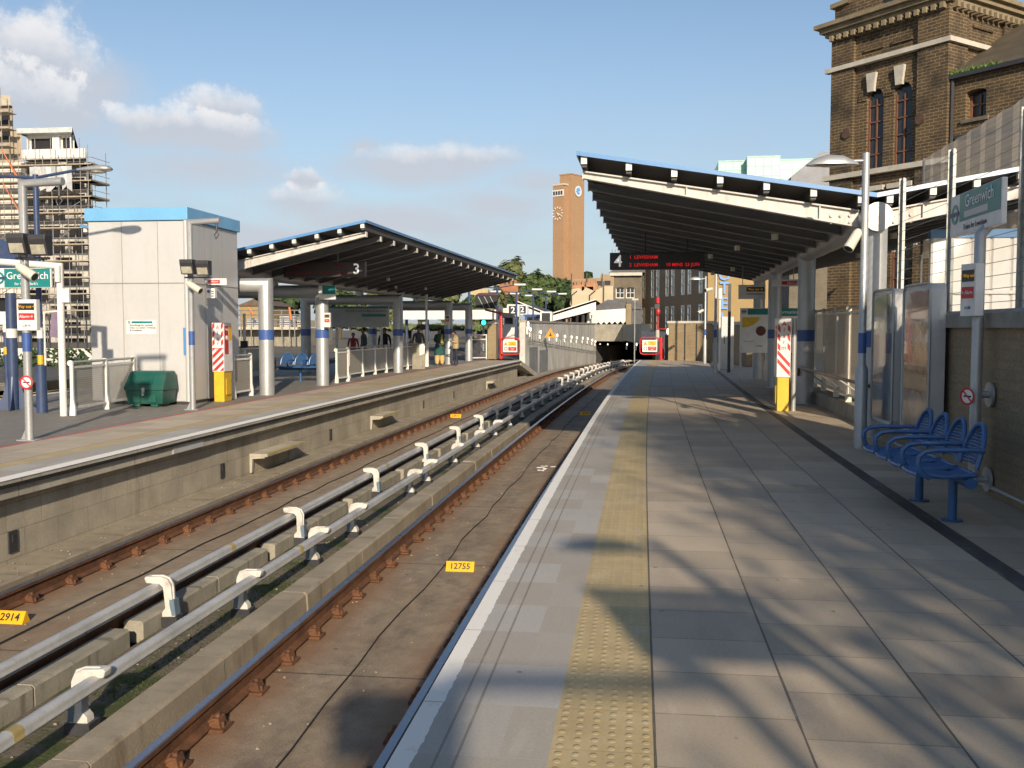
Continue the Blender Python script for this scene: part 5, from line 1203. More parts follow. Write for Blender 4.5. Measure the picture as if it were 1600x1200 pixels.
# double-arm station lamps
for k,(px,py,Y,w,lab) in enumerate(((777,450,60,.0,'double-armed station lamp nearest the monitor hood'),(807,457,66,0,'double-armed station lamp left of the V-shaped canopy'),(833,460,74,0,'double-armed station lamp in front of the left half of the V-shaped canopy'),(853,463,82,0,'double-armed station lamp at the middle of the V-shaped canopy'),(733,450,56,0,'double-armed station lamp left of the monitor hood'))):
    c=at(px,py,Y); th=thing('station_lamp',lab,'lamp post',(c.x,Y,0),group='double-armed lamps of the neighbouring platforms'); L=1.1
    b=MB(); b.tube([(c.x,Y,0),(c.x,Y,c.z+.05)],.07,8); b.tube([c+V((-L,-.5,.05)),c,c+V((L,.5,.22))],.04,6); b.build('pole',m_navy,th)
    for sx in (-1,1): b=MB(); b.cbox(c+V((sx*L*1.25,sx*.5,.05+(.17 if sx>0 else 0))),(.75,.3,.14),.1); b.build('lamp_head',m_silver,th,bevel=.03,smooth=0)
# small pieces of platform furniture beyond the wall
for px,Y,w,h,mt,lab in ((795,74,.9,3.0,m_white,'white kiosk beyond the retaining wall behind the monitor arm'),(833,79,1.4,2.6,m_bandblue,'dark blue shelter in the shade of the V-shaped canopy'),(1010,70,.01,.01,m_white,'')):
    if w<.1: continue
    c=at(px,500,Y); b=MB(); b.box((c.x-w/2,Y,0),(c.x+w/2,Y+1.2,h)); b.box((c.x-w/2-.1,Y-.1,h),(c.x+w/2+.1,Y+1.3,h+.12)); b.box((c.x-w*.35,Y-.03,1.9),(c.x+w*.35,Y,2.5),1); tag(b.build('kiosk',[mt,m_glass],smooth=0),lab,'kiosk')
# ================================================================== BUILDINGS BEYOND
def face_axes(az): a=R(az); return V((math.sin(a),math.cos(a),0))
def onface(O,d,px):                       # distance along a horizontal direction at which a pixel column meets it
    r=ray(px,512); k=r.x/r.y; return (O.x-k*O.y)/(k*d.y-d.x)
def zat(p,px,py): return at(px,py,p.y).z
# --- hotel
O=V((at(1105,500,95).x,95,0)); fl=face_axes(-17.4); fr=face_axes(72.6)
th=thing('hotel','brown and yellow brick hotel with slim paired windows and blue sign letters','building',O)
L=onface(O,fl,988); Hh=15.0; ops=[]
for px in (993.5,1005,1024.5,1036,1057.5,1069.5,1092,1096+8):
    pass
cols=[(995.5,1000.5),(1003,1008),(1016,1021.5),(1024.5,1029.5),(1039,1044),(1047.8,1053),(1063.5,1069),(1073.5,1079),(1090.5,1097)]
cen=[onface(O,fl,(a+b_)/2) for a,b_ in cols]
rows=[]
zA=zat(O+fl*cen[6],1066,461); zB=zat(O+fl*cen[6],1066,416); zC=zat(O+fl*cen[6],1066,477); zD=zat(O+fl*cen[6],1066,508)
rows=[(zC-1.2,zC-0.0-.0)]; rows=[(zD-.6,zC),(zA,zB+.4),(zA+4.6,zB+5.0),(zA+9.2,zB+8.6)]
for cx in cen:
    for z0,z1 in rows: ops.append((cx-.50,cx+.50,z0,z1))
ops=[o for o in ops if o[0]>.1 and o[1]<L-.05]
b=MB(); gl=MB(); fm=MB(); b.wall(O,fl,V((-fl.y,fl.x,0)),L,Hh,ops,.05,0,gl,fm,bars=(0,2),fw=.20)
b.build('side_wall',m_brickB,th,smooth=0); gl.build('window_panes',m_glassT,th,smooth=0); o=fm.build('window_frames',m_white,th,smooth=0); o['kind']='stuff'
b=MB(); b.obox(O+V((.02,.02,0)),fr*15,fl*.3,Z1*Hh); b.build('end_wall',m_brickY,th,smooth=0)
b=MB(); b.obox(O+fl*.3+fr*.3,fl*(L-.3),fr*14.5,Z1*(Hh+.01)); b.build('core',m_brickB,th,smooth=0)
ln=fr.cross(Z1)
for k,ch in enumerate('NOVOTEL'):
    lx=onface(O,fr,1130.0); p=O+fr*lx; z=[zat(p,1130,y) for y in (346,374,402,430,451,475,499)][k]
    text(ch,1.62,th,m_hotelblue,(p.x+ln.x*.12,p.y+ln.y*.12,z),fr,name='sign_letter',depth=.06,bold=.03) if True else None
# --- pale green building above the canopy
def boxpx(th,name,mat,px0,px1,pyt,Y,dep,z0=0,skew=0):
    a,c=at(px0,pyt,Y),at(px1,pyt,Y); b=MB(); b.box((a.x,Y,z0),(c.x,Y+dep,a.z)); return b.build(name,mat,th,smooth=0)
c0=at(1200,300,130); th=thing('green_building','pale green glass-clad building rising behind the right-hand canopy','building',(c0.x,130,0))
boxpx(th,'lower_block',m_greenglass,1123,1168.5,252,131,12); boxpx(th,'main_block',m_greenglass,1168,1219,245,129,12); boxpx(th,'right_block',m_greenglass,1219,1300,249.5,129.4,12)
b=MB()
for px0,px1,py,Y in ((1123,1168,252,131),(1168,1219,245,129),(1219,1300,249.5,129.4)):
    a,c=at(px0,py,Y),at(px1,py,Y)
    for k in range(1,7): b.box((a.x,Y-.03,a.z-1.25*k),(c.x,Y,a.z-1.25*k+.05))
    for k in range(5): x=a.x+(c.x-a.x)*k/4; b.box((x-.03,Y-.03,a.z-8),(x+.03,Y,a.z))
    b.box((a.x-.05,Y-.06,a.z-.1),(c.x+.05,Y+.3,a.z+.08))
b.build('cladding_joints',M('green_joint',(.27,.46,.40),.4),th,smooth=0)
c0=at(1272,250,60); th=thing('slate_gable','grey slate roof gable between the green building and the brick tower','roof',(c0.x,60,0))
a=[at(x,y,60) for x,y in ((1236,276),(1285,236),(1310,240),(1310,300),(1236,300))]; b=MB(); b.prism([(p.x,p.z) for p in a],(0,60,0),X1,Z1,(0,5,0)); b.build('roof',M('gable_slate',(.2,.21,.23),.55,0,.2,1),th,smooth=0); b=MB(); b.box((a[4].x-.0,60.1,0),(a[3].x,65,a[4].z)); b.build('wall',m_brickO,th,smooth=0)
# --- old grey brick house
O=V((at(959,500,112).x,112,0)); c1=at(992,500,112); th=thing('old_house','old grey brick house with a slate cornice beside the hotel','building',O)
Wd=c1.x-O.x+.8; zt=at(970,431,112).z
b=MB(); gl=MB(); fm=MB(); pxs=[(at(969,450,112).x-O.x,),(at(985,450,112).x-O.x,)]
ops=[(x[0]-.5,x[0]+.5,at(970,466,112).z,at(970,449,112).z,.3) for x in pxs]
b.wall(O,X1,(0,-1,0),Wd,zt,ops,.2,0,gl,fm,bars=(1,1),fw=.09); b.box(O+V((.02,.3,0)),O+V((Wd,9,zt-.01))); b.build('wall',m_brickO,th,smooth=0); gl.build('window_panes',m_glass,th,smooth=0); fm.build('window_frames',m_white,th,smooth=0)
b=MB(); b.box(O+V((-.5,-.5,zt)),O+V((Wd,.2,zt+.35))); b.build('cornice',m_stone,th,smooth=0); b=MB(); b.prism([(-.6,zt+.35),(Wd+.3,zt+.35),(Wd+.3,zt+2.1),(1.1,zt+1.5)],O+V((0,-.4,0)),X1,Z1,(0,9,0)); b.build('roof',m_slate,th,smooth=0)
b=MB(); b.prism([(-.5,3.7),(Wd+.1,3.7),(Wd+.1,4.4),(1,4.75)],O+V((-.2,-3,0)),X1,Z1,(0,2.8,0)); b.box(O+V((-.2,-2.8,0)),O+V((Wd,-.1,3.7))); b.build('porch',m_slate,th,smooth=0)
b=MB(); b.box(O+V((1.0,3,zt+1)),O+V((2.1,4,zt+3.6))); b.build('chimney',m_brickE,th,smooth=0)
# --- cream gables
O=V((at(895,480,150).x,150,0)); th=thing('cream_house','cream rendered house with gables and orange chimney pots in front of the brick hall','building',O)
P=[at(x,y,150) for x,y in ((893,452),(905,450),(910,455),(916,449),(929,455),(944,447),(958,447),(958,505),(893,505))]
b=MB(); b.prism([(p.x,p.z) for p in P[:-2]]+[(P[-2].x,0),(P[-1].x,0)],(0,150,0),X1,Z1,(0,8,0)); b.build('wall',m_render,th,smooth=0)
b=MB()
for x,y in ((904,443),(925,441),(918,446)): p=at(x,y,152); b.box((p.x-.9,152,p.z-2.2),(p.x+.9,153,p.z-.2)); [b.tube([(p.x-.6+.4*k,152.5,p.z-.2),(p.x-.6+.4*k,152.5,p.z+.5)],.15,6) for k in range(4)]
b.build('chimneys',M('orange_chimney',(.36,.19,.10),.8),th,smooth=0); b=MB(); p=at(943,470,149.9); b.box((p.x-.1,149.8,0),(p.x+.1,150,p.z+3)); b.build('downpipe',m_dark,th,smooth=0)
# --- town hall body and clock tower
O=V((at(868,480,258).x,258,0)); th=thing('brick_hall','long flat-roofed orange brick hall at the foot of the clock tower','building',O)
for nm,px0,px1,py,Y in (('upper_storey',876,962,437,262),('lower_storey',880,962,450,256),('roof_block',938,962,429,266),):
    a,c=at(px0,py,Y),at(px1,py+(-4 if nm=='upper_storey' else 0),Y); b=MB(); b.prism([(a.x,0),(c.x,0),(c.x,c.z),(a.x,a.z)],(0,Y,0),X1,Z1,(0,14,0)); b.build(nm,m_hall,th,smooth=0)
for px,py in ((899.5,444),(911.5,443.5),(937,442),(949.5,441.5)):
    p=at(px,py,261.9); b=MB(); b.box((p.x-.75,261.7,p.z-.6),(p.x+.75,261.9,p.z+.5)); b.build('window',m_glass,th,smooth=0)
b=MB()
for px in (893,917,941): p=at(px,440,261.8); b.box((p.x-.15,261.5,p.z-2),(p.x+.15,261.8,p.z+2.2))
b.split('downpipe',m_dark,th,smooth=0)
Yt=270; e=at(892.5,300,Yt); fL=face_axes(-58); fR=face_axes(32+0)
O=V((e.x,Yt,0)); th=thing('clock_tower','tall orange brick clock tower with two clocks','clock tower',O)
LR=onface(O,fR,912); LL=onface(O,fL,874); zt=zat(O,893,272.5)
b=MB(); b.obox(O,fR*LR,fL*LL,Z1*zt); b.obox(O-fR*.1-fL*.1+Z1*zt,fR*(LR+.2),fL*(LL+.2),Z1*.35); b.build('shaft',m_brickT,th,smooth=0)
nL=V((-fL.y,fL.x,0)); nL=nL if nL.dot(V((0,-1,0)))>0 else -nL; nR=V((fR.y,-fR.x,0)); nR=nR if nR.y<0 else -nR
O2=O+nL*2.0+fL*1.2; 
p8=onface(O2,fL,863.5); z2=zat(O2,880,289)
b=MB(); b.obox(O2,fL*p8,-nL*6,Z1*z2); b.build('stair_block',m_brickT,th,smooth=0); b=MB(); b.obox(O2-fL*.3+nL*.15+Z1*z2,fL*(p8+.4),-nL*6.2,Z1*.5); b.build('coping',m_stone,th,smooth=0)
s0,s1=onface(O2,fL,863.3),onface(O2,fL,880.5); z0,z1=zat(O2,872,306),zat(O2,872,296)
b=MB(); b.obox(O2+fL*s1+nL*.02+Z1*z0,fL*(s0-s1),nL*.15,Z1*(z1-z0)); b.build('window_band',m_signwhite,th,smooth=0)
for k in range(4): b=MB(); a=s1+(s0-s1)*(.1+.225*k); b.obox(O2+fL*a+nL*.18+Z1*(z0+.35),fL*((s0-s1)*.16),nL*.05,Z1*(z1-z0-.7)); b.build('window',m_glass,th,smooth=0)
def clock(c,right,r,disk,ticks,name):
    n=V(right).normalized().cross(Z1); rr=V(right).normalized()
    if disk: b=MB(); disc(b,c,right,Z1,0,r,.1); k=b.build(name,disk,th); b=MB(); disc(b,V(c)+n*.12,right,Z1,r*.82,r*1.02,.08)
    else: b=MB(); k=None
    for i in range(12):
        a=math.pi*i/6; d=rr*math.sin(a)+Z1*math.cos(a); t=n.cross(d); b.obox(V(c)+d*r*(.72 if not disk else .66)-t*r*.06+n*.1,d*r*.28 if not disk else d*r*.2,t*r*.12,n*.1)
    o=b.build(name if not disk else 'dial_marks',m_lettwhite,th if k is None else k,smooth=0)
    b=MB()
    for a,l in ((R(115),.78),(R(150),.55)): d=rr*math.sin(a)+Z1*math.cos(a); t=n.cross(d); b.obox(V(c)-d*r*.1-t*r*.05+n*.25,d*r*l,t*r*.1,n*.1)
    b.build('clock_hands',m_lettwhite,k or o,smooth=0)
cs=O2+fL*onface(O2,fL,871.3); clock((cs.x+nL.x*.05,cs.y+nL.y*.05,zat(cs,871,333.5)),-fL,1.9,None,None,'clock_numerals')
cs=O+fR*onface(O,fR,902); clock((cs.x+nR.x*.05,cs.y+nR.y*.05,zat(cs,902,299)),fR,1.45,flat('clock_blue',(.12,.35,.72),.4),None,'clock_face')
# --- houses with tiled roofs at the left of the wall
for px0,px1,pe,pr,Y,lab in ((734,762,478,463,150,'small pale-chimneyed house with a brown roof behind the left-hand canopy'),(760,800,476,456,140,'brown-roofed brick house with orange chimneys behind the monitor hood')):
    a,c=at(px0,pe,Y),at(px1,pe,Y); zr=at(px0,pr,Y).z; th=thing('brick_house',lab,'house',(a.x,Y,0)); w=c.x-a.x
    b=MB(); b.box((a.x,Y,0),(c.x,Y+8,a.z)); b.build('wall',m_brickO,th,smooth=0)
    b=MB(); b.prism([(-.4,a.z-.1),(8.4,a.z-.1),(4,zr)],(a.x-.3,Y,0),Y1,Z1,(w+.6,0,0)); b.build('roof',m_tile,th,smooth=0)
    b=MB(); x=a.x+w*(.75 if px0>750 else .35); b.box((x-1.4,Y+3.4,zr-2),(x+1.4,Y+4.5,zr+1.2)); [b.tube([(x-1+.65*k,Y+4,zr+1.2),(x-1+.65*k,Y+4,zr+1.9)],.2,6) for k in range(4)]; b.build('chimney',M('chimney_brick',(.33,.14,.07) if px0>750 else (.45,.36,.2),.85),th,smooth=0)
    for k in range(3): b=MB(); xx=a.x+w*(.15+.3*k); b.box((xx,Y-.06,a.z-2.3),(xx+w*.14,Y,a.z-.8)); b.build('window',m_glass,th,smooth=0)
# ================================================================== OLD BRICK TOWER AND WING ON THE RIGHT
O=V((at(1470,512,32).x,32,0)); rz=R(40)
th=thing('brick_tower','tall old yellow brick tower with two arched windows and a gabled parapet','building',O,rz)
fL=face_axes(-40); fR=face_axes(50); nL=-fR; nR=-fL; Lf=onface(O,fL,1295)
PL=lambda px: onface(O,fL,px)
def zl(px,py): p=O+fL*PL(px); return zat(p,px,py)
zc=zl(1380,33)                                   # underside of the main cornice
w1=(PL(1373),PL(1347.5)); w2=(PL(1417),PL(1389)); zw0=zl(1380,264); 
ops=[(w1[0],w1[1],zl(1360,266),zl(1360,139),1.0),(w2[0],w2[1],zl(1402,262),zl(1402,129),1.0)]
# lower openings under the string course
zs=zl(1380,270)
ops+=[(w1[0],w1[1],zs-4.2,zs-.75,.4),(w2[0],w2[1],zs-4.2,zs-.75,.4)]
b=MB(); gl=MB(); fm=MB()
b.wall(O,fL,nL,Lf,zc,ops,.14,0,gl,fm,bars=(1,4),fw=.06)
b.obox(O+nR*0.0+fL*.0,fR*6.0,fL*.3,Z1*zc); b.obox(O+fR*.35+fL*.3,fR*5.6,fL*(Lf-.3),Z1*(zc-.01)); b.obox(O+fL*(Lf-.3),fR*.35,fL*.3,Z1*zc); b.obox(O+fR*.29+fL*.3,fR*.06,fL*(Lf-.6),Z1*zc)
# corner piers
b.obox(O-fL*.0+nL*.13+nR*.10,fL*(PL(1427)+.10),fR*.13,Z1*zc); b.obox(O+fL*PL(1329)+nL*.13,fL*(Lf-PL(1329)),fR*.13,Z1*zc)
b.obox(O+nR*.10,fR*.9,fL*.10,Z1*zc); b.obox(O+fR*2.9+nR*.10,fR*.5,fL*.10,Z1*zc)
b.build('brickwork',m_brickL,th,smooth=0); gl.build('window_panes',m_glass,th,smooth=0); fm.build('window_frames',M('rusty_window_frame',(.16,.07,.04),.7),th,smooth=0)
# recessed panels under the cornice are shallow frames
b=MB()
for pa,pb in ((PL(1372),PL(1343)),(PL(1417),PL(1386))):
    z0,z1=zl(1358,93)+.0,zl(1358,78)
    b.obox(O+fL*pa+nL*.0+Z1*z1,fL*(pb-pa),nL*.07,Z1*.10); b.obox(O+fL*pa+Z1*(z0-.1),fL*(pb-pa),nL*.05,Z1*.08)
b.obox(O+fR*1.25+nR*.0+Z1*zl(1380,60),fR*1.1,nR*.07,Z1*.1)
b.split('panel_moulding',m_brickL,th,smooth=0)
# string courses, cornice, keystones, sills
zq=zl(1380,92)
b=MB()
def course(z,hgt,out,b,mt=0):
    b.obox(O+nL*out+nR*out-fL*0+Z1*z,fL*(Lf+out*2),fR*(out+.02),Z1*hgt); b.obox(O+nR*out+Z1*z+nL*0,fR*6,fL*(out+.02),Z1*hgt)
course(zq,.15,.22,b); course(zs+.0,.17,.24,b); b.split('string_course',m_stone,th,smooth=0)
b=MB()
for px,pt in ((1356,115),(1399,103)):
    c=O+fL*PL(px)+nL*.02; zz=zl(px,pt); b.prism([(-.19,0),(.19,0),(.12,-.62),(-.12,-.62)],c+Z1*zz,fL,Z1,nL*.12)
for a_,c_ in (w1,w2): b.obox(O+fL*(a_-.12)+nL*.0+Z1*(zs-.55),fL*(c_-a_+.24),nL*.14,Z1*.16)
b.split('keystone',m_stone,th,smooth=0)
b=MB()
for a_,c_,zt_ in ((w1[0],w1[1],ops[0][3]),(w2[0],w2[1],ops[1][3])):
    cx=(a_+c_)/2; r0=(c_-a_)/2
    for k in range(13):
        a0,a1=math.pi*k/13+.01,math.pi*(k+1)/13-.01
        pr=[(r*math.cos(a),r*math.sin(a)) for r,a in ((r0+.01,a0),(r0+.34,a0),(r0+.34,a1),(r0+.01,a1))]
        b.prism(pr,O+fL*cx+Z1*(zt_-r0),fL,Z1,nL*.035)
b.build('window_arch',m_brickL,th,smooth=0)
b=MB(); course(zc,.14,.22,b); course(zc+.14,.16,.36,b); course(zc+.30,.14,.50,b)
k=0
while k*.30<Lf: b.obox(O+fL*(k*.30)+nL*.3+Z1*(zc-.18),fL*.14,fR*.31,Z1*.18); k+=1
for k in range(18): b.obox(O+fR*(k*.30)+nR*.3+Z1*(zc-.18),fR*.14,fL*.31,Z1*.18)
b.build('cornice',m_cornice,th,smooth=0)
# gable above the cornice on the track side
z0=zc+.44; q0,q1=PL(1462),PL(1312)
b=MB(); b.prism([(PL(1470),0),(Lf-.05,0),(Lf-.05,.52),(PL(1319),.56),(PL(1345),1.15),(PL(1392),2.25),(PL(1440),1.2),(PL(1462),.6),(PL(1470),.5)],O+nL*.05+Z1*z0,fL,Z1,fR*.4); b.build('gable',m_brickL,th,smooth=0)
b=MB()
for (xa,za),(xb,zb) in (((PL(1319),.56),(PL(1392),2.25)),((Lf+.05,.52),(PL(1319),.56)),((PL(1392),2.25),(PL(1462),.6))):
    b.prism([(xa,za),(xb,zb),(xb,zb+.15),(xa,za+.15)],O+nL*.2+Z1*z0,fL,Z1,fR*.6)
b.build('gable_coping',m_cornice,th,smooth=0)
c=O+fL*PL(1386)+nL*.06; b=MB(); b.prism([(-.3+.0,0),(.3,0),(.3,.55)]+[(.3*math.cos(math.pi*k/8),.55+.3*math.sin(math.pi*k/8)) for k in range(1,8)]+[(-.3,.55)],c+Z1*(z0+.15),fL,Z1,nL*.03); b.build('gable_window',m_glass,th,smooth=0)
b=MB(); b.prism([(.45,0),(6.2,0),(6.2,.25),(.45,.25)],O+fL*.2+Z1*z0,fR,Z1,fL*(Lf-.4)); b.build('roof',m_mossroof,th,smooth=0)
b=MB()
for px,py in ((1321,209.5),(1434,187)):
    c=O+fL*PL(px)+nL*.14; b=MB(); disc(b,(c.x,c.y,zl(px,py)),-fL,Z1,0,.17,.05); b.build('iron_tie_plate',m_tie,th)
# wing
th2=thing('brick_wing','lower old brick wing with a mossy slate roof beside the brick tower','building',O,rz)
W0=O-fL*9+fR*.12; zE=zl(1468,124); Ln=8.98
xw=onface(W0,fL,1514); w0_,w1_=onface(W0,fL,1531),onface(W0,fL,1499); pz=lambda x,px,py: zat(W0+fL*x,px,py)
b=MB(); gl=MB(); fm=MB(); b.wall(W0,fL,nL,Ln,zE,[(w0_,w1_,pz(xw,1515,184),pz(xw,1515,139),.35)],.3,0,gl,fm,bars=(1,1),fw=.08)
b.obox(W0+fR*.32,fR*7,fL*Ln,Z1*(zE-.02)); b.build('brickwork',m_brickL,th2,smooth=0); gl.build('window_panes',m_glass,th2,smooth=0); fm.build('window_frames',M('brown_window_frame',(.2,.09,.05),.6),th2,smooth=0)
b=MB(); b.prism([(-.15,0),(7.2,0),(7.2,2.2),(4.5,2.75)],W0+Z1*(zE+.06),fR,Z1,fL*(Ln-.02)); b.build('roof',m_mossroof,th2,smooth=0)
b=MB(); b.obox(W0-fR*.22+Z1*(zE-.06),fR*.24,fL*Ln,Z1*.13); b.obox(W0-fR*.06+Z1*(pz(Ln-.6,1470,213)-.05),fR*.08,fL*Ln,Z1*.10); b.tube([W0+fL*(Ln-.15)-fR*.1+Z1*zE,W0+fL*(Ln-.15)-fR*.1],.06,8); b.build('gutter',m_dark,th2,smooth=0)
b=MB(); b.obox(W0+fL*(w0_-.1)-fR*.08+Z1*(pz(xw,1515,184)-.12),fL*(w1_-w0_+.2),fR*.1,Z1*.11); b.build('sill',m_brickO,th2,smooth=0)
b=MB(); q=random.Random(9)
for k in range(420):
    p=W0+fL*(Ln-.05-q.random()**1.5*1.6)+fR*(-.2+q.random()*.35)+Z1*(zE+.08); d=V((q.gauss(0,.6),q.gauss(0,.6),1)).normalized()*q.uniform(.05,.22); s_=d.cross(V((q.random()-.5,q.random()-.5,.1))).normalized()*.02
    b.face([p-s_,p+s_,p+d])
tag(b.build('gutter_weeds',M('weed_green',(.10,.20,.03),.7),smooth=0),'bright green weeds growing in the gutter of the brick wing','weeds',kind='stuff')
c0=W0+fL*2.5+fR*5; b=MB(); b.obox(c0+Z1*(zE+1),fL*1.2,fR*1.2,Z1*3.2); b.build('chimney',m_brickO,th2,smooth=0)
# ---- netting screen, hoarding
th=thing('netting_screen','tall grey see-through netting screen in front of the brick wing','screen',(7,17,0))
b=MB()
ys=[7.5+.45*k for k in range(41)]
pr=[(7.0+(.025 if k%2 else -.025)+C(0,y).x*.5,y) for k,y in enumerate(ys)]
for (xa,ya),(xc,yc) in zip(pr,pr[1:]): b.face([(xa,ya,3.35),(xc,yc,3.35),(xc,yc,5.85),(xa,ya,5.85)])
b.build('netting',m_screen,th,smooth=0)
for y in (13.5,25.4): b=MB(); b.box((7.1,y,0),(7.15,y+.05,5.85)); b.build('post',m_dark,th,smooth=0)
c0=at(1455,370,16); th=thing('white_hoarding','white ribbed hoarding with a blue top edge behind the wire fence','hoarding',(c0.x,16,0))
b=MB()
k=0; x=c0.x
while x<12: b.prism([(x,0),(x+.03,-.03),(x+.27,-.03),(x+.30,0)],(0,16,0),X1,Y1,(0,0,3.03)); x+=.30
b.box((c0.x,16.001,0),(12,16.1,3.03)); b.build('sheets',M('white_hoarding_paint',(.70,.69,.66),.4,0,.05,1,.15,(.5,.47,.42)),th,smooth=0)
b=MB(); b.box((c0.x-.02,15.94,3.03),(12,16.1,3.16)); b.build('blue_top',m_blue,th,smooth=0)
b=MB(); b.box((c0.x,15.93,2.15),(12,15.965,2.2)); b.build('rail',m_white,th,smooth=0)
# ================================================================== LEFT: NEIGHBOURING PLATFORM, FENCE, BUILDING SITE
def leftplat(pts,z,mat,name): return sheet(name,pts,z,mat,2.0)
leftplat([(-17.6,-20),(-17.6,26),(-20,60),(-24,60),(-23,-20)],.0,m_asph,'platform')
b=MB(); 
for (x0,y0),(x1,y1) in (((-17.6,-20),(-17.6,26)),): b.box((x0-.12,y0,.004),(x0,y1,.012))
structure(b.build('platform_edge_line',m_white,smooth=0)); b=MB(); b.box((-18.3,-20,.004),(-18.05,26,.010)); b.box((-14.95,-10,.004),(-14.75,24,.010)); structure(b.build('yellow_line',m_yellow,smooth=0)); b=MB(); b.box((-14.4,-10,.005),(-14.15,26,.012)); structure(b.build('platform_edge_line',m_white,smooth=0))
b=MB(); b.box((-17.72,-20,-.14),(-17.56,26,-.003)); structure(b.build('platform_edge',m_fascia,smooth=0))
th=thing('running_rail','dark running rail of the neighbouring track','rail',(-15.2,10,-1.1)); b=MB()
for x in (-15.1,-16.55): b.box((x-.035,-20,-1.24),(x+.035,40,-1.08))
b.build('rail_web',m_rust,th,smooth=0)
# palisade and white boards behind
th=thing('palisade_fence','dark palisade fence with low white boards beyond the neighbouring platform','fence',(-26,30,0))
b=MB()
for k in range(98): x=-60+k*.42; b.box((x,38,.1),(x+.06,38.03,2.0))
b.split('pale',m_dark,th,smooth=0)
b=MB(); b.box((-60,38.04,.4),(-18.9,38.08,.46)); b.box((-60,38.04,1.7),(-18.9,38.08,1.76)); b.split('fence_rail',m_dark,th,smooth=0)
b=MB()
for k in range(31): x=-60+k*1.3; b.box((x,37.6,.15),(x+1.15,37.66,.75))
b.split('white_board',m_white,th,smooth=0)
for px,py,Y,h,lab in ((20,560,30,0,'navy lamp column with yellow and white rings at the far left edge'),):
    c=at(9,540,24); c.z=0; th=thing('lamp_column',lab,'post',c); b=MB(); b.tube([c,c+V((0,0,1.7))],.055,12); b.build('pole',m_navy,th); b=MB(); post_band(b,c,.9,1.1,.058); b.build('yellow_ring',m_yellow,th); b=MB(); post_band(b,c,1.5,1.7,.058); b.build('white_ring',m_white,th)
c=at(12,490,18); th=thing('notice_board','black and white notice at the left edge of the photo','sign',(c.x,18,0)); b=MB(); b.tube([(c.x,18.1,0),(c.x,18.1,2.3)],.04,8); b.build('post',m_dark,th); b=MB(); b.box(c+V((-.35,-.03,-.17)),c+V((.10,.03,.32))); b.build('plate',m_black,th,smooth=0); b=MB(); b.box(c+V((-.35,-.04,-.22)),c+V((.10,-.03,.04))); b.build('white_half',m_signwhite,th,smooth=0)
c=at(86,520,28); th=thing('banner','faded purple banner on a slim white frame beyond the white post','banner',(c.x,28,0)); b=MB(); b.tube([(c.x-.35,28,0),(c.x-.35,28,2.1),(c.x+.35,28,2.15)],.03,8); b.build('frame',m_white,th); b=MB(); b.prism([(-.18,1.35),(.30,1.25),(.34,2.1),(-.1,2.1)],(c.x,28,0),X1,Z1,(0,.02,0)); b.build('cloth',M('banner_cloth',(.20,.15,.22),.8),th,smooth=0)
# building under construction
Yb=100; AT=lambda px,py: at(px,py,Yb)
th=thing('unfinished_building','unfinished multi-storey building with white parapets behind scaffolding','building',(AT(60,500).x,Yb,0))
xL,xR=AT(-110,400).x,AT(140,400).x; O=V((xL,Yb,0)); Wd=xR-xL
fl=[AT(0,y).z for y in (254,278,303,327.5,352,376.5,401,426,451,476,501,526,551,576)]
ops=[]; q=random.Random(11)
xs35=AT(35,400).x-xL
for i in range(len(fl)-1):
    zt_,zb_=fl[i],fl[i+1]
    x=xs35+.15
    while x<Wd-2.2:
        w=q.choice((2.0,2.8,3.6,4.4)); w=min(w,Wd-.3-x); ops.append((x,x+w,zb_+.30,zt_-.15)); x+=w+q.choice((.3,.5,1.0))
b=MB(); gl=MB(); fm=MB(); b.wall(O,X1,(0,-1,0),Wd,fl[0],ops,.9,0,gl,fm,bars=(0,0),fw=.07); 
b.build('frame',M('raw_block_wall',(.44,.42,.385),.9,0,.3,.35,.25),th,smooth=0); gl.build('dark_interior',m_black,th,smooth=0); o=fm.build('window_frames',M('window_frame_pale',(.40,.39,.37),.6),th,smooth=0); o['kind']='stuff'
b=MB(); b.prism([(xL,Yb+1),(xR-.05,Yb+1),(xR-9.6,Yb+14),(xL,Yb+14)],(0,0,0),X1,Y1,(0,0,fl[0])); b.build('core',m_midwall,th,smooth=0)
b=MB(); z0,z1=AT(0,252).z,AT(0,237).z; xa,xb=AT(40,240).x,AT(139,240).x; b.prism([(xa,Yb-.7),(xb,Yb-.7),(xb-8.6,Yb+12),(xa,Yb+12)],(0,0,z0),X1,Y1,(0,0,z1-z0)); b.build('white_parapet',m_white,th,smooth=0)
b=MB(); gl=MB(); fm=MB(); xp=AT(33,220).x; Wp=AT(103,220).x-xp; zp=z1; Hp=AT(0,209).z-zp
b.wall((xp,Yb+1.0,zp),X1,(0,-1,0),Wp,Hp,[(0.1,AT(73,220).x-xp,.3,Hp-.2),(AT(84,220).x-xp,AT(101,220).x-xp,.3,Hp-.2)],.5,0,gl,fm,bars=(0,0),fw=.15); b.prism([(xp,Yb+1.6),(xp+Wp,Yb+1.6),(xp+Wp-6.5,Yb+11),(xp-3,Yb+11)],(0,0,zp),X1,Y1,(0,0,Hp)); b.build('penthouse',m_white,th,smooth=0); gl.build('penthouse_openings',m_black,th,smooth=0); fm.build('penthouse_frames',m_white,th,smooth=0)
b=MB(); xa,xb=AT(25,205).x,AT(112,205).x; b.prism([(xa,Yb+.1),(xb,Yb+.1),(xb-7.6,Yb+12),(xa,Yb+12)],(0,0,zp+Hp),X1,Y1,(0,0,.55)); b.build('penthouse_roof',M('zinc_roof_edge',(.48,.52,.52),.4),th,smooth=0)
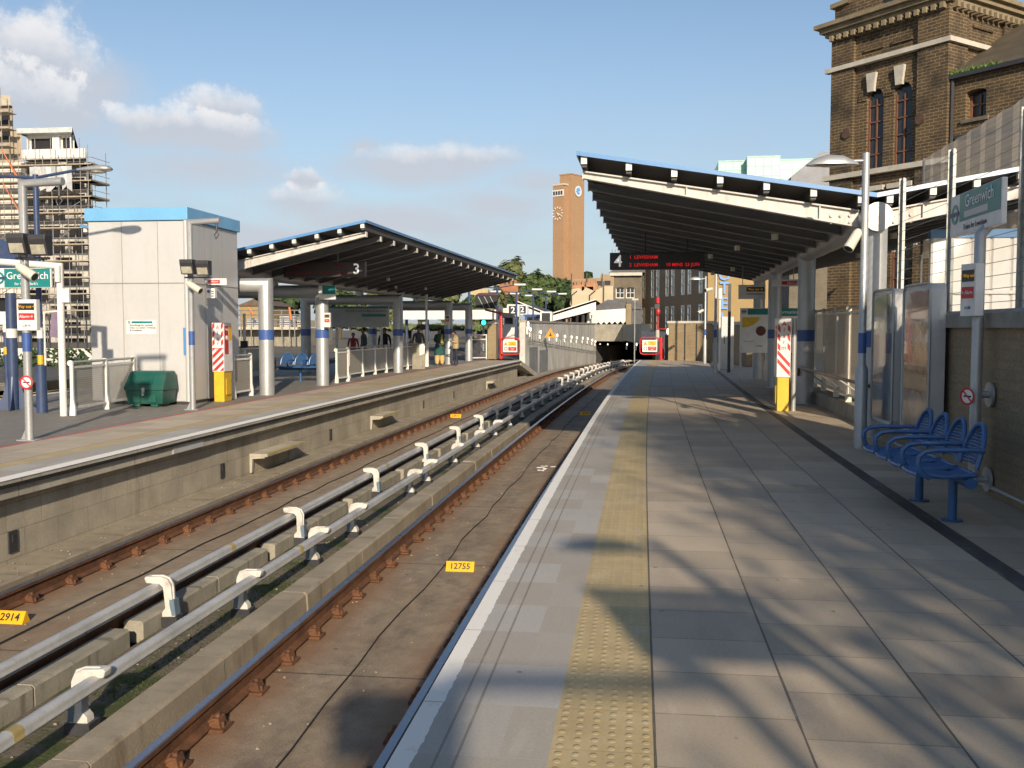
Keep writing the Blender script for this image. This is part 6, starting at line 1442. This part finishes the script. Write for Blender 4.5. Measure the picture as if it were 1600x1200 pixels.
b=MB(); xt=AT(18,170).x; b.prism([(xL,Yb+.2),(xt,Yb+.2),(xt-6.5,Yb+9),(xL,Yb+9)],(0,0,fl[0]-.5),X1,Y1,(0,0,AT(0,165).z-fl[0]+.5)); xq=AT(31,220).x; zq_=AT(0,203).z; b.prism([(xt-.1,Yb+.3),(xq,Yb+.3),(xq-4,Yb+6),(xt-6,Yb+6)],(0,0,fl[0]-.5),X1,Y1,(0,0,zq_-fl[0]+.5)); b.build('stair_tower',M('raw_block_tower',(.36,.30,.22),.9,0,.25,.4,.3),th,smooth=0); b=MB(); b.prism([(xL,Yb-.3),(xt+.1,Yb-.3),(xt-6.4,Yb+9.2),(xL,Yb+9.2)],(0,0,AT(0,166).z),X1,Y1,(0,0,AT(0,150).z-AT(0,166).z)); b.build('tower_cap',M('plywood_cap',(.42,.37,.29),.8),th,smooth=0)
b=MB()
for zz in (fl[1],fl[2]-0,fl[3]): pass
for i in range(0,9):
    b.box((xL,Yb-.06,fl[i+1]+.25),(AT(34,300).x,Yb-.005,fl[i]-.1)) 
b.split('insulation_panel',M('pale_insulation_board',(.64,.60,.53),.8,0,.12,.7),th,smooth=0)
b=MB()
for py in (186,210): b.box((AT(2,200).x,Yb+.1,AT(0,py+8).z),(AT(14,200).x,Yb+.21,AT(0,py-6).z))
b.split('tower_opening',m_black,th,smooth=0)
# scaffolding
th=thing('scaffolding','scaffolding of tan boards and tubes wrapped round the unfinished building','scaffolding',(AT(100,600).x,Yb-1.5,0))
lifts=[266,291,315,339,362,387,412,437,462,487,512,537,562]
poles=[-60,-20,6,28,52,78,102,126,146,158]
for py in lifts+[]:
    z=AT(0,py).z; b=MB(); b.box((AT(-110,py).x,Yb-2.2,z),(AT(160,py).x,Yb-.8,z+.07)); b.box((AT(-110,py).x,Yb-2.25,z+.03),(AT(160,py).x,Yb-2.2,z+.16)); b.box((AT(160,py).x-1.4,Yb-2.2,z),(AT(160,py).x,Yb+1.5,z+.07)); b.box((AT(160,py).x-.05,Yb-2.2,z+.03),(AT(160,py).x,Yb+1.5,z+.24)); b.build('board_deck',m_board,th,smooth=0)
for py in (183,208,235): z=AT(0,py).z; b=MB(); b.box((AT(-110,py).x,Yb-2.2,z),(AT(33,py).x,Yb-.8,z+.07)); b.box((AT(-110,py).x,Yb-2.25,z+.03),(AT(33,py).x,Yb-2.2,z+.26)); b.build('board_deck',m_board,th,smooth=0)
for k,px in enumerate(poles):
    top=AT(0,145 if px<30 else (225 if px<150 else 232)).z if px!=158 else AT(0,236).z
    for yy in (Yb-2.15,Yb-.85): b=MB(); b.tube([(AT(px,400).x,yy,0),(AT(px,400).x,yy,top-(1.5 if yy>Yb-1 else 0))],.04,6); b.build('standard',m_pole,th)
b=MB()
for py in lifts:
    for dz in (.8,): z=AT(0,py).z+dz; b.tube([(AT(-110,py).x,Yb-2.2,z),(AT(162,py).x,Yb-2.2,z)],.028,5); b.tube([(AT(160,py).x,Yb-2.2,z),(AT(160,py).x,Yb+1.5,z)],.028,5)
b.split('ledger',m_pole,th)
b=MB()
b.tube([(AT(158,400).x,Yb+1.4,0),(AT(158,400).x,Yb+1.4,AT(0,240).z)],.045,5)
for a_,c_ in (((100,387),(128,362)),((60,412),(30,387)),((10,387),(40,362)),((110,340),(150,315)),((60,500),(110,460)),((20,462),(60,437))): b.tube([AT(*a_)-V((0,2.25,0)),AT(*c_)-V((0,2.25,0))],.05,5)
b.split('brace',m_pole,th)
b=MB()
for a_,c_ in (((24,240),(47,280)),((36,262),(50,288)),((26,292),(52,337))): 
    p,q_=AT(*a_)-V((0,2.3,0)),AT(*c_)-V((0,2.3,0)); b.tube([p,q_],.06,5)
b.split('orange_chute',M('orange_tube',(.62,.15,.04),.6),th)
p=AT(66,266)-V((0,2.3,0)); b=MB(); q=random.Random(5)
for k in range(8): b.face([p+V((k*.62,q.uniform(-.1,.1),0)),p+V(((k+1)*.62,q.uniform(-.1,.1),0)),p+V(((k+1)*.62,q.uniform(-.1,.1),-2.4+q.uniform(-.4,.4))),p+V((k*.62,q.uniform(-.1,.1),-2.4+q.uniform(-.4,.4)))])
tag(b.build('foil_sheet',M('silver_sheeting',(.55,.55,.53),.3,.3),smooth=0),'creased silver sheet hung on the scaffolding under the white parapet','sheet')
# low building site seen under the left-hand canopy
Ys=80
a,c=at(372,520,Ys),at(474,520,Ys); th=thing('site_building','half-built block with pale panels and scaffold tubes seen under the left-hand canopy','building',(a.x,Ys,0))
b=MB(); b.box((a.x,Ys,0),(c.x,Ys+8,at(0+420,513,Ys).z)); b.build('base',m_midwall,th,smooth=0)
b=MB(); b.box((a.x,Ys-1.5,at(420,515,Ys).z),(c.x,Ys+.2,at(420,511,Ys).z)); b.build('deck',M('pale_deck',(.5,.44,.33),.8),th,smooth=0)
for k,(p0,p1,y0,y1) in enumerate(((386,404,497,511),(408,412,497,511),(437,462,494,511),(464,474,500,511))): b=MB(); u,w=at(p0,y1,Ys-.1),at(p1,y0,Ys-.1); b.box((u.x,Ys-.1,u.z),(w.x,Ys+3,w.z)); b.build('panel',m_render if k%2 else m_clad,th,smooth=0)
b=MB()
for px in (376,392,410,424,440,452,460,474): u=at(px,484,Ys-1.6); b.tube([(u.x,Ys-1.6,0),(u.x,Ys-1.6,u.z)],.05,5)
for py in (485,492,500,507): u,w=at(372,py,Ys-1.6),at(476,py,Ys-1.6); b.tube([u,w],.05,5)
b.split('scaffold_tube',m_pole,th); b=MB()
for a_,c_ in (((388,480),(396,492)),((386,540),(392,556)),((452,480),(455,500))): b.tube([at(*a_,Ys-1.7),at(*c_,Ys-1.7)],.09,6)
b.split('orange_prop',M('site_orange',(.6,.18,.05),.6),th)
a,c=at(374,475,105),at(420,475,105); th=thing('yellow_house','yellow brick house with a blue-grey roof behind the half-built block','house',(a.x,105,0)); b=MB(); b.box((a.x,105,0),(c.x,112,at(400,478,105).z)); b.build('wall',m_brickY,th,smooth=0); b=MB(); b.prism([(a.x-.3,at(400,478,105).z),(c.x+.3,at(400,478,105).z),(c.x-2,at(400,466,105).z),(a.x+2,at(400,466,105).z)],(0,104.8,0),X1,Z1,(0,8,0)); b.build('roof',m_tile,th,smooth=0)
# neighbouring white-edged canopy and name board under the left-hand canopy
a,c=at(618,492,62),at(775,490,62); th=thing('station_canopy','flat white-edged canopy seen below the left-hand butterfly canopy','canopy',(a.x,62,0)); b=MB(); b.box((a.x,62,a.z-.30),(c.x,62.2,a.z+.32)); b.build('fascia',m_white,th,smooth=0); b=MB(); b.box((a.x,62.2,a.z-.1),(c.x,72,a.z+.2)); b.build('roof',m_soffit,th,smooth=0)
b=MB(); 
for k in range(5): x=a.x+.5+(c.x-a.x-1)*k/4; b.tube([(x,63,0),(x,63,a.z)],.1,8)
b.split('column',m_navy,th)
cC=at(558,494,36); th=thing('platform_board','wide grey route board with a teal heading under the left-hand canopy','sign',(cC.x,36,0)); w=2.6
x0_,x1_=at(513,494,36).x,at(607,494,36).x; z0_,z1_=at(560,511,36).z,at(560,479,36).z
b=MB(); b.box((x0_,36,z0_),(x1_,36.1,z1_)); b.build('board',M('board_grey',(.40,.41,.38),.5),th,smooth=0); b=MB(); b.box((x0_,35.99,z1_-.07),(x1_,36,z1_)); b.box((x0_+.56*(x1_-x0_),35.99,z0_+.40),(x1_-.1,36,z0_+.50)); b.build('heading',m_teal,th,smooth=0); text('All DLR trains for Bank & Stratford',.11,th,m_lettblack,((x0_+x1_)/2+.3,35.98,z1_-.17),X1,name='lettering',depth=.001)
b=MB(); b.tube([(x0_+.3,36.05,0),(x0_+.3,36.05,z0_)],.05,8); b.tube([(x1_-.3,36.05,0),(x1_-.3,36.05,z0_)],.05,8); b.split('leg',m_white,th)
# small signs on the second column and others
c0=at(511,457,25.7); th=thing('column_sign','small grey and teal sign at the top of the second silver column','sign',c0); b=MB(); b.box(c0+V((-.24,0,-.19)),c0+V((.24,.05,.19))); b.build('plate',m_signwhite,th,smooth=0); b=MB(); b.box(c0+V((-.13,-.005,-.05)),c0+V((.235,0,.185))); b.build('teal_field',m_teal,th,smooth=0)
info_panel(at(511,500,25.8),X1,('Way out','Alarm','Lift'),'narrow way-out panel on the side of the second silver column',w=.18,h=.40)
info_panel(at(699,500,41.4),X1,('Way out','Alarm','Lift'),'small panel on the column behind the people at the platform end',w=.2,h=.45)
c0=at(381,538,24.5); th=thing('black_sign','small black sign on a white post seen between railing and elbow column','sign',(c0.x,24.5,0)); b=MB(); b.tube([(c0.x,24.55,0),(c0.x,24.55,2.0)],.04,8); b.build('post',m_white,th); b=MB(); b.box(c0+V((-.10,0,-.09)),c0+V((.10,.04,.09))); b.build('plate',m_black,th,smooth=0)
c0=at(812,510,70); c0=at(755.5,500,66); th=thing('signal','railway signal showing green beyond the white gate','signal',(c0.x,66,0)); b=MB(); b.tube([(c0.x,66,0),(c0.x,66,2.1)],.08,8); b.build('post',m_silver,th); b=MB(); b.box((c0.x-.28,66,1.9),(c0.x+.28,66.3,2.75)); b.build('head',m_black,th,smooth=0); b=MB(); p=at(755.5,504,65.9); b.ball((p.x,65.95,p.z),.17,10,6); b.build('green_light',flat('signal_green',(.05,.85,.55),.4,emit=2.0),th)

# ================================================================== TREES
def tree(px,pyt,pyb,Y,wpx,lab,leaf,n=2600,kind='round',seed=1,ls=.5):
    q=random.Random(seed); top=at(px,pyt,Y); w=wpx*Y/1500/2; base=V((top.x,Y,0)); th=thing('tree',lab,'tree',base,group='trees beyond the station')
    hgt=top.z; cb=max(1.5,at(px,pyb,Y).z) if pyb else hgt*.3; ch=hgt-cb
    b=MB(); b.tube([base,base+V((.1,0,cb)),base+V((-.1,0,cb+ch*.6))],.3,8,rs=[.35,.25,.08])
    cl=[]
    if kind=='round':
        for k in range(9):
            a=q.uniform(0,6.28); rr=q.uniform(.15,.62)*w; z=cb+ch*q.uniform(.2,.8); cl.append((V((base.x+math.cos(a)*rr,Y+math.sin(a)*rr,z)),w*q.uniform(.33,.55),ch*q.uniform(.18,.28)))
        cl.append((V((base.x,Y,hgt-ch*.22)),w*.42,ch*.22))
    else:
        for k in range(8): z=cb+ch*k/8; r_=w*(1-k/8.5); cl.append((V((base.x,Y,z)),r_,ch*.12))
    for c,rw,rh in cl: b.tube([base+V((0,0,cb*.8)),(c+base+V((0,0,cb)))/2,c],.1,5,rs=[.16,.1,.03])
    b.build('trunk',m_bark,th)
    b=MB(); tot=sum(x[1]**2 for x in cl)
    for c,rw,rh in cl:
        for k in range(int(1.7*n*rw*rw/tot)):
            d=V((q.gauss(0,1),q.gauss(0,1),q.gauss(0,1))).normalized(); r_=q.random()**.45; bump=.8+.35*math.sin(d.x*5+c.x)*math.sin(d.z*6+c.y)
            p=c+V((d.x*rw*r_*bump,d.y*rw*r_*bump,d.z*rh*r_*bump*1.25)); s=ls*q.uniform(.5,1.1); u=V((q.gauss(0,1),q.gauss(0,1),q.gauss(0,1))).normalized(); v=u.cross(d if abs(u.dot(d))<.9 else V((1,0,0))).normalized(); u2=v.cross((d+V((0,0,.5))).normalized()).normalized()
            b.face([p-u2*s,p-v*s*.55,p+u2*s,p+v*s*.55])
    b.build('crown',leaf,th,smooth=0)
T=[(636,509,546,72,90,'olive bushes behind the man in the grey shirt',m_leafB,1600,'round'),(782,418,480,172,60,'pale olive tree between the canopy tip and the highest olive tree',m_leafB,2600,'round'),(838,424,485,178,60,'mid green tree between the highest olive tree and the broad green tree',m_leafA,2600,'round'),(868,434,490,172,60,'full green tree overlapping the foot of the clock tower',m_leafA,2800,'round'),(770,452,500,128,44,'olive tree behind the purple monitor hood',m_leafB,2000,'round'),(806,404,470,175,62,'pale olive tree with the highest crown behind the canopy tip',m_leafB,3200,'round'),(848,431,480,165,82,'broad green tree left of the clock tower foot',m_leafA,4200,'round'),(822,440,490,150,46,'dense green tree above the white V-shaped canopy',m_leafA,2600,'round'),(881,446,490,160,40,'dark green tree just right of the broad green tree',m_leafD,2200,'round'),(797,457,505,120,34,'dark pointed conifer behind the red monitor arm',m_leafD,1800,'cone'),
 (700,452,500,120,62,'olive tree under the right end of the left-hand canopy',m_leafB,3000,'round'),(737,462,500,135,50,'green tree left of the brown-roofed houses',m_leafA,2200,'round'),(655,462,500,118,50,'dense tree behind the left-hand platform columns',m_leafA,2400,'round'),(600,452,505,125,80,'wide tree behind the grey route board',m_leafB,2600,'round'),(452,458,520,118,80,'dark tree between the elbow column and the second column',m_leafD,3600,'round'),(530,452,520,130,80,'dark tree above the grey route board',m_leafA,2600,'round'),(918,424,440,300,22,'tiny dark treetop beside the clock tower base',m_leafD,300,'round'),(750,511,545,95,70,'low green bush beyond the green signal',m_leafA,1500,'round'),(690,508,548,75,110,'low bushes behind the waiting people',m_leafB,1500,'round'),(580,506,545,70,120,'long low bushes beyond the long white railing',m_leafB,1800,'round')]
for k,(px,pt,pb,Y,w,lab,mt,n,kd) in enumerate(T): tree(px,pt,pb,Y,w,lab,mt,n,kd,seed=20+k,ls=.62*Y/150 if Y<200 else .8)
q=random.Random(77); th=thing('tree','unseen leafy tree added behind the camera to shade the right-hand platform','tree',(7.1,-5.2,0)); base=V((7.1,-5.2,0)); b=MB(); b.tube([base,base+V((.1,0,3)),base+V((-.1,.2,9))],.2,8,rs=[.2,.15,.04]); cl=[]  # unseen tree added; crown shaped so its shade covers seats and paving
for k in range(115):
    z=q.uniform(2.0,9.3); rm=4.75-.42*z; a=q.uniform(0,6.283); rr=rm*math.sqrt(q.random()); c=base+V((math.cos(a)*rr,math.sin(a)*rr*.8,z)); cl.append(c)
    if k%2: b.tube([base+V((0,0,z*.6)),(c+base+V((0,0,z*.75)))/2,c],.05,5,rs=[.06,.04,.015])
b.build('trunk',m_bark,th); b=MB()
for c in cl:
    for k in range(150):
        p=c+V((q.gauss(0,.5),q.gauss(0,.45),q.gauss(0,.42))); s=q.uniform(.07,.15); u=V((q.gauss(0,1),q.gauss(0,1),q.gauss(0,1))).normalized(); v=u.cross(V((.3,.5,1))).normalized(); b.face([p-u*s,p-v*s*.6,p+u*s,p+v*s*.6])
b.build('crown',m_leafA,th,smooth=0)
# hedge along the far side of the island's neighbouring platform
b=MB(); q=random.Random(6)
for k in range(2600):
    p=V((q.uniform(-60,-19.5),36.8+q.uniform(-.5,.5),q.uniform(.0,.75))); s=.12; u=V((q.gauss(0,1),q.gauss(0,1),q.gauss(0,1))).normalized(); v=u.cross(V((0,1,.3))).normalized(); b.face([p-u*s,p-v*s*.6,p+u*s,p+v*s*.6])
tag(b.build('undergrowth',m_leafD,smooth=0),'dark green undergrowth along the dark palisade fence','undergrowth',kind='stuff')
# ================================================================== PEOPLE
def skin_body(name,J,E,rad,mats,matf,th,sub=2):
    me=bpy.data.meshes.new(name); me.from_pydata([tuple(J[k]) for k in J],[],[]); keys=list(J); idx={k:i for i,k in enumerate(keys)}
    me=bpy.data.meshes.new(name); me.from_pydata([tuple(J[k]) for k in keys],[(idx[a],idx[c]) for a,c in E],[]); 
    o=bpy.data.objects.new(name,me); COL.objects.link(o); md=o.modifiers.new('skin','SKIN'); md.use_smooth_shade=True
    for i,k in enumerate(keys): r_=rad[k]; me.skin_vertices[0].data[i].radius=(r_,r_) if not hasattr(r_,'__len__') else r_
    me.skin_vertices[0].data[idx['pelvis']].use_root=True
    s=o.modifiers.new('sub','SUBSURF'); s.levels=sub; s.render_levels=sub
    dg=bpy.context.evaluated_depsgraph_get(); m2=bpy.data.meshes.new_from_object(o.evaluated_get(dg)); bpy.data.objects.remove(o)
    m2.name=name; m2.materials.clear(); [m2.materials.append(x) for x in mats]
    for p in m2.polygons: p.use_smooth=True; p.material_index=matf(p.center)
    ob=bpy.data.objects.new(name,m2); COL.objects.link(ob); ob.parent=th; return ob
m_skinA=M('skin',(.22,.11,.065),.5,0,.1,8); m_hair=flat('dark_hair',(.012,.01,.009),.5); m_skinB=M('skin_light',(.42,.24,.17),.5,0,.1,8)
def person(loc,rz,ht,lab,top,legs,pose='stand',topz=.5,shoe=None,skin=None,hairlen=0,extra=None,sleeve=1.0,gr=None):
    th=thing('person',lab,'person',loc,rz,group=gr); k=ht/1.75; s=lambda x,y,z: V((x*k,y*k,z*k)); J={};rd={}
    def j(n,x,y,z,r): J[n]=s(x,y,z); rd[n]=r*k if not hasattr(r,'__len__') else (r[0]*k,r[1]*k)
    hf=.06 if pose=='phone' else 0; hd=.05 if pose=='phone' else 0      # head forward / down; facing -y
    j('pelvis',0,0,.95,(.15,.11)); j('waist',0,.0,1.10,(.135,.10)); j('chest',0,.01,1.30,(.165,.115)); j('shoulders',0,.01,1.43,(.11,.085)); j('neck',0,-.01-hf*.4,1.51,.056); j('skull_base',0,-.02-hf*.8,1.575-hd*.3,.066); j('skull',0,-.02-hf*1.4,1.65-hd*.6,(.078,.092)); j('crown',0,.0-hf*1.5,1.715-hd,.058)
    j('nose',0,-.115-hf*1.6,1.615-hd,.014)
    E=[('pelvis','waist'),('waist','chest'),('chest','shoulders'),('shoulders','neck'),('neck','skull_base'),('skull_base','skull'),('skull','crown'),('skull','nose')]
    for sx,S in ((-1,'l'),(1,'r')):
        j('hip'+S,sx*.09,0,.88,.095); st=.04*sx if pose!='walk' else .15*sx
        j('knee'+S,sx*.10,-.02+st*.5,.50,.062); j('ankle'+S,sx*.105,.03+st,.09,.042); j('toe'+S,sx*.12,-.13+st,.035,.036)
        E+=[('pelvis','hip'+S),('hip'+S,'knee'+S),('knee'+S,'ankle'+S),('ankle'+S,'toe'+S)]
        j('sh'+S,sx*.19,.01,1.41,.062)
        if pose=='phone': el,wr=(sx*.25,-.02,1.14),(sx*.10,-.24,1.22)
        elif pose=='lean': el,wr=(sx*.25,-.06,1.16),(sx*.14,-.26,1.06)
        else: el,wr=(sx*.25,.03,1.13),(sx*.26,-.06,.88)
        j('elbow'+S,*el,.044); j('wrist'+S,*wr,.028)
        d=(V(wr)-V(el)).normalized(); hp=V(wr)+d*.055; j('palm'+S,*hp,(.036,.022))
        E+=[('shoulders','sh'+S),('sh'+S,'elbow'+S),('elbow'+S,'wrist'+S),('wrist'+S,'palm'+S)]
        side=V((1,0,0)) if abs(d.x)<.8 else V((0,0,1)); curl=d.cross(side).normalized()*-1
        for f in range(5):
            off=side*(-.03+.02*f); L=(.062,.075,.08,.072,.05)[f]
            if f==4: off=side*(-sx*.045); base=V(wr)+d*.03+off*.6; tip=base+d*.035+off*.8+curl*.01; mid=(base+tip)/2
            else: base=hp+d*.03+off; mid=base+d*L*.5+curl*.012; tip=base+d*L*.85+curl*.04
            j(f'f{f}a'+S,*mid,.009); j(f'f{f}b'+S,*tip,.007); E+=[('palm'+S,f'f{f}a'+S),(f'f{f}a'+S,f'f{f}b'+S)]
    neckz=1.50*k; 
    mats=[top,legs,skin or m_skinA,shoe or m_black]
    wrL=[J['wristl'],J['wristr']]
    def mf(c):
        if c.z>neckz: return 2
        for sx,S in ((-1,'l'),(1,'r')):
            a,w=J['elbow'+S],J['wrist'+S]; d=w-a; t=(c-w).dot(d)/d.length_squared
            if t>-.12*1 and (c-w).length<.2*k: return 2
        if c.z<.075*k: return 3
        if c.z<topz*1.75*k and abs(c.x)<.21*k and not (pose=='stand' and abs(c.x)>.2*k): return 1
        return 0
    body=skin_body('body',J,E,rd,mats,mf,th)
    b=MB(); c=s(0,.012-hf*1.5,1.675-hd*.75); b.ball(c,(.088*k,.098*k,.085*k),14,9)
    if hairlen: b.ball(s(0,.075-hf,1.55-hd),(.075*k,.05*k,hairlen*k),10,7)
    h=b.build('hair',m_hair,th,world=False,smooth=60)
    # trim the cap so that the face stays free
    import bmesh
    bm=bmesh.new(); bm.from_mesh(h.data); bmesh.ops.delete(bm,geom=[v for v in bm.verts if v.co.y<c.y-.05*k and v.co.z<c.z+.02*k],context='VERTS'); bm.to_mesh(h.data); bm.free()
    b=MB()
    for sx in (-1,1): b.ball(s(sx*.03,-.098-hf*1.5,1.645-hd),(.011*k,.008*k,.008*k),8,5)
    b.build('eyes',m_black,th,world=False); b=MB(); b.cbox(s(0,-.096-hf*1.5,1.578-hd),(.042*k,.01*k,.009*k)); b.build('mouth',M('lips',(.18,.06,.05),.5),th,world=False,smooth=0)
    b=MB(); [b.ball(s(sx*.082,-.005-hf*1.4,1.635-hd*.8),(.012*k,.022*k,.032*k),8,6) for sx in (-1,1)]; b.build('ears',skin or m_skinA,th,world=False)
    if extra: extra(th,k,s)
    return th
m_beige=M('beige_jacket',(.38,.29,.16),.85,0,.15,12,bump=.4); m_jeans=M('dark_jeans',(.018,.024,.042),.85,0,.2,15); m_tealcl=M('teal_tunic',(.012,.065,.06),.8,0,.2,10); m_ylw=M('pale_yellow_trousers',(.52,.38,.15),.85,0,.12,10); m_greysh=M('grey_shirt',(.07,.075,.085),.85,0,.2,10); m_darkcl=M('dark_coat',(.012,.012,.016),.85,0,.2,8); m_redcl=M('red_jumper',(.32,.05,.05),.85)
def jacket(th,k,s):
    b=MB(); n=16; vs=[]; fs=[]
    secs=[(.86,.195,.155),(1.0,.19,.15),(1.2,.20,.15),(1.36,.20,.135),(1.45,.13,.10)]
    for z,rx,ry in secs:
        for q in range(n): a=2*math.pi*q/n; vs.append(s(rx*math.cos(a),.0+ry*math.sin(a),z))
    for i in range(len(secs)-1):
        for q in range(n): fs.append((i*n+q,i*n+(q+1)%n,(i+1)*n+(q+1)%n,(i+1)*n+q))
    b.mesh(vs,fs); b.build('jacket',m_beige,th,world=False,smooth=70)
    b=MB(); b.cbox(s(0.0,-.33,1.25),(.07*k,.012*k,.13*k),rot=Matrix.Rotation(.7,3,'X')); b.build('phone',m_black,th,world=False,smooth=0)
def tunic(th,k,s):
    b=MB(); n=18; vs=[]; fs=[]
    secs=[(.50,.27,.19),(.62,.26,.185),(.85,.225,.165),(1.05,.18,.14),(1.28,.19,.14),(1.43,.14,.10)]
    for z,rx,ry in secs:
        for q in range(n): a=2*math.pi*q/n; w=1+.04*math.sin(a*5); vs.append(s(rx*math.cos(a)*w,.0+ry*math.sin(a)*w,z))
    for i in range(len(secs)-1):
        for q in range(n): fs.append((i*n+q,i*n+(q+1)%n,(i+1)*n+(q+1)%n,(i+1)*n+q))
    b.mesh(vs,fs); b.build('tunic',m_tealcl,th,world=False,smooth=70)
    for sx in (-1,1):
        b=MB(); b.tube([s(sx*.09,0,.6),s(sx*.12,.0,.3),s(sx*.12,.02,.1)],.1,12,rs=[.13*k,.12*k,.085*k]); b.build('trouser_leg',m_ylw,th,world=False)
    b=MB(); b.tube([s(.10,-.13,1.44),s(.06,-.18,1.25),s(.08,-.2,1.05)],.04,8,rs=[.03,.05,.06]); b.build('scarf',M('yellow_scarf',(.40,.30,.06),.8),th,world=False)
def at0(px,py,z=0): p=gz(px,py,z); return p
person(gz(712,571.5),-1.1,1.50,'man in a beige jacket and dark jeans looking at a phone on the left-hand platform',m_beige,m_jeans,'phone',.52,extra=jacket)
person(gz(687,571),.35,1.60,'woman in a teal tunic and pale yellow trousers beside the white post',m_tealcl,m_ylw,'lean',.40,shoe=m_skinA,extra=tunic,hairlen=.12)
for px,Y,ht,rz,lab,tp,lg,sk,ps in ((654,39.0,1.66,.4,'dark-haired man in a grey shirt behind the end of the railing',m_greysh,m_darkcl,m_skinA,'stand'),(601,37.0,1.62,.2,'person in a dark coat over a pale top behind the long railing',m_darkcl,m_darkcl,m_skinA,'stand'),(568,35.5,1.60,-.9,'person in a blue-grey top left of the person in the dark coat',m_greysh,m_darkcl,m_skinA,'stand'),(552,37,1.42,.3,'small person in a red jumper behind the long railing',m_redcl,m_darkcl,m_skinB,'stand'),(734,52,1.62,1.2,'person in dark clothes leaning on the white gate',m_darkcl,m_darkcl,m_skinA,'lean')):
    p=at(px,540,Y); p.z=0; person(p,rz,ht,lab,tp,lg,ps,skin=sk)
# ================================================================== SKY, SUN, CAMERA
SUN_EL=22.0; az=math.atan2(.28,-1.0)
w=bpy.data.worlds.new('World'); scene.world=w; w.use_nodes=True; g=G(w.node_tree)
sky=g.n('TexSky'); sky.sky_type='NISHITA'; sky.sun_disc=False; sky.sun_elevation=R(SUN_EL); sky.sun_rotation=az; sky.air_density=1.0; sky.dust_density=.8; sky.ozone_density=1.5
d=g.n('TexCoord').outputs['Generated']; s=g.n('SeparateXYZ',Vector=d).outputs
azd=g.m('MULTIPLY',g.m('ARCTAN2',s[0],s[1]),180/math.pi); el=g.m('MULTIPLY',g.m('ARCSINE',s[2]),180/math.pi)
wn=g.n('TexNoise',Vector=d,Scale=7.0,Detail=8,Roughness=.62); wn2=g.n('TexNoise',Vector=d,Scale=26.0,Detail=7,Roughness=.65); wn3=g.noise(g.mapv(d,(1,1,3.5)),5.0,6,.6)
nz=g.m('ADD',g.m('MULTIPLY',g.m('SUBTRACT',wn.outputs[0],.5),1.5),g.m('MULTIPLY',g.m('SUBTRACT',wn2.outputs[0],.5),1.0))
def AE(px,py): 
    r_=ray(px,py).normalized(); return math.degrees(math.atan2(r_.x,r_.y)),math.degrees(math.asin(r_.z))
dens=None; lit=None
for px,py,rx,ry,st in ((30,95,95,75,1.2),(-60,160,150,90,1.0),(90,175,120,70,.75),(290,205,150,42,.95),(345,180,70,48,1.1),(475,285,36,32,1.05),(470,318,90,40,.6),(640,262,150,36,.65),(700,250,170,32,.6),(570,230,40,18,.5),(840,285,90,32,.5),(320,262,170,36,.5),(600,345,240,34,.6),(780,320,130,34,.5),(150,140,80,50,.5),(60,230,150,50,.6),(430,370,200,30,.6),(1020,-40,10,10,.1),(-400,200,260,70,.8),(1900,150,300,60,.6),(2600,260,300,60,.7)):
    a,e=AE(px,py); dx=g.m('DIVIDE',g.m('SUBTRACT',azd,a),rx/26.2); dy=g.m('DIVIDE',g.m('SUBTRACT',el,e),ry/26.2)
    v=g.m('SUBTRACT',1.0,g.m('SQRT',g.m('ADD',g.m('MULTIPLY',dx,dx),g.m('MULTIPLY',dy,dy))))
    br=(px,py) in ((30,95),(-60,160),(290,205),(345,180),(475,285),(470,318),(700,250))
    v=g.m('MULTIPLY',g.m('ADD',v,g.m('MULTIPLY',nz,1.15 if br else .8)),st); dens=v if dens is None else g.m('MAXIMUM',dens,v)
    if not br: continue
    l=g.m('MULTIPLY',g.m('ADD',dy,g.m('MULTIPLY',nz,.9)),g.ramp(v,0,.25)); lit=l if lit is None else g.m('MAXIMUM',lit,l)
cover=g.m('MULTIPLY',g.ramp(dens,-.12,.55),.88)
base=g.m('MULTIPLY',g.ramp(g.m('ADD',wn3,g.m('MULTIPLY',el,-.012)),.28,.62),g.m('MULTIPLY',g.m('SUBTRACT',1.0,g.ramp(el,3,16)),.42))
cl=g.mix(g.ramp(lit,-.25,.9),(4.0,4.3,4.9),(7.1,6.9,6.8))
hz_=g.mix(g.m('SUBTRACT',1.0,g.ramp(el,-2,20)),sky.outputs[0],g.mix(.7,sky.outputs[0],(3.3,3.9,4.7)))
c=g.mix(base,hz_,(3.7,4.05,4.8)); c=g.mix(cover,c,cl)
bg=g.n('Background',Color=c,Strength=.09); o=g.n('OutputWorld'); g.nt.links.new(bg.outputs[0],o.inputs[0])
sl=bpy.data.lights.new('sun','SUN'); sl.energy=4.1; sl.angle=R(.9); sl.color=(1.0,.85,.66); so=bpy.data.objects.new('sun',sl); COL.objects.link(so)
ce=math.cos(R(SUN_EL)); sd=V((math.sin(az)*ce,math.cos(az)*ce,math.sin(R(SUN_EL)))); so.rotation_euler=sd.to_track_quat('Z','Y').to_euler()
cam=bpy.data.cameras.new('camera'); cam.sensor_width=36; cam.lens=FPX/1600*36; cam.clip_end=3000; cam.clip_start=.05; co=bpy.data.objects.new('camera',cam); COL.objects.link(co); co.location=(0,0,H); co.rotation_euler=(R(90)-TH,0,PS); scene.camera=co
scene.view_settings.view_transform='Standard'; scene.view_settings.look='None'; scene.view_settings.exposure=.55; scene.view_settings.gamma=1; scene.render.film_transparent=False
scene.cycles.max_bounces=5; scene.cycles.use_adaptive_sampling=True; scene.cycles.adaptive_threshold=.03; scene.cycles.transparent_max_bounces=12; scene.cycles.use_denoising=True
